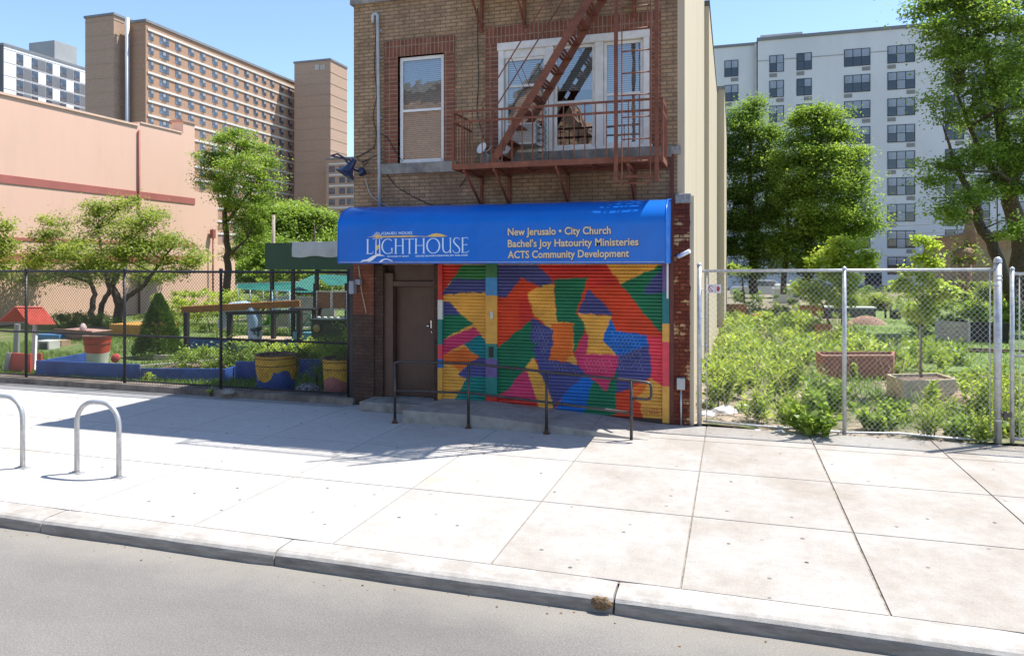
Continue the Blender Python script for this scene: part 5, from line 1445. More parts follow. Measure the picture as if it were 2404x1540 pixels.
tree('locust_tree', 'tall slim tree rising beside the pink building corner', 'tree', at(530, 730, Y1), lobes, forks, LEAF_MAPLE, BARK, None, 17, .5, .5, 190, .122, 80, .55, .45)
# rounded trees behind the green board
Y2 = 62.0
for nm, lb, xs in (('broad pale green tree behind the green board', [lob(640, 545, Y2, 55, 45), lob(600, 575, Y2, 40, 50), lob(680, 520, Y2 + 2, 50, 38), lob(630, 500, Y2, 40, 24), lob(610, 640, Y2 - 3, 50, 40), lob(650, 600, Y2 - 3, 50, 40)], 640),
                   ('rounded tree behind the awning and grey tarp', [lob(730, 525, Y2 + 4, 50, 42), lob(770, 545, Y2 + 4, 30, 34), lob(700, 500, Y2 + 4, 34, 24), lob(745, 590, Y2 + 2, 50, 44)], 735)):
    tree('round_tree', nm, 'tree', at(xs, 660, Y2), lb, [fk(Y2, (xs, 662, 0, .25), (xs, 600, 0, .2), (xs + 4, 540, 0, .08))], LEAF_MAPLE, BARK, None, 14, .95, .5, 170, .27, 10, .6, .5)
# the pair behind the lot
Y3 = 45.0
lobes = [lob(1745, 265, Y3, 28, 26), lob(1770, 255, Y3 + .5, 22, 26), lob(1735, 310, Y3, 36, 34), lob(1790, 320, Y3, 40, 34), lob(1730, 370, Y3 + .5, 40, 36), lob(1790, 390, Y3, 46, 40), lob(1735, 440, Y3, 44, 42), lob(1800, 460, Y3, 46, 44), lob(1740, 510, Y3 + .5, 46, 42), lob(1800, 530, Y3, 46, 42), lob(1740, 575, Y3, 44, 36), lob(1800, 585, Y3, 42, 34), lob(1760, 630, Y3, 36, 20)]
forks = [fk(Y3, (1770, 688, 0, .26), (1768, 620, 0, .22), (1770, 540, 0, .18), (1760, 420, 0, .12), (1760, 280, 0, .05)), fk(Y3, (1768, 560, 0, .12), (1800, 480, 0, .08), (1800, 380, 0, .04))]
tree('maple_tree', 'dense full tree nearest the cream side wall', 'tree', at(1768, 688, Y3), lobes, forks, LEAF_DARK, BARK, None, 17, .70, .5, 250, .15, 60, .6, .5)
Y4 = 43.0
lobes = [lob(1910, 275, Y4, 36, 26), lob(1880, 300, Y4, 36, 30), lob(1950, 290, Y4, 44, 32), lob(1870, 350, Y4, 46, 40), lob(1935, 350, Y4 - 1, 56, 44), lob(1990, 340, Y4, 36, 40), lob(1865, 410, Y4, 44, 42), lob(1930, 425, Y4 - 1.2, 60, 46), lob(2005, 415, Y4, 36, 40), lob(1870, 480, Y4, 46, 42), lob(1940, 495, Y4 - 1, 60, 44), lob(2010, 490, Y4, 40, 38), lob(1900, 555, Y4, 56, 40), lob(1970, 555, Y4, 54, 34), lob(2030, 530, Y4, 30, 22), lob(1900, 615, Y4, 50, 26), lob(1840, 570, Y4, 30, 34)]
forks = [fk(Y4, (1893, 692, 0, .3), (1895, 620, 0, .26), (1900, 540, 0, .2), (1910, 420, 0, .14), (1915, 290, 0, .05)), fk(Y4, (1898, 570, 0, .14), (1950, 480, 0, .09), (1975, 380, 0, .05)), fk(Y4, (1840, 690, .5, .17), (1842, 640, .5, .15), (1850, 560, .5, .1), (1850, 470, .3, .05))]
tree('maple_tree', 'broad bright green tree left of the lime saplings', 'tree', at(1893, 692, Y4), lobes, forks, LEAF_MAPLE, BARK, None, 17, .70, .5, 250, .15, 70, .6, .5)
tree('young_tree', 'slender sapling with one bright tuft close to the cream wall', 'tree', at(1745, 700, 34), [lob(1735, 625, 34, 22, 13), lob(1720, 635, 34, 14, 10), lob(1752, 630, 34, 14, 9)], [fk(34, (1748, 712, 0, .05), (1744, 670, 0, .045), (1738, 625, 0, .02))], LEAF_MAPLE, BARK, None, 18, .3, .5, 45, .12, 6)
# big tree at the right edge
Y5 = 31.0
lobes = [lob(2175, 25, Y5, 34, 26), lob(2230, 10, Y5, 56, 40), lob(2215, 70, Y5 - 1, 46, 34), lob(2290, 60, Y5, 66, 50), lob(2370, 40, Y5 - 2, 60, 60), lob(2205, 120, Y5, 36, 24), lob(2260, 140, Y5 - 1, 56, 40), lob(2345, 150, Y5 - 2, 60, 50), lob(2420, 140, Y5, 60, 60), lob(2235, 190, Y5, 40, 30), lob(2300, 215, Y5 - 1, 56, 40), lob(2380, 240, Y5 - 2, 54, 44), lob(2195, 245, Y5 - 1, 30, 18), lob(2230, 268, Y5 - 1, 34, 18), lob(2310, 290, Y5, 50, 36), lob(2400, 320, Y5, 50, 46), lob(2215, 385, Y5 - 1.5, 54, 22), lob(2270, 370, Y5 - 1, 50, 32), lob(2340, 370, Y5, 60, 40), lob(2195, 425, Y5 - 2, 34, 14), lob(2240, 470, Y5 - 1.5, 50, 20), lob(2210, 500, Y5 - 2, 34, 16), lob(2300, 440, Y5, 50, 30), lob(2400, 420, Y5, 56, 46), lob(2260, 520, Y5 - 1, 36, 16), lob(2390, 540, Y5 - 3, 40, 24), lob(2320, -40, Y5, 110, 60), lob(2240, -60, Y5 + 1, 80, 50), lob(2420, -90, Y5, 100, 80), lob(2480, 250, Y5 + 1, 80, 120), lob(2500, 60, Y5 + 1, 90, 90)]
forks = [fk(Y5, (2395, 775, 2, .42), (2400, 690, 2, .38), (2388, 560, 1.5, .34), (2372, 450, 1, .28), (2350, 280, .4, .2), (2310, 120, 0, .12), (2280, 10, 0, .05)),
         fk(Y5, (2398, 740, 1.0, .24), (2350, 640, -.6, .21), (2310, 540, -.8, .18), (2275, 455, -.8, .13), (2240, 380, -.8, .07), (2215, 300, -.8, .03)),
         fk(Y5, (2375, 470, 1, .2), (2330, 400, .3, .13), (2290, 330, 0, .08), (2240, 200, -.5, .04)),
         fk(Y5, (2372, 450, 1, .2), (2420, 300, .5, .15), (2440, 120, 0, .07)),
         fk(Y5, (2376, 480, 1, .10), (2370, 425, -.5, .07), (2345, 405, -1, .05), (2230, 400, -2, .02)), fk(Y5, (2305, 530, -.8, .06), (2270, 505, -1.5, .04), (2215, 500, -2, .015))]
tree('ailanthus_tree', 'huge dark forked tree filling the right photo edge', 'tree', at(2395, 775, Y5 + 2), lobes, forks, LEAF_MAPLE, BARK, None, 17, .6, .45, 190, .13, 200, .6, .4)

# ================================================================== PLAYGROUND
def A(x, y): return (x / 4.667 * .9311, (680 + y / 4.667) * .9311)
def B(x, y): return ((440 + x / 3.667) * .9311, (600 + y / 3.667) * .9311)
def aA(x, y, Y): return at(*A(x, y), Y)
def aB(x, y, Y): return at(*B(x, y), Y)
BLUE = mat('royal_blue_paint', (.035, .095, .34), .18, 6, .5, .15, 30, stain=(.02, .05, .22), stain_pos=(.5, .72), stain_scale=2)
REDP = mat('red_paint', (.60, .09, .06), .15, 5, .5)
WHITEW = mat('weathered_white', (.62, .61, .58), .1, 6, .7, stain=(.4, .37, .32), stain_pos=(.55, .75))
YEL = mat('yellow_paint', (.68, .40, .04), .2, 7, .55, .2, 30, stain=(.25, .12, .02), stain_pos=(.55, .75), stain_scale=4)
ORANGEW = mat('orange_timber', (.45, .18, .045), .2, 6, .7, .3, 20)
DARKPOST = mat('dark_timber', (.022, .022, .026), .3, 10, .6)
GREENP = mat('dark_green_panel', (.02, .07, .04), .1, 2, .6)
GREYTARP = mat('grey_tarp', (.5, .52, .54), .1, 1.5, .6, .3, 6)
TEAL = mat('teal_tarp', (.015, .15, .11), .2, 3, .5)
# raised beds of blue boards
def board(mb, a, b, z0, z1, t=.045):
    a, b = Vector(a), Vector(b); d = (b - a); d.z = 0; n_ = Vector((-d.y, d.x, 0)).normalized() * t
    mb.hexa([(a.x, a.y, z0), (b.x, b.y, z0), (b.x + n_.x, b.y + n_.y, z0), (a.x + n_.x, a.y + n_.y, z0), (a.x, a.y, z1), (b.x, b.y, z1), (b.x + n_.x, b.y + n_.y, z1), (a.x + n_.x, a.y + n_.y, z1)])
b1 = thing('raised_bed', 'long royal blue board bed edge running behind the black fence', 'raised bed', (-13.5, 12.75, 0))
mb = MB(); board(mb, (-15.35, 12.62, 0), (-12.55, 12.78, 0), 0, .40); part('board', mb, BLUE, b1, bevel=.006)
mb = MB(); board(mb, (-12.53, 12.80, 0), (-10.72, 13.30, 0), 0, .31); part('board', mb, BLUE, b1, bevel=.006)
mb = MB(); board(mb, (-15.33, 12.68, 0), (-15.6, 14.2, 0), 0, .38); part('board', mb, BLUE, b1, bevel=.006); mb = MB(); board(mb, (-10.70, 13.3, 0), (-10.9, 14.3, 0), 0, .30); part('board', mb, BLUE, b1, bevel=.006)
mb = MB(); mb.face([(-12.6, 12.86, .22), (-10.75, 13.36, .22), (-10.9, 14.6, .2), (-12.9, 14.4, .2)]); part('soil', mb, SOIL, b1, fix=False)
b2_ = thing('raised_bed', 'short royal blue board bed left of the yellow and blue barrel', 'raised bed', (-10.2, 14, 0))
mb = MB(); board(mb, (-10.75, 13.7, 0), (-9.55, 14.0, 0), 0, .42); part('board', mb, BLUE, b2_, bevel=.006); mb = MB(); board(mb, (-9.45, 14.25, 0), (-8.8, 14.4, 0), 0, .45); part('board', mb, BLUE, b2_, bevel=.006)
b3_ = thing('sand_box', 'pale blue edged low sand box under the dark timber frame', 'sand box', (-15, 18.3, 0))
mb = MB(); board(mb, (-16.0, 18.2, 0), (-13.95, 18.25, 0), 0, .34); part('board', mb, mat('bright_blue_paint', (.03, .12, .38), .15, 6, .5), b3_, bevel=.006); mb = MB(); board(mb, (-13.3, 19.3, 0), (-12.4, 19.4, 0), 0, .3); part('board', mb, mat('bright_blue_paint', (.03, .12, .38), .15, 6, .5), b3_, bevel=.006)
mb = MB(); mb.face([(-16, 18.3, .25), (-13.95, 18.35, .25), (-13.2, 20.4, .25), (-15.6, 20.3, .25)]); part('sand', mb, mat('sand', (.42, .32, .22), .2, 5, .95, .4, 40), b3_, fix=False)
# painted barrels
def barrel(nm, label, c, r, h, split, m_top, m_low, jag=.05, flare=.06, soil=True):
    t = thing(nm, label, 'planter', (c[0], c[1], 0)); n = 30
    def rad(z): return r * (1 - flare + flare * 1.6 * z / h)
    def wall(z0f, z1f, m, name):
        mb = MB()
        zs = np.linspace(0, 1, 9); rows = []
        for u in zs:
            row = []
            for k in range(n):
                a = 2 * math.pi * k / n; z0, z1 = z0f(a), z1f(a); z = z0 + (z1 - z0) * u
                row.append((c[0] + rad(z) * math.cos(a), c[1] + rad(z) * math.sin(a), z))
            rows.append(row)
        for p_, q_ in zip(rows[:-1], rows[1:]):
            for k in range(n): mb.face([p_[k], p_[(k + 1) % n], q_[(k + 1) % n], q_[k]], False)
        return part(name, mb, m, t, fix=False)
    edge = lambda a: split * h + (jag * h * (1 if math.sin(3 * a + c[0]) > 0 else -1) + .03 * math.sin(9 * a)) if jag > .1 else split * h + jag * h * math.sin(3 * a)
    wall(lambda a: 0, edge, m_low, 'lower_body'); wall(edge, lambda a: h, m_top, 'upper_body')
    mb = MB()
    for z in (.7 * h, .9 * h): mb.tube([(c[0] + (rad(z) + .004) * math.cos(a), c[1] + (rad(z) + .004) * math.sin(a), z) for a in np.linspace(0, 2 * math.pi, 30)], .008, 5, False)
    part('hoop', mb, mat('dark_hoop', (.05, .03, .02), .2, 8, .6), t)
    mb = MB(); mb.lathe([(rad(h) + .006, h - .02), (rad(h) + .008, h), (rad(h) - .02, h), (rad(h) - .03, h - .07), (0, h - .06)], (c[0], c[1], 0), n); part('soil', mb, SOIL, t)
    return t
PINKP = mat('pink_paint', (.50, .19, .17), .2, 6, .6, stain=(.36, .12, .1), stain_pos=(.5, .7))
barrel('barrel_planter', 'yellow over blue painted barrel planter with jagged paint edge', (-9.15, 12.95), .40, .74, .42, YEL, BLUE, .13)
barrel('barrel_planter', 'yellow over pink painted barrel planter at the fence corner post', (-7.62, 12.98), .36, .72, .42, YEL, PINKP, .09)
barrel('barrel_planter', 'small all yellow barrel planter behind the jagged painted one', (-9.80, 14.95), .19, .44, .3, YEL, YEL, .02)
barrel('barrel_planter', 'red over white flared tub planter standing on the grass', (-16.1, 15.0), .31, .74, .38, REDP, WHITEW, .015, .2)
# playhouse
ph = thing('playhouse', 'little open playhouse with a red gable roof and white posts', 'playhouse', (-16.9, 13.9, 0))
ap, e1, e2 = aA(490, 432, 13.75), aA(300, 602, 13.6), aA(652, 642, 14.0)
rd = aA(178, 430, 13.15) - ap
mb = MB()
def slab(mb, q, t): q = [Vector(p) for p in q]; n_ = (q[1] - q[0]).cross(q[2] - q[0]).normalized() * t; mb.hexa([*q, *[p + n_ for p in q]])
slab(mb, [e1, ap, ap + rd, e1 + rd], .03); slab(mb, [ap, e2, e2 + rd, ap + rd], .03)
part('roof', mb, REDP, ph)
mb = MB(); mb.prism([e1 + Vector((.03, .03, 0)), e2 + Vector((-.03, .03, 0)), ap + Vector((0, .03, -.03))], (-.02, .03, 0)); part('gable', mb, REDP, ph)
mb = MB(); w0, w1 = aA(418, 528, 13.9), aA(396, 1150, 13.2); mb.bar(w0, (w1.x, 13.2, .03), .13, .05, up=(0, 1, 0)); part('post', mb, WHITEW, ph)
mb = MB(); g0 = aA(205, 640, 15.0); mb.bar((g0.x, 15.0, g0.z), (g0.x - .05, 15.0, 0), .17, .06, up=(0, 1, 0)); part('post', mb, mat('grey_board', (.36, .36, .36), .1, 4, .7), ph)
mb = MB(); p0, p1 = aA(105, 980, 12.9), aA(355, 1262, 12.9); mb.box(p0.x, p1.x, 12.9, 12.96, .02, p0.z); part('red_panel', mb, REDP, ph); mb = MB(); p0, p1 = aA(425, 985, 14.2), aA(482, 1100, 14.2); mb.box(p0.x, p1.x, 14.2, 14.25, .02, p0.z); part('red_panel', mb, REDP, ph)
mb = MB(); q0, q1 = aA(30, 1250, 12.85), aA(90, 980, 12.85); mb.hexa([(q0.x, 12.85, 0), (q0.x + .14, 12.85, 0), (q0.x + .14, 12.9, 0), (q0.x, 12.9, 0), (q1.x - .04, 12.85, q1.z), (q1.x + .07, 12.85, q1.z), (q1.x + .07, 12.9, q1.z), (q1.x - .04, 12.9, q1.z)]); part('leaning_board', mb, mat('grey_board', (.36, .36, .36)), ph)
# red disc on a stick
mb = MB(); c_ = aA(1360, 1040, 14.2); mb.lathe([(0, .02), (.10, .016), (.115, 0), (.10, -.016), (0, -.02)], c_, 20, Euler((R(75), 0, R(20))).to_matrix()); mb.tube([(c_.x, 14.2, 0), (c_.x, 14.2, c_.z)], .012, 6)
solo('red_disc', mb, REDP, 'round red disc on a short stick beside the second fence post', 'garden ornament')
# timber plot edge
mb = MB(); mb.bar((-14.2, 14.1, .06), (-13.0, 15.9, .06), .09, .11); mb.bar((-15.3, 16.1, .06), (-13.4, 16.6, .06), .08, .1)
solo('timber_edging', mb, mat('pale_timber', (.42, .38, .32), .2, 5, .85), 'pale timber edging around a bare soil plot on the lawn', 'edging')
# coloured benches and boxes at the back
mb = MB(); p0, p1 = aA(1285, 640, 20.7), aA(1765, 790, 20.7); mb.box(p0.x, p1.x, 20.7, 22.0, 0, p0.z); solo('raised_bed', mb, mat('ochre_paint', (.46, .24, .05), .15, 4, .6), 'ochre yellow raised bed left of the cone shaped evergreen', 'raised bed', bevel=.02)
mb = MB(); p0, p1 = aA(440, 760, 18.9), aA(692, 830, 18.9); mb.box(p0.x, p1.x, 18.9, 19.3, p1.z - .03, p0.z); mb.box(p0.x + .05, p0.x + .15, 18.95, 19.25, 0, p1.z); mb.box(p1.x - .15, p1.x - .05, 18.95, 19.25, 0, p1.z); solo('bench', mb, mat('sky_blue_paint', (.06, .22, .48), .12, 4, .5), 'low sky blue bench beyond the playhouse post', 'bench', bevel=.01)
mb = MB(); p0, p1 = aA(432, 835, 16.9), aA(572, 950, 16.9); mb.box(p0.x, p1.x, 16.9, 17.3, p0.z - .06, p0.z); mb.box(p1.x - .07, p1.x, 16.9, 17.3, 0, p0.z - .06); mb.box(p0.x, p0.x + .07, 16.9, 17.3, 0, p0.z - .06); mb.box(p0.x + .07, p1.x - .07, 17.26, 17.29, .02, p0.z - .08); solo('bench', mb, WHITEW, 'small white painted bench near the red roofed playhouse', 'bench', bevel=.008)
mb = MB(); p0, p1 = aA(580, 830, 17.6), aA(725, 905, 17.6); mb.box(p0.x, p1.x - .06, 17.6, 17.9, 0, p0.z - .04); mb.box(p1.x - .05, p1.x + .02, 17.58, 17.92, 0, p0.z); mb.box(p0.x, p1.x - .06, 17.57, 17.92, p0.z - .035, p0.z); solo('wooden_crate', mb, mat('tan_crate', (.40, .27, .18), .2, 5, .8), 'tan wooden crate with a white end board on the lawn', 'crate')
bt = thing('wooden_boat', 'wooden play boat with pink and grey planks on the lawn', 'boat', (-21.8, 19.2, 0))
p0, p1, p2 = aA(690, 705, 19.2), aA(1100, 735, 19.2), aA(790, 835, 19.2)
mb = MB(); mb.hexa([(p2.x, 19.2, 0), (p1.x - .1, 19.2, .05), (p1.x - .1, 19.9, .05), (p2.x, 19.9, 0), (p0.x, 19.1, p0.z), (p1.x, 19.1, p1.z), (p1.x, 20, p1.z), (p0.x, 20, p0.z)]); part('hull', mb, mat('pinkish_planks', (.38, .22, .19), .25, 3, .8, stretch=(1, 1, 6)), bt)
mb = MB(); mb.bar((p0.x - .05, 19.08, p0.z + .02), (p1.x + .05, 19.08, p1.z + .02), .06, .05); part('gunwale', mb, mat('brown_rail', (.2, .11, .08), .2, 4, .7), bt)
mb = MB(); mb.lathe([(.1, 0), (.12, .1), (.09, .14), (.06, .22), (0, .24)], (p0.x + .75, 19.5, p0.z - .02), 12); part('figurehead', mb, mat('pale_pot', (.55, .45, .4), .1, 5, .7), bt)
mb = MB(); p0, p1 = aA(1050, 690, 22.6), aA(1390, 790, 22.6); mb.box(p0.x, p1.x, 22.6, 23.6, 0, p0.z); mb.box(p0.x - .03, p1.x + .03, 22.55, 23.65, p0.z, p0.z + .06); solo('raised_bed', mb, mat('grey_timber', (.2, .17, .15), .2, 4, .85, .3, 15), 'grey weathered timber bed behind the red and white tub', 'raised bed')
# dark timber play frame with an orange beam
pf = thing('pergola', 'dark timber post frame carrying one orange beam', 'play frame', (-14, 18.5, 0))
for (x, y, h) in ((-15.7, 17.8, 1.17), (-13.92, 17.5, 1.22), (-11.92, 18.0, 1.28), (-14.4, 19.5, 1.1), (-13.97, 19.65, 1.16), (-15.0, 18.1, .98)):
    if h < 1: continue
    mb = MB(); mb.box(x - .06, x + .06, y - .06, y + .06, 0, h); part('post', mb, DARKPOST, pf)
mb = MB(); mb.bar((-14.0, 17.46, 1.20), (-11.85, 17.96, 1.26), .08, .10); mb.bar((-13.95, 17.45, .40), (-11.9, 17.95, .42), .06, .07); part('rail', mb, DARKPOST, pf)
mb = MB(); mb.bar((-15.95, 17.9, 1.24), (-12.9, 19.5, 1.40), .2, .2); part('beam', mb, ORANGEW, pf)
mb = MB(); q = aB(860, 605, 20); mb.tube([(q.x - .3, 20, q.z - .42), (q.x - .1, 20, q.z - .1), (q.x, 20, q.z), (q.x + .25, 20, q.z - .01)], .04, 6); part('bent_pipe', mb, DARKPOST, pf)
# pale blue arch
arch = thing('play_arch', 'pale blue arched play bench with dark blotches', 'play arch', aB(610, 870, 18.9))
pl, pr_ = aB(450, 690, 18.9), aB(770, 870, 18.9); topz = aB(600, 625, 18.9).z
mb = MB(); path = [(pl.x - .04, .60), (pl.x, .85), (pl.x + .18, topz - .16), (pl.x + .42, topz - .1), (pr_.x - .46, topz - .06), (pr_.x - .2, topz - .14), (pr_.x - .1, .85), (pr_.x - .1, .03)]
pp_ = []
for i in range(len(path) - 1):
    for k in range(4): u = k / 4; pp_.append((path[i][0] * (1 - u) + path[i + 1][0] * u, path[i][1] * (1 - u) + path[i + 1][1] * u))
pp_.append(path[-1])
mb.tube([(x, 18.9, z) for x, z in pp_], [.12 + .09 * min(1, i / 10) for i in range(len(pp_))], 12)
part('body', mb, mat('pale_blue_blotched', (.36, .50, .62), .1, 3, .5, stain=(.03, .05, .08), stain_pos=(.60, .63), stain_scale=2.2), arch)
# cone evergreen
ce = thing('conical_evergreen', 'dark cone shaped evergreen shrub on the playground lawn', 'shrub', (-15.6, 16.6, 0))
P = []; Dd = []
for k in range(9000):
    u = rng.random() ** .7; z = 1.72 * (1 - u); r_ = (.70 * u ** .8) * rng.uniform(.62, 1.06); a = rng.uniform(0, 2 * math.pi); r_ *= .93 + .07 * math.sin(z * 9 + a * 3)
    P.append((-15.6 + r_ * math.cos(a), 16.6 + r_ * math.sin(a), .06 + z)); Dd.append((math.cos(a) * .7, math.sin(a) * .7, .75))
leaf_mesh('foliage', P, .075, LEAF_CONE, ce, .3, .45, np.array(Dd))
mb = MB(); mb.tube([(-15.6, 16.6, 0), (-15.6, 16.6, 1.5)], [.05, .01], 7); part('stem', mb, BARK, ce)
# low hedge and planted beds
def bush(name, label, cat, lobes, m, size=.08, per=75, leaves=70, cl=.18, kind=None, group=None, up=.6):
    P, T, C = lobe_points(lobes, per, cl, .7, leaves, .3)
    P = P[P[:, 2] > .0]; T = np.clip(.5 + .3 * np.sin(P[:, 0] * 5 + P[:, 2] * 7) + rng.normal(size=len(P)) * .2, 0, 1)
    b = np.array(lobes); base = Vector((float(b[:, 0].mean()), float(b[:, 1].mean()), 0))
    t = thing(name, label, cat, base, group)
    leaf_mesh('foliage', P, size, m, t, up, .6, None, T)
    mb = MB()
    for (x, y, z, rx, ry, rz) in lobes:
        for q in range(3):
            e = Vector((x + random.uniform(-.5, .5) * rx, y + random.uniform(-.5, .5) * ry, z + rz * .3)); mb.tube([(x + random.uniform(-.1, .1) * rx, y, 0), Vector((x, y, 0)).lerp(e, .5), e], [.012, .01, .005], 5)
    part('stem', mb, BARK, t)
    return t
bush('clipped_hedge', 'low dark hedge at the foot of the pink building', 'hedge', [(-26.6 + .55 * k, 22.9, .3, .42, .4, .32) for k in range(6)], LEAF_DARK, .09)
bush('leafy_bush', 'leafy green plants filling the long blue bed', 'shrub', [(-12.1, 13.7, .4, .5, .4, .25), (-11.5, 13.9, .5, .5, .4, .38), (-11.0, 14.1, .5, .45, .4, .42)], LEAF_MAPLE, .075)
bush('leafy_bush', 'dense green plants behind the second fence post', 'shrub', [(-10.8, 14.5, .45, .5, .4, .36), (-10.1, 14.7, .4, .5, .4, .3), (-9.5, 14.9, .4, .45, .4, .3)], LEAF_DARK, .07)
bush('leafy_bush', 'bright low plants between the dark timber posts and barrels', 'shrub', [(-11.6, 16.3, .3, .5, .4, .28), (-10.8, 16.4, .35, .6, .4, .34), (-9.9, 16.4, .38, .6, .4, .38), (-9.2, 16.2, .45, .5, .4, .42)], LEAF_LIME, .075)
bush('leafy_bush', 'feathery dark plant spilling beside the yellow and pink barrel', 'shrub', [(-8.3, 13.9, .55, .4, .4, .5), (-7.9, 13.7, .7, .45, .4, .35), (-7.4, 13.6, .8, .4, .35, .3), (-8.5, 13.5, .3, .3, .3, .3)], LEAF_DARK, .055, 90, 110)
bush('leafy_bush', 'plant growing out of the yellow and pink barrel', 'shrub', [(-7.6, 12.98, .78, .3, .3, .14)], LEAF_DARK, .06)
bush('leafy_bush', 'tall ragged plant near the dark green storage bin', 'shrub', [(-8.9, 15.2, .7, .4, .4, .5), (-8.4, 15.4, .8, .3, .3, .55)], LEAF_MAPLE, .07)
bush('round_bush', 'bright rounded bush behind the orange beam', 'shrub', [(-22.5, 26.0, .9, 1.3, 1, .8), (-20.6, 26.2, .85, 1.2, 1, .75), (-24.3, 26.4, .7, 1, 1, .65)], LEAF_LIME, .1, 40)
bush('round_bush', 'leafy bush below the tall tree by the pink wing', 'shrub', [(-18.6, 26.8, .8, .9, .8, .75), (-19.6, 27.2, .9, .8, .8, .85)], LEAF_MAPLE, .1, 40)
bush('round_bush', 'dark bush between the wire cage and tall tree trunk', 'shrub', [(-21.5, 31, 1.4, 1.3, 1, 1.3), (-19.9, 31.5, 1.6, 1.2, 1, 1.5), (-18, 32, 1.7, 1.2, 1, 1.6), (-16, 32, 1.8, 1.4, 1, 1.7)], LEAF_DARK, .13, 30)
bush('round_bush', 'green bush under the end of the green board', 'shrub', [(-20.5, 29.0, 2.0, 1.5, 1, .9), (-18.8, 29.3, 2.1, 1.2, 1, .9)], LEAF_MAPLE, .13, 30)
bush('small_shrub', 'loose yellow green weeds at the pink wall foot', 'shrub', [(-22.0, 23.9, .35, .6, .4, .35), (-23.4, 24.2, .4, .6, .4, .35), (-19.3, 23.2, .5, .7, .5, .5)], LEAF_OLIVE, .08, 40)
bush('small_shrub', 'tiny leafy weed at the foot of the black fence', 'weed', [(-12.0, 12.42, .28, .12, .1, .2)], LEAF_LIME, .06, 60, 30, .08)
bush('small_shrub', 'small weed growing from the kerb under the third post', 'weed', [(-9.85, 11.84, .10, .10, .08, .12)], LEAF_LIME, .05, 60, 30, .06)
# green board with grey tarp
YB = 22.0
gbx0, gbx1 = at(622, 600, YB).x, at(880, 600, YB).x; gz0, gz1 = at(622, 633, YB).z, at(622, 571, YB).z
bo = thing('green_board', 'dark green hoarding on posts with a grey tarp over its top', 'hoarding', ((gbx0 + gbx1) / 2, YB, 0))
mb = MB(); mb.box(gbx0, gbx1, YB, YB + 1.2, gz0, gz1); part('panel', mb, GREENP, bo)
tx0 = at(687, 590, YB).x; tz = at(700, 603, YB).z
mb = MB(); xs = np.linspace(tx0, gbx1, 20); top_ = []
for x in xs:
    w_ = .015 * math.sin(x * 9); top_.append([(x, YB - .03 + w_, tz + .03 * math.sin(x * 5.3)), (x, YB - .04 + w_, (tz + gz1) / 2), (x, YB - .02, gz1 + .03 + .012 * math.sin(x * 7)), (x, YB + 1.2, gz1 + .04)])
for p_, q_ in zip(top_[:-1], top_[1:]):
    for k in range(3): mb.face([p_[k], q_[k], q_[k + 1], p_[k + 1]], True)
part('tarp', mb, GREYTARP, bo, fix=False)
for u in (885, 1080, 1300):
    p = aB(u, 600, YB); mb = MB(); mb.box(p.x - .055, p.x + .055, YB + .06, YB + .16, 0, gz0 - .001); part('post', mb, DARKPOST, bo)
mb = MB(); p, q = aB(1080, 515, YB), aB(1300, 515, YB); mb.bar((p.x, YB + .1, p.z), (q.x, YB + .1, q.z), .05, .06); part('rail', mb, DARKPOST, bo)
# teal canopy and wire cage
YC = 24.5
tc = thing('canopy_tent', 'teal tarp canopy with a small peaked roof', 'canopy', (aB(1290, 600, YC).x, YC, 0))
mb = MB(); pk_, l_, r_, m_ = aB(1290, 338, YC), aB(1095, 430, YC - 1.2), aB(1420, 440, YC - 1.4), aB(1590, 360, YC)
rr_ = aB(1640, 440, YC - 1.2)
slab(mb, [pk_, l_, r_, pk_ + Vector((.0, .01, 0))], .02) if False else None
mb.face([pk_, l_, aB(1300, 510, YC - 1.2), pk_ + Vector((.02, 0, 0))]); mb.face([pk_, aB(1310, 345, YC - .1), r_, rr_, m_ + Vector((0, 0, .05))])
part('peak_roof', mb, TEAL, tc, fix=False)
mb = MB(); c0, c1_, c2_, c3_ = aB(585, 425, YC), aB(1290, 405, YC), aB(1290, 508, YC - 1.4), aB(905, 492, YC - 1.4)
mb.face([c0, c1_, c2_, c3_, aB(585, 470, YC - .3)]); part('side_sheet', mb, TEAL, tc, fix=False)
mb = MB()
for u, y in ((1300, 900), (1590, 900)): p = aB(u, 600, YC - 1.3); mb = MB(); mb.box(p.x - .05, p.x + .05, YC - 1.35, YC - 1.25, 0, aB(u, 420, YC - 1.3).z); part('post', mb, DARKPOST, tc)
wc = thing('wire_enclosure', 'silver wire mesh enclosure under the teal canopy', 'enclosure', (aB(740, 600, 25).x, 25, 0))
p0, p1 = aB(585, 420, 25), aB(1290, 405, 25)
mb = MB()
for u in (585, 700, 820, 945, 1060): p = aB(u, 420, 25); mb.tube([(p.x, 25, 0), (p.x, 25, p.z)], .025, 6)
mb.tube([(p0.x, 25, p0.z), (p1.x, 25, p1.z)], .022, 6); mb.tube([(p0.x, 25, .1), (p1.x, 25, .1)], .02, 6)
part('pole', mb, GALV, wc)
chainlink((p0.x, 25.03, 0), (p1.x, 25.03, 0), .1, p0.z - .02, GALVWIRE, wc, .004, .11)
mb = MB(); mb.box(p0.x + .3, p1.x, 26.5, 26.6, 0, 1.25); part('back_board', mb, mat('grey_board', (.36, .36, .36)), wc)
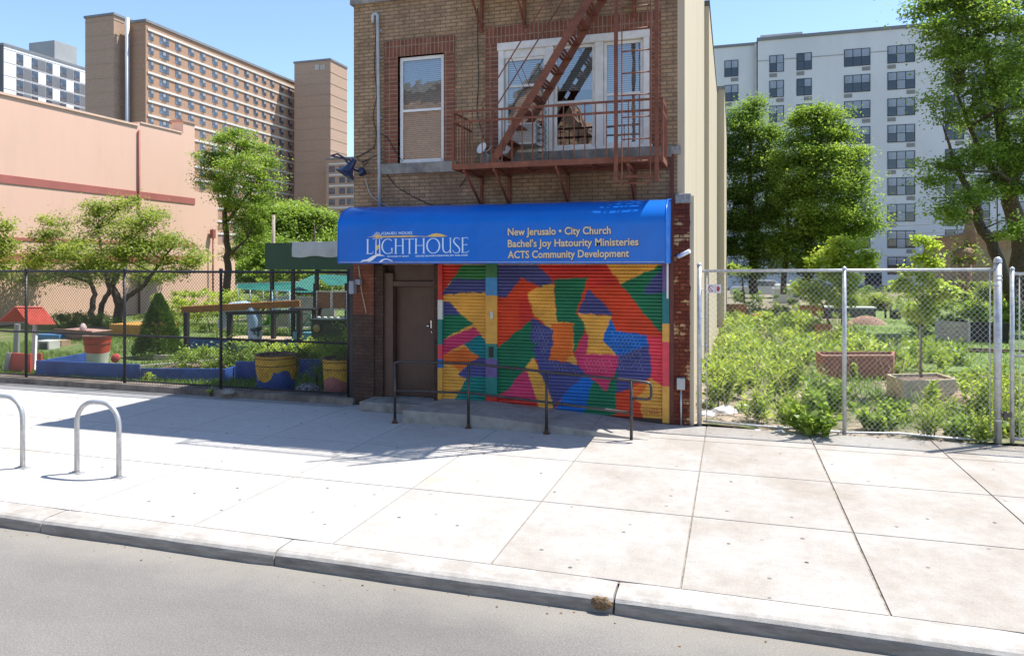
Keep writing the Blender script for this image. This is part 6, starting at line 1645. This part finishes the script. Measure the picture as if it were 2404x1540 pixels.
# wooden cabinet and green bins
cb = thing('wooden_cabinet', 'pair of tan wooden panels in a metal frame above the bins', 'cabinet', (aB(1450, 660, 19).x, 19, 0))
p0, p1 = aB(1320, 500, 19), aB(1580, 655, 19)
mb = MB(); mid = (p0.x + p1.x) / 2; mb.box(p0.x, mid - .06, 19, 19.06, p1.z, p0.z); mb.box(mid + .06, p1.x, 19, 19.06, p1.z, p0.z); part('panel', mb, mat('tan_ply', (.30, .15, .065), .2, 4, .7, stain=(.15, .08, .05)), cb)
mb = MB()
for x in (p0.x - .03, p1.x + .03): mb.bar((x, 19.03, 0), (x, 19.03, p0.z + .04), .035, .035)
mb.bar((p0.x - .03, 19.03, p1.z - .03), (p1.x + .03, 19.03, p1.z - .03), .035, .035); mb.bar((p0.x - .03, 19.03, p0.z + .02), (p1.x + .03, 19.03, p0.z + .02), .03, .03); mb.bar((mid, 19.03, p1.z), (mid, 19.03, p0.z), .08, .03, up=(0, 1, 0))
part('frame', mb, GALV, cb)
gbn = thing('storage_bin', 'dark green storage bin with white stones on its lid', 'bin', (aB(1450, 900, 17.5).x, 17.5, 0))
p0, p1 = aB(1262, 748, 17.5), aB(1600, 930, 17.5)
mb = MB(); mb.box(p0.x, p1.x, 17.5, 18.3, .02, p0.z - .05); part('body', mb, mat('bottle_green_paint', (.012, .04, .028), .2, 4, .5), gbn, bevel=.02)
mb = MB(); mb.box(p0.x - .03, p1.x + .03, 17.45, 18.35, p0.z - .05, p0.z); part('lid', mb, mat('bottle_green_paint', (.012, .04, .028)), gbn, bevel=.01)
mb = MB()
for q in range(6): mb.lathe([(0, .07), (.05, .05), (.06, .02), (.05, 0)], (p0.x + .15 + q * .2, 17.65, p0.z), 8, wob=.2)
part('stones', mb, WHITEW, gbn)
mb = MB(); mb.lathe([(.10, 0), (.12, .02), (.08, .04), (0, .05)], aB(1320, 835, 17.48), 14, Matrix.Rotation(R(90), 4, 'X')); part('wheel', mb, mat('yellowed_rim', (.3, .24, .1), .2, 5, .6), gbn)
mb = MB(); p0, p1 = aB(1062, 650, 18.6), aB(1290, 645, 18.6); mb.box(p0.x, p1.x, 18.6, 19.1, p0.z - .05, p0.z); 
for x in (p0.x + .08, p1.x - .08): mb.box(x - .03, x + .03, 18.65, 18.72, 0, p0.z - .05); mb.box(x - .03, x + .03, 19.0, 19.07, 0, p0.z - .05)
mb.box(p0.x + .05, p1.x - .05, 18.66, 19.04, .6, .64)
solo('work_table', mb, DARKPOST, 'dark slim work table left of the tan cabinet', 'table')
mb = MB(); p = at(642, 560, 40); mb.tube([(p.x, 40, 0), (p.x, 40, at(642, 505, 40).z)], .11, 8); solo('wooden_pole', mb, mat('grey_pole', (.33, .28, .23), .15, 3, .8), 'plain wooden pole rising behind the green board', 'pole')
# more playground clutter near the corner
GRNM = mat('green_tube_paint', (.02, .13, .075), .15, 5, .45)
def tube_frame(label, p, q, Yf, m):
    mb = MB(); a, b = aB(*p, Yf), aB(*q, Yf)
    for x in (a.x, b.x): mb.tube([(x, Yf, 0), (x, Yf, a.z)], .024, 6)
    for z in (a.z, (a.z + b.z) / 2, b.z): mb.tube([(a.x, Yf, z), (b.x, Yf, z)], .02, 6)
    mb.tube([(a.x, Yf, b.z), (b.x, Yf, a.z)], .014, 6)
    solo('tube_frame', mb, m, label, 'frame')
tube_frame('pale blue braced tube frame under the teal canopy', (905, 488), (1065, 660), 21.0, mat('pale_blue_tube', (.25, .42, .52), .1, 4, .5))
tube_frame('green braced tube frame beside the slim work table', (1130, 700), (1262, 890), 20.2, GRNM)
mb = MB(); a, b = aB(805, 720, 20.6), aB(890, 810, 20.6)
pts_ = [(b.x, 20.6, a.z + .05), (b.x - .08, 20.6, a.z - .02), ((a.x + b.x) / 2, 20.6, (a.z + b.z) / 2 - .03), (a.x, 20.6, b.z), (a.x - .25, 20.6, b.z - .02)]
for p_, q_ in zip(pts_[:-1], pts_[1:]): mb.hexa([Vector(p_), Vector(q_), Vector(q_) + Vector((0, .5, 0)), Vector(p_) + Vector((0, .5, 0)), Vector(p_) + Vector((0, 0, .05)), Vector(q_) + Vector((0, 0, .05)), Vector(q_) + Vector((0, .5, .05)), Vector(p_) + Vector((0, .5, .05))])
for x in (a.x - .2, b.x - .02): mb.bar((x, 20.62, 0), (x, 20.62, b.z if x < a.x else a.z), .05, .05)
solo('slide', mb, mat('bright_green_plastic', (.06, .30, .04), .1, 3, .4), 'bright green little slide behind the bent dark pipe', 'slide')
mb = MB(); a, b = aB(1090, 868, 18.4), aB(1270, 930, 18.4); mb.box(a.x, b.x, 18.4, 19.2, .04, a.z)
solo('water_table', mb, mat('aqua_plastic', (.12, .36, .42), .12, 3, .45), 'aqua plastic water table low behind the dark timber rail', 'table', bevel=.03)
# rocks by the corner
def rock(label, c, r_, m):
    mb = MB(); n = 12
    prof_ = [(0, 1), (.45, .88), (.8, .55), (1, .15), (.95, -.2), (.6, -.4)]
    mb.lathe([(a * r_, b * r_ * .6) for a, b in prof_], (0, 0, 0), n, wob=.18)
    mb.v = [(v[0] * (1 + random.uniform(-.14, .14)) + c[0], v[1] * (1 + random.uniform(-.14, .14)) + c[1], max(v[2] * (1 + random.uniform(-.15, .15)), -.06) + c[2]) for v in mb.v]
    mb.sm = [False] * len(mb.sm)
    solo('rock', mb, m, label, 'rock', 'loose rocks', base=c)
ROCKW = mat('white_rock', (.52, .52, .53), .2, 6, .9, .6, 25)
ROCKG = mat('grey_rock', (.25, .23, .2), .3, 8, .95, .8, 30)
rock('grey stone sitting on the kerb under the third black post', (-9.45, 11.83, .1), .13, ROCKG)
rock('dark white speckled stone between the two large barrels', (-8.25, 12.75, .05), .24, mat('speckled_rock', (.2, .2, .2), .9, 18, .9, .5, 20))

# ================================================================== WEEDY LOT
def R7(x, y): return ((1680 + x / 2.567) * .9311, (560 + y / 2.567) * .9311)
def R1(x, y): return ((1740 + x / 5.133) * .9311, (600 + y / 5.133) * .9311)
def R2(x, y): return ((2100 + x / 4.529) * .9311, (560 + y / 4.529) * .9311)
def open_box(name, label, corners, h, m, t=.05, soil=.06):
    """planter with four board walls; corners counter-clockwise from front left"""
    cs = [Vector((p[0], p[1], 0)) for p in corners]; cen = sum(cs, Vector()) / 4
    o = thing(name, label, 'planter', (cen.x, cen.y, 0))
    for i in range(4):
        a, b = cs[i], cs[(i + 1) % 4]; mb = MB()
        d = (b - a).normalized(); n_ = (cen - (a + b) / 2); n_ = (n_ - d * n_.dot(d)).normalized() * t
        sh_ = d * (t if i % 2 else 0)
        a2, b2 = a + sh_, b - sh_
        mb.hexa([a2, b2, b2 + n_, a2 + n_, a2 + Vector((0, 0, h)), b2 + Vector((0, 0, h)), b2 + n_ + Vector((0, 0, h)), a2 + n_ + Vector((0, 0, h))])
        for zz in (h * .5,):
            pass
        part('board', mb, m, o, bevel=.006)
    mb = MB(); q = [c.lerp(cen, .03) + Vector((0, 0, h - soil)) for c in cs]; mb.face(q); part('soil', mb, SOIL, o, fix=False)
    return o
REDW = mat('red_brown_timber', (.30, .12, .07), .2, 5, .75, .4, 18, stain=(.2, .085, .05), stain_pos=(.5, .7), stain_scale=2, stretch=(1, 1, 4))
TANW = mat('weathered_tan_timber', (.46, .39, .27), .18, 5, .85, .4, 18, stain=(.34, .28, .18), stain_pos=(.5, .7), stain_scale=2, stretch=(1, 1, 4))
GREYW = mat('weathered_grey_timber', (.45, .43, .40), .22, 4, .9, .5, 14, stretch=(1, 1, 7))
open_box('planter_box', 'long red brown timber planter behind the middle fence post', [(1.97, 17.75), (3.50, 18.25), (3.72, 19.15), (1.90, 18.55)], .53, REDW)
open_box('planter_box', 'square tan timber planter holding the staked lime tree', [(3.08, 15.15), (4.13, 15.7), (3.98, 16.5), (2.95, 16.0)], .41, TANW)
p = R1(1620, 1270)
open_box('planter_box', 'small orange brown box in the middle of the weeds', [(2.87, 28.3), (3.45, 28.35), (3.5, 28.9), (2.9, 28.9)], .42, ORANGEW)
open_box('planter_box', 'orange planter against the cream wall end', [(-.30, 40.0), (.72, 40.0), (.72, 40.8), (-.30, 40.8)], .48, ORANGEW)
open_box('planter_box', 'orange planter below the sunlit sapling', [(3.3, 39.9), (4.7, 40.0), (4.8, 40.9), (3.4, 40.9)], .46, ORANGEW)
mb = MB(); c_ = gr(*R1(880, 1090)); mb.lathe([(.16, 0), (.24, .12), (.27, .3), (.25, .36), (.21, .36), (.2, .3), (0, .3)], c_, 20); solo('clay_pot', mb, mat('terracotta', (.42, .18, .06), .15, 6, .8), 'rounded orange clay pot half sunk in the weeds', 'pot')
# long grey table bed, mulch heap, compost bin
tb_ = thing('grey_trough', 'long grey raised trough right of the middle post', 'trough', (6.3, 40.5, 0))
p0, p1 = at(*R2(150, 975), 38), at(*R2(490, 1050), 38)
mb = MB(); mb.box(p0.x - .9, p1.x, 38, 38.9, .02, p0.z - .05); part('body', mb, mat('dark_grey_timber', (.1, .1, .105), .2, 5, .8), tb_, bevel=.02)
mb = MB(); mb.box(p0.x - .95, p1.x + .05, 37.95, 38.95, p0.z - .05, p0.z + .02); part('rim', mb, mat('pale_rim', (.5, .52, .55), .1, 4, .6), tb_, bevel=.01)
def heap(name, label, c, rx, ry, h, m, cat):
    mb = MB(); n = 20; prof_ = [(1, 0), (.85, .3), (.6, .7), (.3, .93), (0, 1)]
    mb.lathe(prof_, (0, 0, 0), n, wob=.12); mb.v = [(c[0] + v[0] * rx * random.uniform(.88, 1.1), c[1] + v[1] * ry * random.uniform(.88, 1.1), v[2] * h * random.uniform(.85, 1.1) - .02) for v in mb.v]
    return solo(name, mb, m, label, cat, base=(c[0], c[1], 0))
heap('mulch_heap', 'reddish brown heap of wood mulch beyond the weeds', (5.5, 34.0), .85, .6, .42, mat('mulch', (.17, .09, .06), .6, 26, .95, 1, 40, c2=(.3, .19, .14)), 'mulch heap')
cbn = thing('compost_bin', 'grey board compost bin with weeds behind the lime tree', 'compost bin', (8.0, 28, 0))
Yc = 27.0; p0, p1, p2 = at(*R2(1185, 1030), Yc + .8), at(*R2(1568, 1080), Yc), at(*R2(1560, 1290), Yc)
for k in range(4):
    z0 = .03 + k * .17; mb = MB(); mb.hexa([(p0.x, Yc + .8, z0), (p1.x, Yc, z0), (p1.x, Yc + .06, z0), (p0.x, Yc + .86, z0), (p0.x, Yc + .8, z0 + .16), (p1.x, Yc, z0 + .16), (p1.x, Yc + .06, z0 + .16), (p0.x, Yc + .86, z0 + .16)]); part('board', mb, GREYW, cbn)
mb = MB(); mb.box(p1.x + .01, p1.x + 1.1, Yc + .02, Yc + .1, .02, .72); mb.box(p1.x + .01, p1.x + .07, Yc + .1, Yc + 1.6, .02, .72); part('dark_end', mb, mat('dark_wet_timber', (.03, .028, .026), .3, 5, .9), cbn)
for q in ((p0.x - .03, p0.x + .06, Yc + .75, Yc + .9, 0, .78), (p1.x - .08, p1.x, Yc - .03, Yc + .0, 0, .76)): mb = MB(); mb.box(*q); part('post', mb, GREYW, cbn)
for (x, dz) in ((600, 0), (660, .0)):
    p = gr(*R2(x, 1110)); mb = MB(); hh = at(*R2(x, 920 if x == 600 else 960), p.y).z; mb.tube([p, (p.x, p.y, hh)], .05, 6); mb.lathe([(.055, 0), (0, .05)], (p.x, p.y, hh), 6)
    solo('wooden_post', mb, BARK, 'taller rough garden post beside the long grey trough' if x == 600 else 'shorter rough garden post right of its taller twin', 'post')
p = gr(*R2(725, 1120)); mb = MB(); mb.lathe([(.16, 0), (.2, .15), (.21, .28), (.17, .28), (0, .24)], p, 14); mb.lathe([(0, .55), (.12, .48), (.18, .36), (.14, .25), (0, .25)], p, 10, wob=.2); solo('garden_pot', mb, mat('dark_pot', (.035, .045, .025), .3, 10, .8), 'small dark pot on the sunny lawn strip', 'pot')
mb = MB()
for k, (x, y, a) in enumerate(((6.3, 24.4, .2), (6.9, 24.0, .1), (7.4, 24.3, -.1))): mb.bar((x - .7, y - a, .05 + .03 * k), (x + .7, y + a, .06 + .03 * k), .12, .05)
solo('timber_offcuts', mb, mat('dark_brown_timber', (.09, .055, .045), .3, 5, .9), 'scattered brown boards lying on the shaded lawn', 'boards')
# rusty pole with ivy, wires
up_ = thing('utility_pole', 'brown utility pole stump with ivy before the grey block', 'pole', (at(2265, 690, 54).x, 54, 0))
p0, p1 = at(2265, 600, 54), at(2278, 540, 54.3)
mb = MB(); mb.tube([(p0.x, 54, 0), (p0.x, 54, p0.z)], .42, 12); mb.tube([(p1.x, 54.5, p0.z - .6), (p1.x + .1, 54.5, at(2290, 480, 54).z)], .36, 12); mb.lathe([(.5, -.2), (.62, 0), (.55, .3), (.3, .5), (0, .52)], p0, 12, wob=.1); part('pole', mb, mat('rusty_pole', (.27, .15, .09), .25, 3, .85, .4, 10), up_)
leaf_mesh('ivy', np.array([(p0.x, 54, p0.z)]) + rng.normal(size=(500, 3)) * np.array([.5, .4, .5]), .22, LEAF_DARK, up_)
WIREM = mat('overhead_wire', (.10, .11, .12), .1, 5, .6)
for i, (ya, yb, sag) in enumerate(((530, 512, 8), (545, 533, 10), (598, 590, 6), (606, 604, 5))):
    a, b = at(2000, ya, 66), at(2330, yb, 66); pts = [a.lerp(b, u) - Vector((0, 0, sag * .03 * 4 * u * (1 - u))) for u in np.linspace(0, 1, 12)]
    mb = MB(); mb.tube(pts, .022, 4); solo('overhead_wire', mb, WIREM, ['highest sagging wire across the grey block', 'second sagging wire across the grey block', 'third wire low across the grey block', 'lowest wire across the grey block'][i], 'wire', 'overhead wires')
mb = MB(); a, b = at(2341, 470, 30), at(2341, 650, 30); mb.tube([a + Vector((0, 0, 3)), b - Vector((0, 0, .6))], .022, 5); solo('hanging_cable', mb, CABLE, 'thin dark cable hanging beside the leaning trunk', 'cable')
# parked vehicles glimpsed below the trees
def car(label, c, L_, m, hh=1.45, rot=0):
    t = thing('parked_car', label, 'car', c, None); t.rotation_euler = (0, 0, rot)
    w = .86
    prof_ = [(-L_ / 2, .35), (-L_ / 2, .75), (-L_ / 2 + .15, .9), (-L_ * .22, .98), (-L_ * .1, hh), (L_ * .25, hh), (L_ * .40, .98), (L_ / 2, .88), (L_ / 2, .35)]
    mb = MB(); mb.prism([(x, -w, z) for x, z in prof_], (0, 2 * w, 0)); part('body', mb, m, t, True, bevel=.05)
    mb = MB(); g_ = [(-L_ * .19, 1.0), (-L_ * .09, hh - .09), (L_ * .235, hh - .09), (L_ * .36, 1.0)]; mb.prism([(x, -w - .012, z) for x, z in g_], (0, .01, 0)); part('window', mb, FARGLASS, t, True)
    for x in (-L_ * .31, L_ * .31):
        mb = MB(); mb.lathe([(.0, -.1), (.2, -.1), (.32, -.08), (.33, .08), (0, .1)], (x, -w + .05, .33), 18, Matrix.Rotation(R(90), 4, 'X')); part('wheel', mb, mat('tyre', (.02, .02, .02), .1, 5, .8), t, True)
    for sx in (-1, 1): mb = MB(); mb.box(sx * (L_ / 2 - .03) - .03, sx * (L_ / 2 - .03) + .03, -w + .05, -w + .35, .62, .74); part('headlight', mb, WHITE, t, True)
    return t
car('pale silver car glimpsed between the dark trunks', (2.0, 60, -.05), 4.4, mat('silver_car_paint', (.5, .53, .55), .05, 1, .3, metal=.4, coat=.5))
car('dark car roof partly seen right of the brown trunks', (5.6, 62, -.05), 4.4, mat('dark_car_paint', (.04, .045, .055), .05, 1, .25, coat=.6))
mb = MB(); p0 = at(*R1(1250, 760), 52); mb.box(p0.x - .8, p0.x + .8, 52, 54, .0, .9); mb.box(p0.x - .85, p0.x + .85, 51.95, 54.05, .9, 1.0); mb.box(p0.x - .7, p0.x + .7, 52.2, 53.8, 1.0, 1.25); solo('white_container', mb, WHITEW, 'white topped container in the shade under the trees', 'container', bevel=.02)
bush('round_bush', 'silvery round bush behind the long grey trough', 'shrub', [at(*R2(350, 900), 45)[:] + (1.5, .9, .8), at(*R2(230, 940), 44)[:] + (.9, .7, .6), at(*R2(480, 930), 45)[:] + (1.0, .7, .6)], LEAF_OLIVE, .14, 30, 80, .4)
bush('round_bush', 'tall weeds and vines growing over the compost bin', 'shrub', [(7.9, 29.0, .7, 1.0, .7, .4), (8.9, 29.3, .8, 1.0, .8, .5), (9.9, 29.6, .7, .9, .8, .5), (7.0, 30.5, .6, .7, .7, .45)], LEAF_MAPLE, .12, 45)
bush('round_bush', 'pale scrub heap at the back right of the lot', 'shrub', [(13.5, 50, .8, 2.2, 1.2, .9), (16.0, 50, 1.0, 2, 1.2, 1.1), (12.0, 47, .5, 1.6, 1, .6)], LEAF_OLIVE, .16, 25)
bush('round_bush', 'dark undergrowth at the foot of the back trees', 'shrub', [(.8, 49, .5, 1.3, .8, .55), (3.8, 50, .6, 1.5, .8, .6), (7.4, 51, .7, 1.6, .9, .7)], LEAF_DARK, .14, 25)

# lime saplings
Ys = 15.75
lobes = [lob(2172, 572, Ys, 15, 18), lob(2160, 605, Ys, 22, 18), lob(2185, 620, Ys, 20, 18), lob(2145, 640, Ys, 26, 16), lob(2190, 655, Ys, 30, 20), lob(2155, 680, Ys, 30, 18), lob(2115, 670, Ys, 18, 10), lob(2205, 690, Ys, 30, 18), lob(2165, 715, Ys, 26, 22), lob(2220, 680, Ys, 14, 10), lob(2175, 745, Ys, 20, 20), lob(2145, 735, Ys, 14, 14)]
lobes = [(a, b, c, rx * .95, ry * .95, rz * 1.05) for a, b, c, rx, ry, rz in lobes]
tree('lime_sapling', 'bright lime sapling staked in the square tan planter', 'tree', at(2162, 875, Ys)[:], lobes, [fk(Ys, (2162, 886, 0, .03), (2163, 790, 0, .02), (2166, 700, 0, .016), (2170, 580, 0, .006)), fk(Ys, (2164, 745, 0, .012), (2195, 700, 0, .008), (2215, 680, 0, .004)), fk(Ys, (2165, 730, 0, .012), (2140, 690, 0, .008), (2118, 668, 0, .004))], LEAF_LIME, BARK_PALE, None, 90, .15, .6, 110, .085, 24, .55, .2)
mb = MB(); mb.tube([at(2159, 886, Ys), at(2160, 765, Ys)], .016, 6); solo('tree_stake', mb, mat('pale_stake', (.42, .35, .26), .15, 5, .8), 'pale wooden stake beside the lime sapling stem', 'stake')
Yt = 30.0
lobes = [lob(1985, 580, Yt, 34, 22), lob(1950, 600, Yt, 34, 20), lob(1920, 610, Yt, 22, 16), lob(2010, 615, Yt, 38, 18), lob(1975, 625, Yt, 44, 20), lob(2040, 618, Yt, 20, 10), lob(2035, 600, Yt, 18, 10), lob(1990, 665, Yt, 40, 26), lob(1960, 655, Yt, 34, 24), lob(1905, 680, Yt, 34, 20), lob(1880, 672, Yt, 14, 10), lob(1930, 700, Yt, 34, 16), lob(1990, 700, Yt, 30, 18)]
tree('lime_sapling', 'wider lime green young maple behind the middle fence post', 'tree', at(1978, 760, Yt)[:], lobes, [fk(Yt, (1978, 768, 0, .05), (1978, 700, 0, .045), (1985, 600, 0, .02)), fk(Yt, (1950, 768, .2, .04), (1930, 715, .2, .035), (1910, 680, .2, .015))], LEAF_LIME, BARK, None, 44, .26, .6, 130, .13, 24, .55, .2)

# weeds ------------------------------------------------------------
def weed_geo(h, stems, spread, leaf_l, per, lean=.35, start=.08):
    """points and directions of lance leaves on arching stems, local coords"""
    P = []; D = []; St = []
    for s_ in range(stems):
        a = rng.uniform(0, 2 * math.pi); r0 = spread * .35 * rng.random(); hh = h * rng.uniform(.55, 1.1); ln = lean * rng.uniform(.2, 1.1)
        b = np.array([r0 * math.cos(a), r0 * math.sin(a), 0]); pts = []
        for k in range(6):
            u = k / 5; pts.append(b + np.array([math.cos(a) * ln * hh * u ** 1.6, math.sin(a) * ln * hh * u ** 1.6, hh * u]))
        St.append(pts)
        for k in range(per):
            u = start + (1 - start) * (k + rng.random()) / per; q = np.array([np.interp(u, np.linspace(0, 1, 6), [p_[i] for p_ in pts]) for i in range(3)])
            t_ = rng.uniform(0, 2 * math.pi); P.append(q); D.append((math.cos(t_), math.sin(t_), .35 + .6 * u))
    return np.array(P), np.array(D), St
def weed(name, label, h, stems, spread, leaf_l, per, m, pos, lean=.35, aspect=.32, group='tall weeds along the fence', scale=1):
    t = thing(name, label, 'weed', (0, 0, 0), group)
    P, D, St = weed_geo(h, stems, spread, leaf_l, per, lean)
    sz = leaf_l * (1.15 - .5 * P[:, 2] / max(h, .01)).clip(.4, 1.2)
    leaf_mesh('leaves', P, sz, m, t, .4, aspect, D)
    mb = MB()
    for pts in St: mb.tube(pts, [.006, .0055, .005, .004, .003, .002], 4)
    part('stem', mb, mat('green_stem', (.14, .2, .05), .2, 5, .7), t, True)
    t.location = pos; t.rotation_euler = (0, 0, random.uniform(0, 6)); t.scale = (scale,) * 3
    return t
def recopy(src, label, pos, sc):
    c = copy_tree(src); c['label'] = label; c.location = pos; c.rotation_euler = (0, 0, random.uniform(0, 6)); c.scale = (sc,) * 3
    return c
g7 = lambda x, y: gr(*R7(x, y))
wA = weed('mugwort_weed', 'feathery tall weed clump against the left galvanised post', .92, 16, .6, .15, 30, LEAF_WEED, g7(320, 1185), .45)
wB = weed('mugwort_weed', 'spiky upright weed nearest the fence left of the middle post', .75, 10, .4, .13, 26, LEAF_WEED, g7(600, 1300), .3)
wC = weed('broadleaf_weed', 'low broad leaved weed clump at the foot of the middle post', .45, 16, .8, .14, 20, LEAF_MAPLE, g7(960, 1375), .8, .7)
wD = weed('milkweed_plant', 'upright milkweed in front of the square tan planter', .62, 5, .2, .17, 22, LEAF_WEED, g7(1740, 1260), .25, .42)
wE = weed('grass_tuft', 'fine grass tuft right of the milkweed', .6, 40, .35, .22, 8, LEAF_WEED, g7(1690, 1385), .55, .07)
recopy(wA, 'feathery weed clump behind the white rocks', g7(470, 1130), .85); recopy(wA, 'tall feathery weed clump right of the white rocks', g7(740, 1140), 1.08)
recopy(wA, 'large weed clump beside the thick gate post', g7(2010, 1270), .95); recopy(wB, 'narrow spiky weed touching the left of the low broad leaved clump', g7(770, 1330), .8)
recopy(wB, 'spiky weed close to the gate latch', g7(2030, 1430), .7); recopy(wB, 'spiky weed between the two timber planters', g7(1500, 1000), .5)
recopy(wC, 'broad leaved clump against the front of the tan planter', g7(1480, 1270), .7); recopy(wC, 'broad leaved clump low by the bottom rail right of the middle post', g7(1380, 1345), .8)
recopy(wC, 'broad leaved creeper climbing the middle post', g7(1030, 1240), 1.3); recopy(wC, 'spreading broad leaved weed at the gate post foot', g7(1900, 1400), .7)
recopy(wD, 'small milkweed before the red brown planter', g7(1210, 1020), .62); recopy(wD, 'smaller milkweed right of the other before the red brown planter', g7(1300, 1010), .55)
recopy(wD, 'milkweed behind the square tan planter', g7(1790, 1000), .8); recopy(wD, 'milkweed right of the lime sapling planter', g7(1930, 1130), .8)
recopy(wE, 'fine grass tuft by the gate', g7(2130, 1300), .9); recopy(wE, 'fine grass tuft left of the middle post', g7(860, 1260), .7)
recopy(wA, 'feathery weed clump behind the gate mesh', g7(2250, 1260), .8); recopy(wE, 'fine grass tuft behind the gate rail', g7(2240, 1380), .8)
# the mass of weeds in the middle of the lot
P = []; D = []; SZ = []
def mass(x0, x1, y0, y1, n, h, ll):
    for _ in range(n):
        y = rng.uniform(y0, y1); x = rng.uniform(x0, x1)
        if x < -.55: continue
        if 1.7 < x < 3.9 and 17.4 < y < 19.3: continue
        if 2.8 < x < 4.3 and 14.8 < y < 16.6: continue
        clump = .6 + .5 * math.sin(x * 2.3 + y * 1.1) * math.sin(y * .9 - x * 1.7)
        if clump < .38: continue
        hh = h * rng.uniform(.5, 1.1) * max(.35, clump + .3)
        p, d, _s = weed_geo(hh, 5, .5, ll, 10, .4)
        P.append(p + np.array([x, y, 0])); D.append(d); SZ.append(np.full(len(p), ll * rng.uniform(.7, 1.2)))
mass(-.5, 1.75, 16.0, 21, 150, .45, .13); mass(-.5, 4.4, 19.6, 27, 300, .48, .15); mass(-.4, 3.2, 27, 36, 170, .45, .18); mass(3.9, 5.6, 16.8, 18.5, 40, .4, .12); mass(-.4, 3.6, 12.7, 15.5, 30, .18, .08)
mass(4.4, 5.8, 20, 24, 50, .6, .13); mass(8, 18, 40, 50, 140, .6, .2); mass(3.2, 8, 12.4, 14.6, 70, .25, .09); mass(1, 6, 36, 46, 70, .35, .16)
pick = np.array([(math.sin(p_[0, 0] * 1.7 + p_[0, 1] * .9) + math.sin(p_[0, 1] * 1.9 - p_[0, 0]) + rng.normal() * .7) for p_ in P])
for sel, m_, asp in ((pick > .25, LEAF_WEED, .42), ((pick <= .25) & (pick > -.9), LEAF_WEED3, .55), (pick <= -.9, LEAF_WEED2, .26)):
    ix = np.nonzero(sel)[0]
    o = leaf_mesh('weeds', np.concatenate([P[i] for i in ix]), np.concatenate([SZ[i] for i in ix]), m_, None, .4, asp, np.concatenate([D[i] for i in ix])); o['kind'] = 'stuff'
# last year's dry stalks among the weeds
mb = MB()
for _ in range(170):
    x, y = rng.uniform(-.3, 4.5), rng.uniform(12.8, 26); l_ = rng.uniform(.25, .8); a_ = rng.uniform(0, 6.28); t_ = rng.uniform(.1, .7)
    mb.tube([(x, y, 0), (x + l_ * t_ * .4 * math.cos(a_), y + l_ * t_ * .4 * math.sin(a_), l_ * .6), (x + l_ * t_ * math.cos(a_), y + l_ * t_ * math.sin(a_), l_ * .95)], [.006, .005, .003], 4)
o = structure('dry_stalks', mb, mat('straw', (.42, .33, .2), .25, 3, .9), 'stuff')
# grasses
mb = MB(); mb.face([(3.6, 19.5, .055), (16, 19.5, .055), (22, 52, .06), (6.5, 52, .06), (4.6, 30, .055)])
structure('lot_lawn', mb, mat('lawn_ground', (.075, .13, .025), .3, 5, .95, .8, 30, c2=(.14, .2, .045), stain=(.2, .15, .09), stain_pos=(.6, .72), stain_scale=.6), fix=False)
def grass(name, x0, x1, y0, y1, n, h):
    x = rng.uniform(x0, x1, n); y = y0 + (y1 - y0) * rng.random(n) ** 1.5
    keep = (np.sin(x * 1.1 + y * .6) * np.sin(y * .8 - x * .5) > -.45)
    x, y = x[keep], y[keep]
    d = rng.normal(size=(len(x), 3)) * .45; d[:, 2] = 1
    o = leaf_mesh(name, np.stack([x, y, np.full(len(x), .0)], 1), h, GRASS, None, .2, .13, d); o['kind'] = 'stuff'
grass('lawn_grass', -24, -7, 12.6, 26, 40000, .14); grass('lot_grass', 2.0, 14, 12.5, 36, 34000, .15)
# white rocks and rubble in the lot
for lb_, pos, r_ in (('large white rock by the left galvanised post', (255, 1250), .17), ('flat white rock right of the largest one', (380, 1225), .2), ('white rock under the feathery weed', (500, 1200), .15), ('rust tinted stone far in the weeds by the cream wall', (380, 790), .24), ('tan boulder right of the square planter', (1920, 1160), .28), ('small pale stone on the sidewalk edge under the fence', (735, 1350), .07), ('tiny pale stone left of its twin under the fence', (590, 1345), .06)):
    rock(lb_, g7(*pos) - Vector((0, 0, .02)), r_, ROCKW if 'white' in lb_ or 'pale' in lb_ else mat('tan_rock', (.38, .26, .18), .25, 5, .9, .5, 20))
# loose stones, litter and leaf crumbs
mb = MB()
for _ in range(900):
    x, y = rng.uniform(-.4, 8), rng.uniform(11.95, 15.5); s_ = rng.uniform(.006, .028); z = hlot(x, y) if y > 12.2 else 0
    mb.prism([(x + s_ * math.cos(a + _), y + s_ * math.sin(a + _), z - .002) for a in (0, 1.4, 2.9, 4.4)], (0, 0, s_ * .7))
o = structure('gravel', mb, mat('gravel', (.36, .3, .25), .4, 3, .9), 'stuff')
mb = MB(); c_ = gr(378, 1272, -.135)
for q in range(5): mb.face([(c_.x + .05 * math.cos(a + q) + .05 * (q - 2), c_.y + .02 * math.sin(a) + .02 * (q % 2), -.127 + .012 * (q % 3) + .008 * math.cos(a)) for a in (0, 1.5, 3, 4.4)])
solo('litter', mb, mat('orange_litter', (.5, .25, .17), .2, 9, .7), 'scrap of orange litter lying in the gutter', 'litter')

# leaf crumbs and grit caught in the gutter and along the fences
P = []
for _ in range(110):
    r_ = rng.random()
    if r_ < .5: P.append((rng.uniform(-9, 4), 5.60 - abs(rng.normal()) * .12, -.130))
    elif r_ < .8: P.append((rng.uniform(-.4, 4.5), 11.95 - abs(rng.normal()) * .18, .008))
    else: P.append((rng.uniform(-15, -6.5), 11.84 - abs(rng.normal()) * .10, .012))
o = leaf_mesh('leaf_litter', P, .024, leafmat('dry_leaf', (.10, .065, .03), (.30, .2, .10), .1), None, 2.5, .6); o['kind'] = 'stuff'
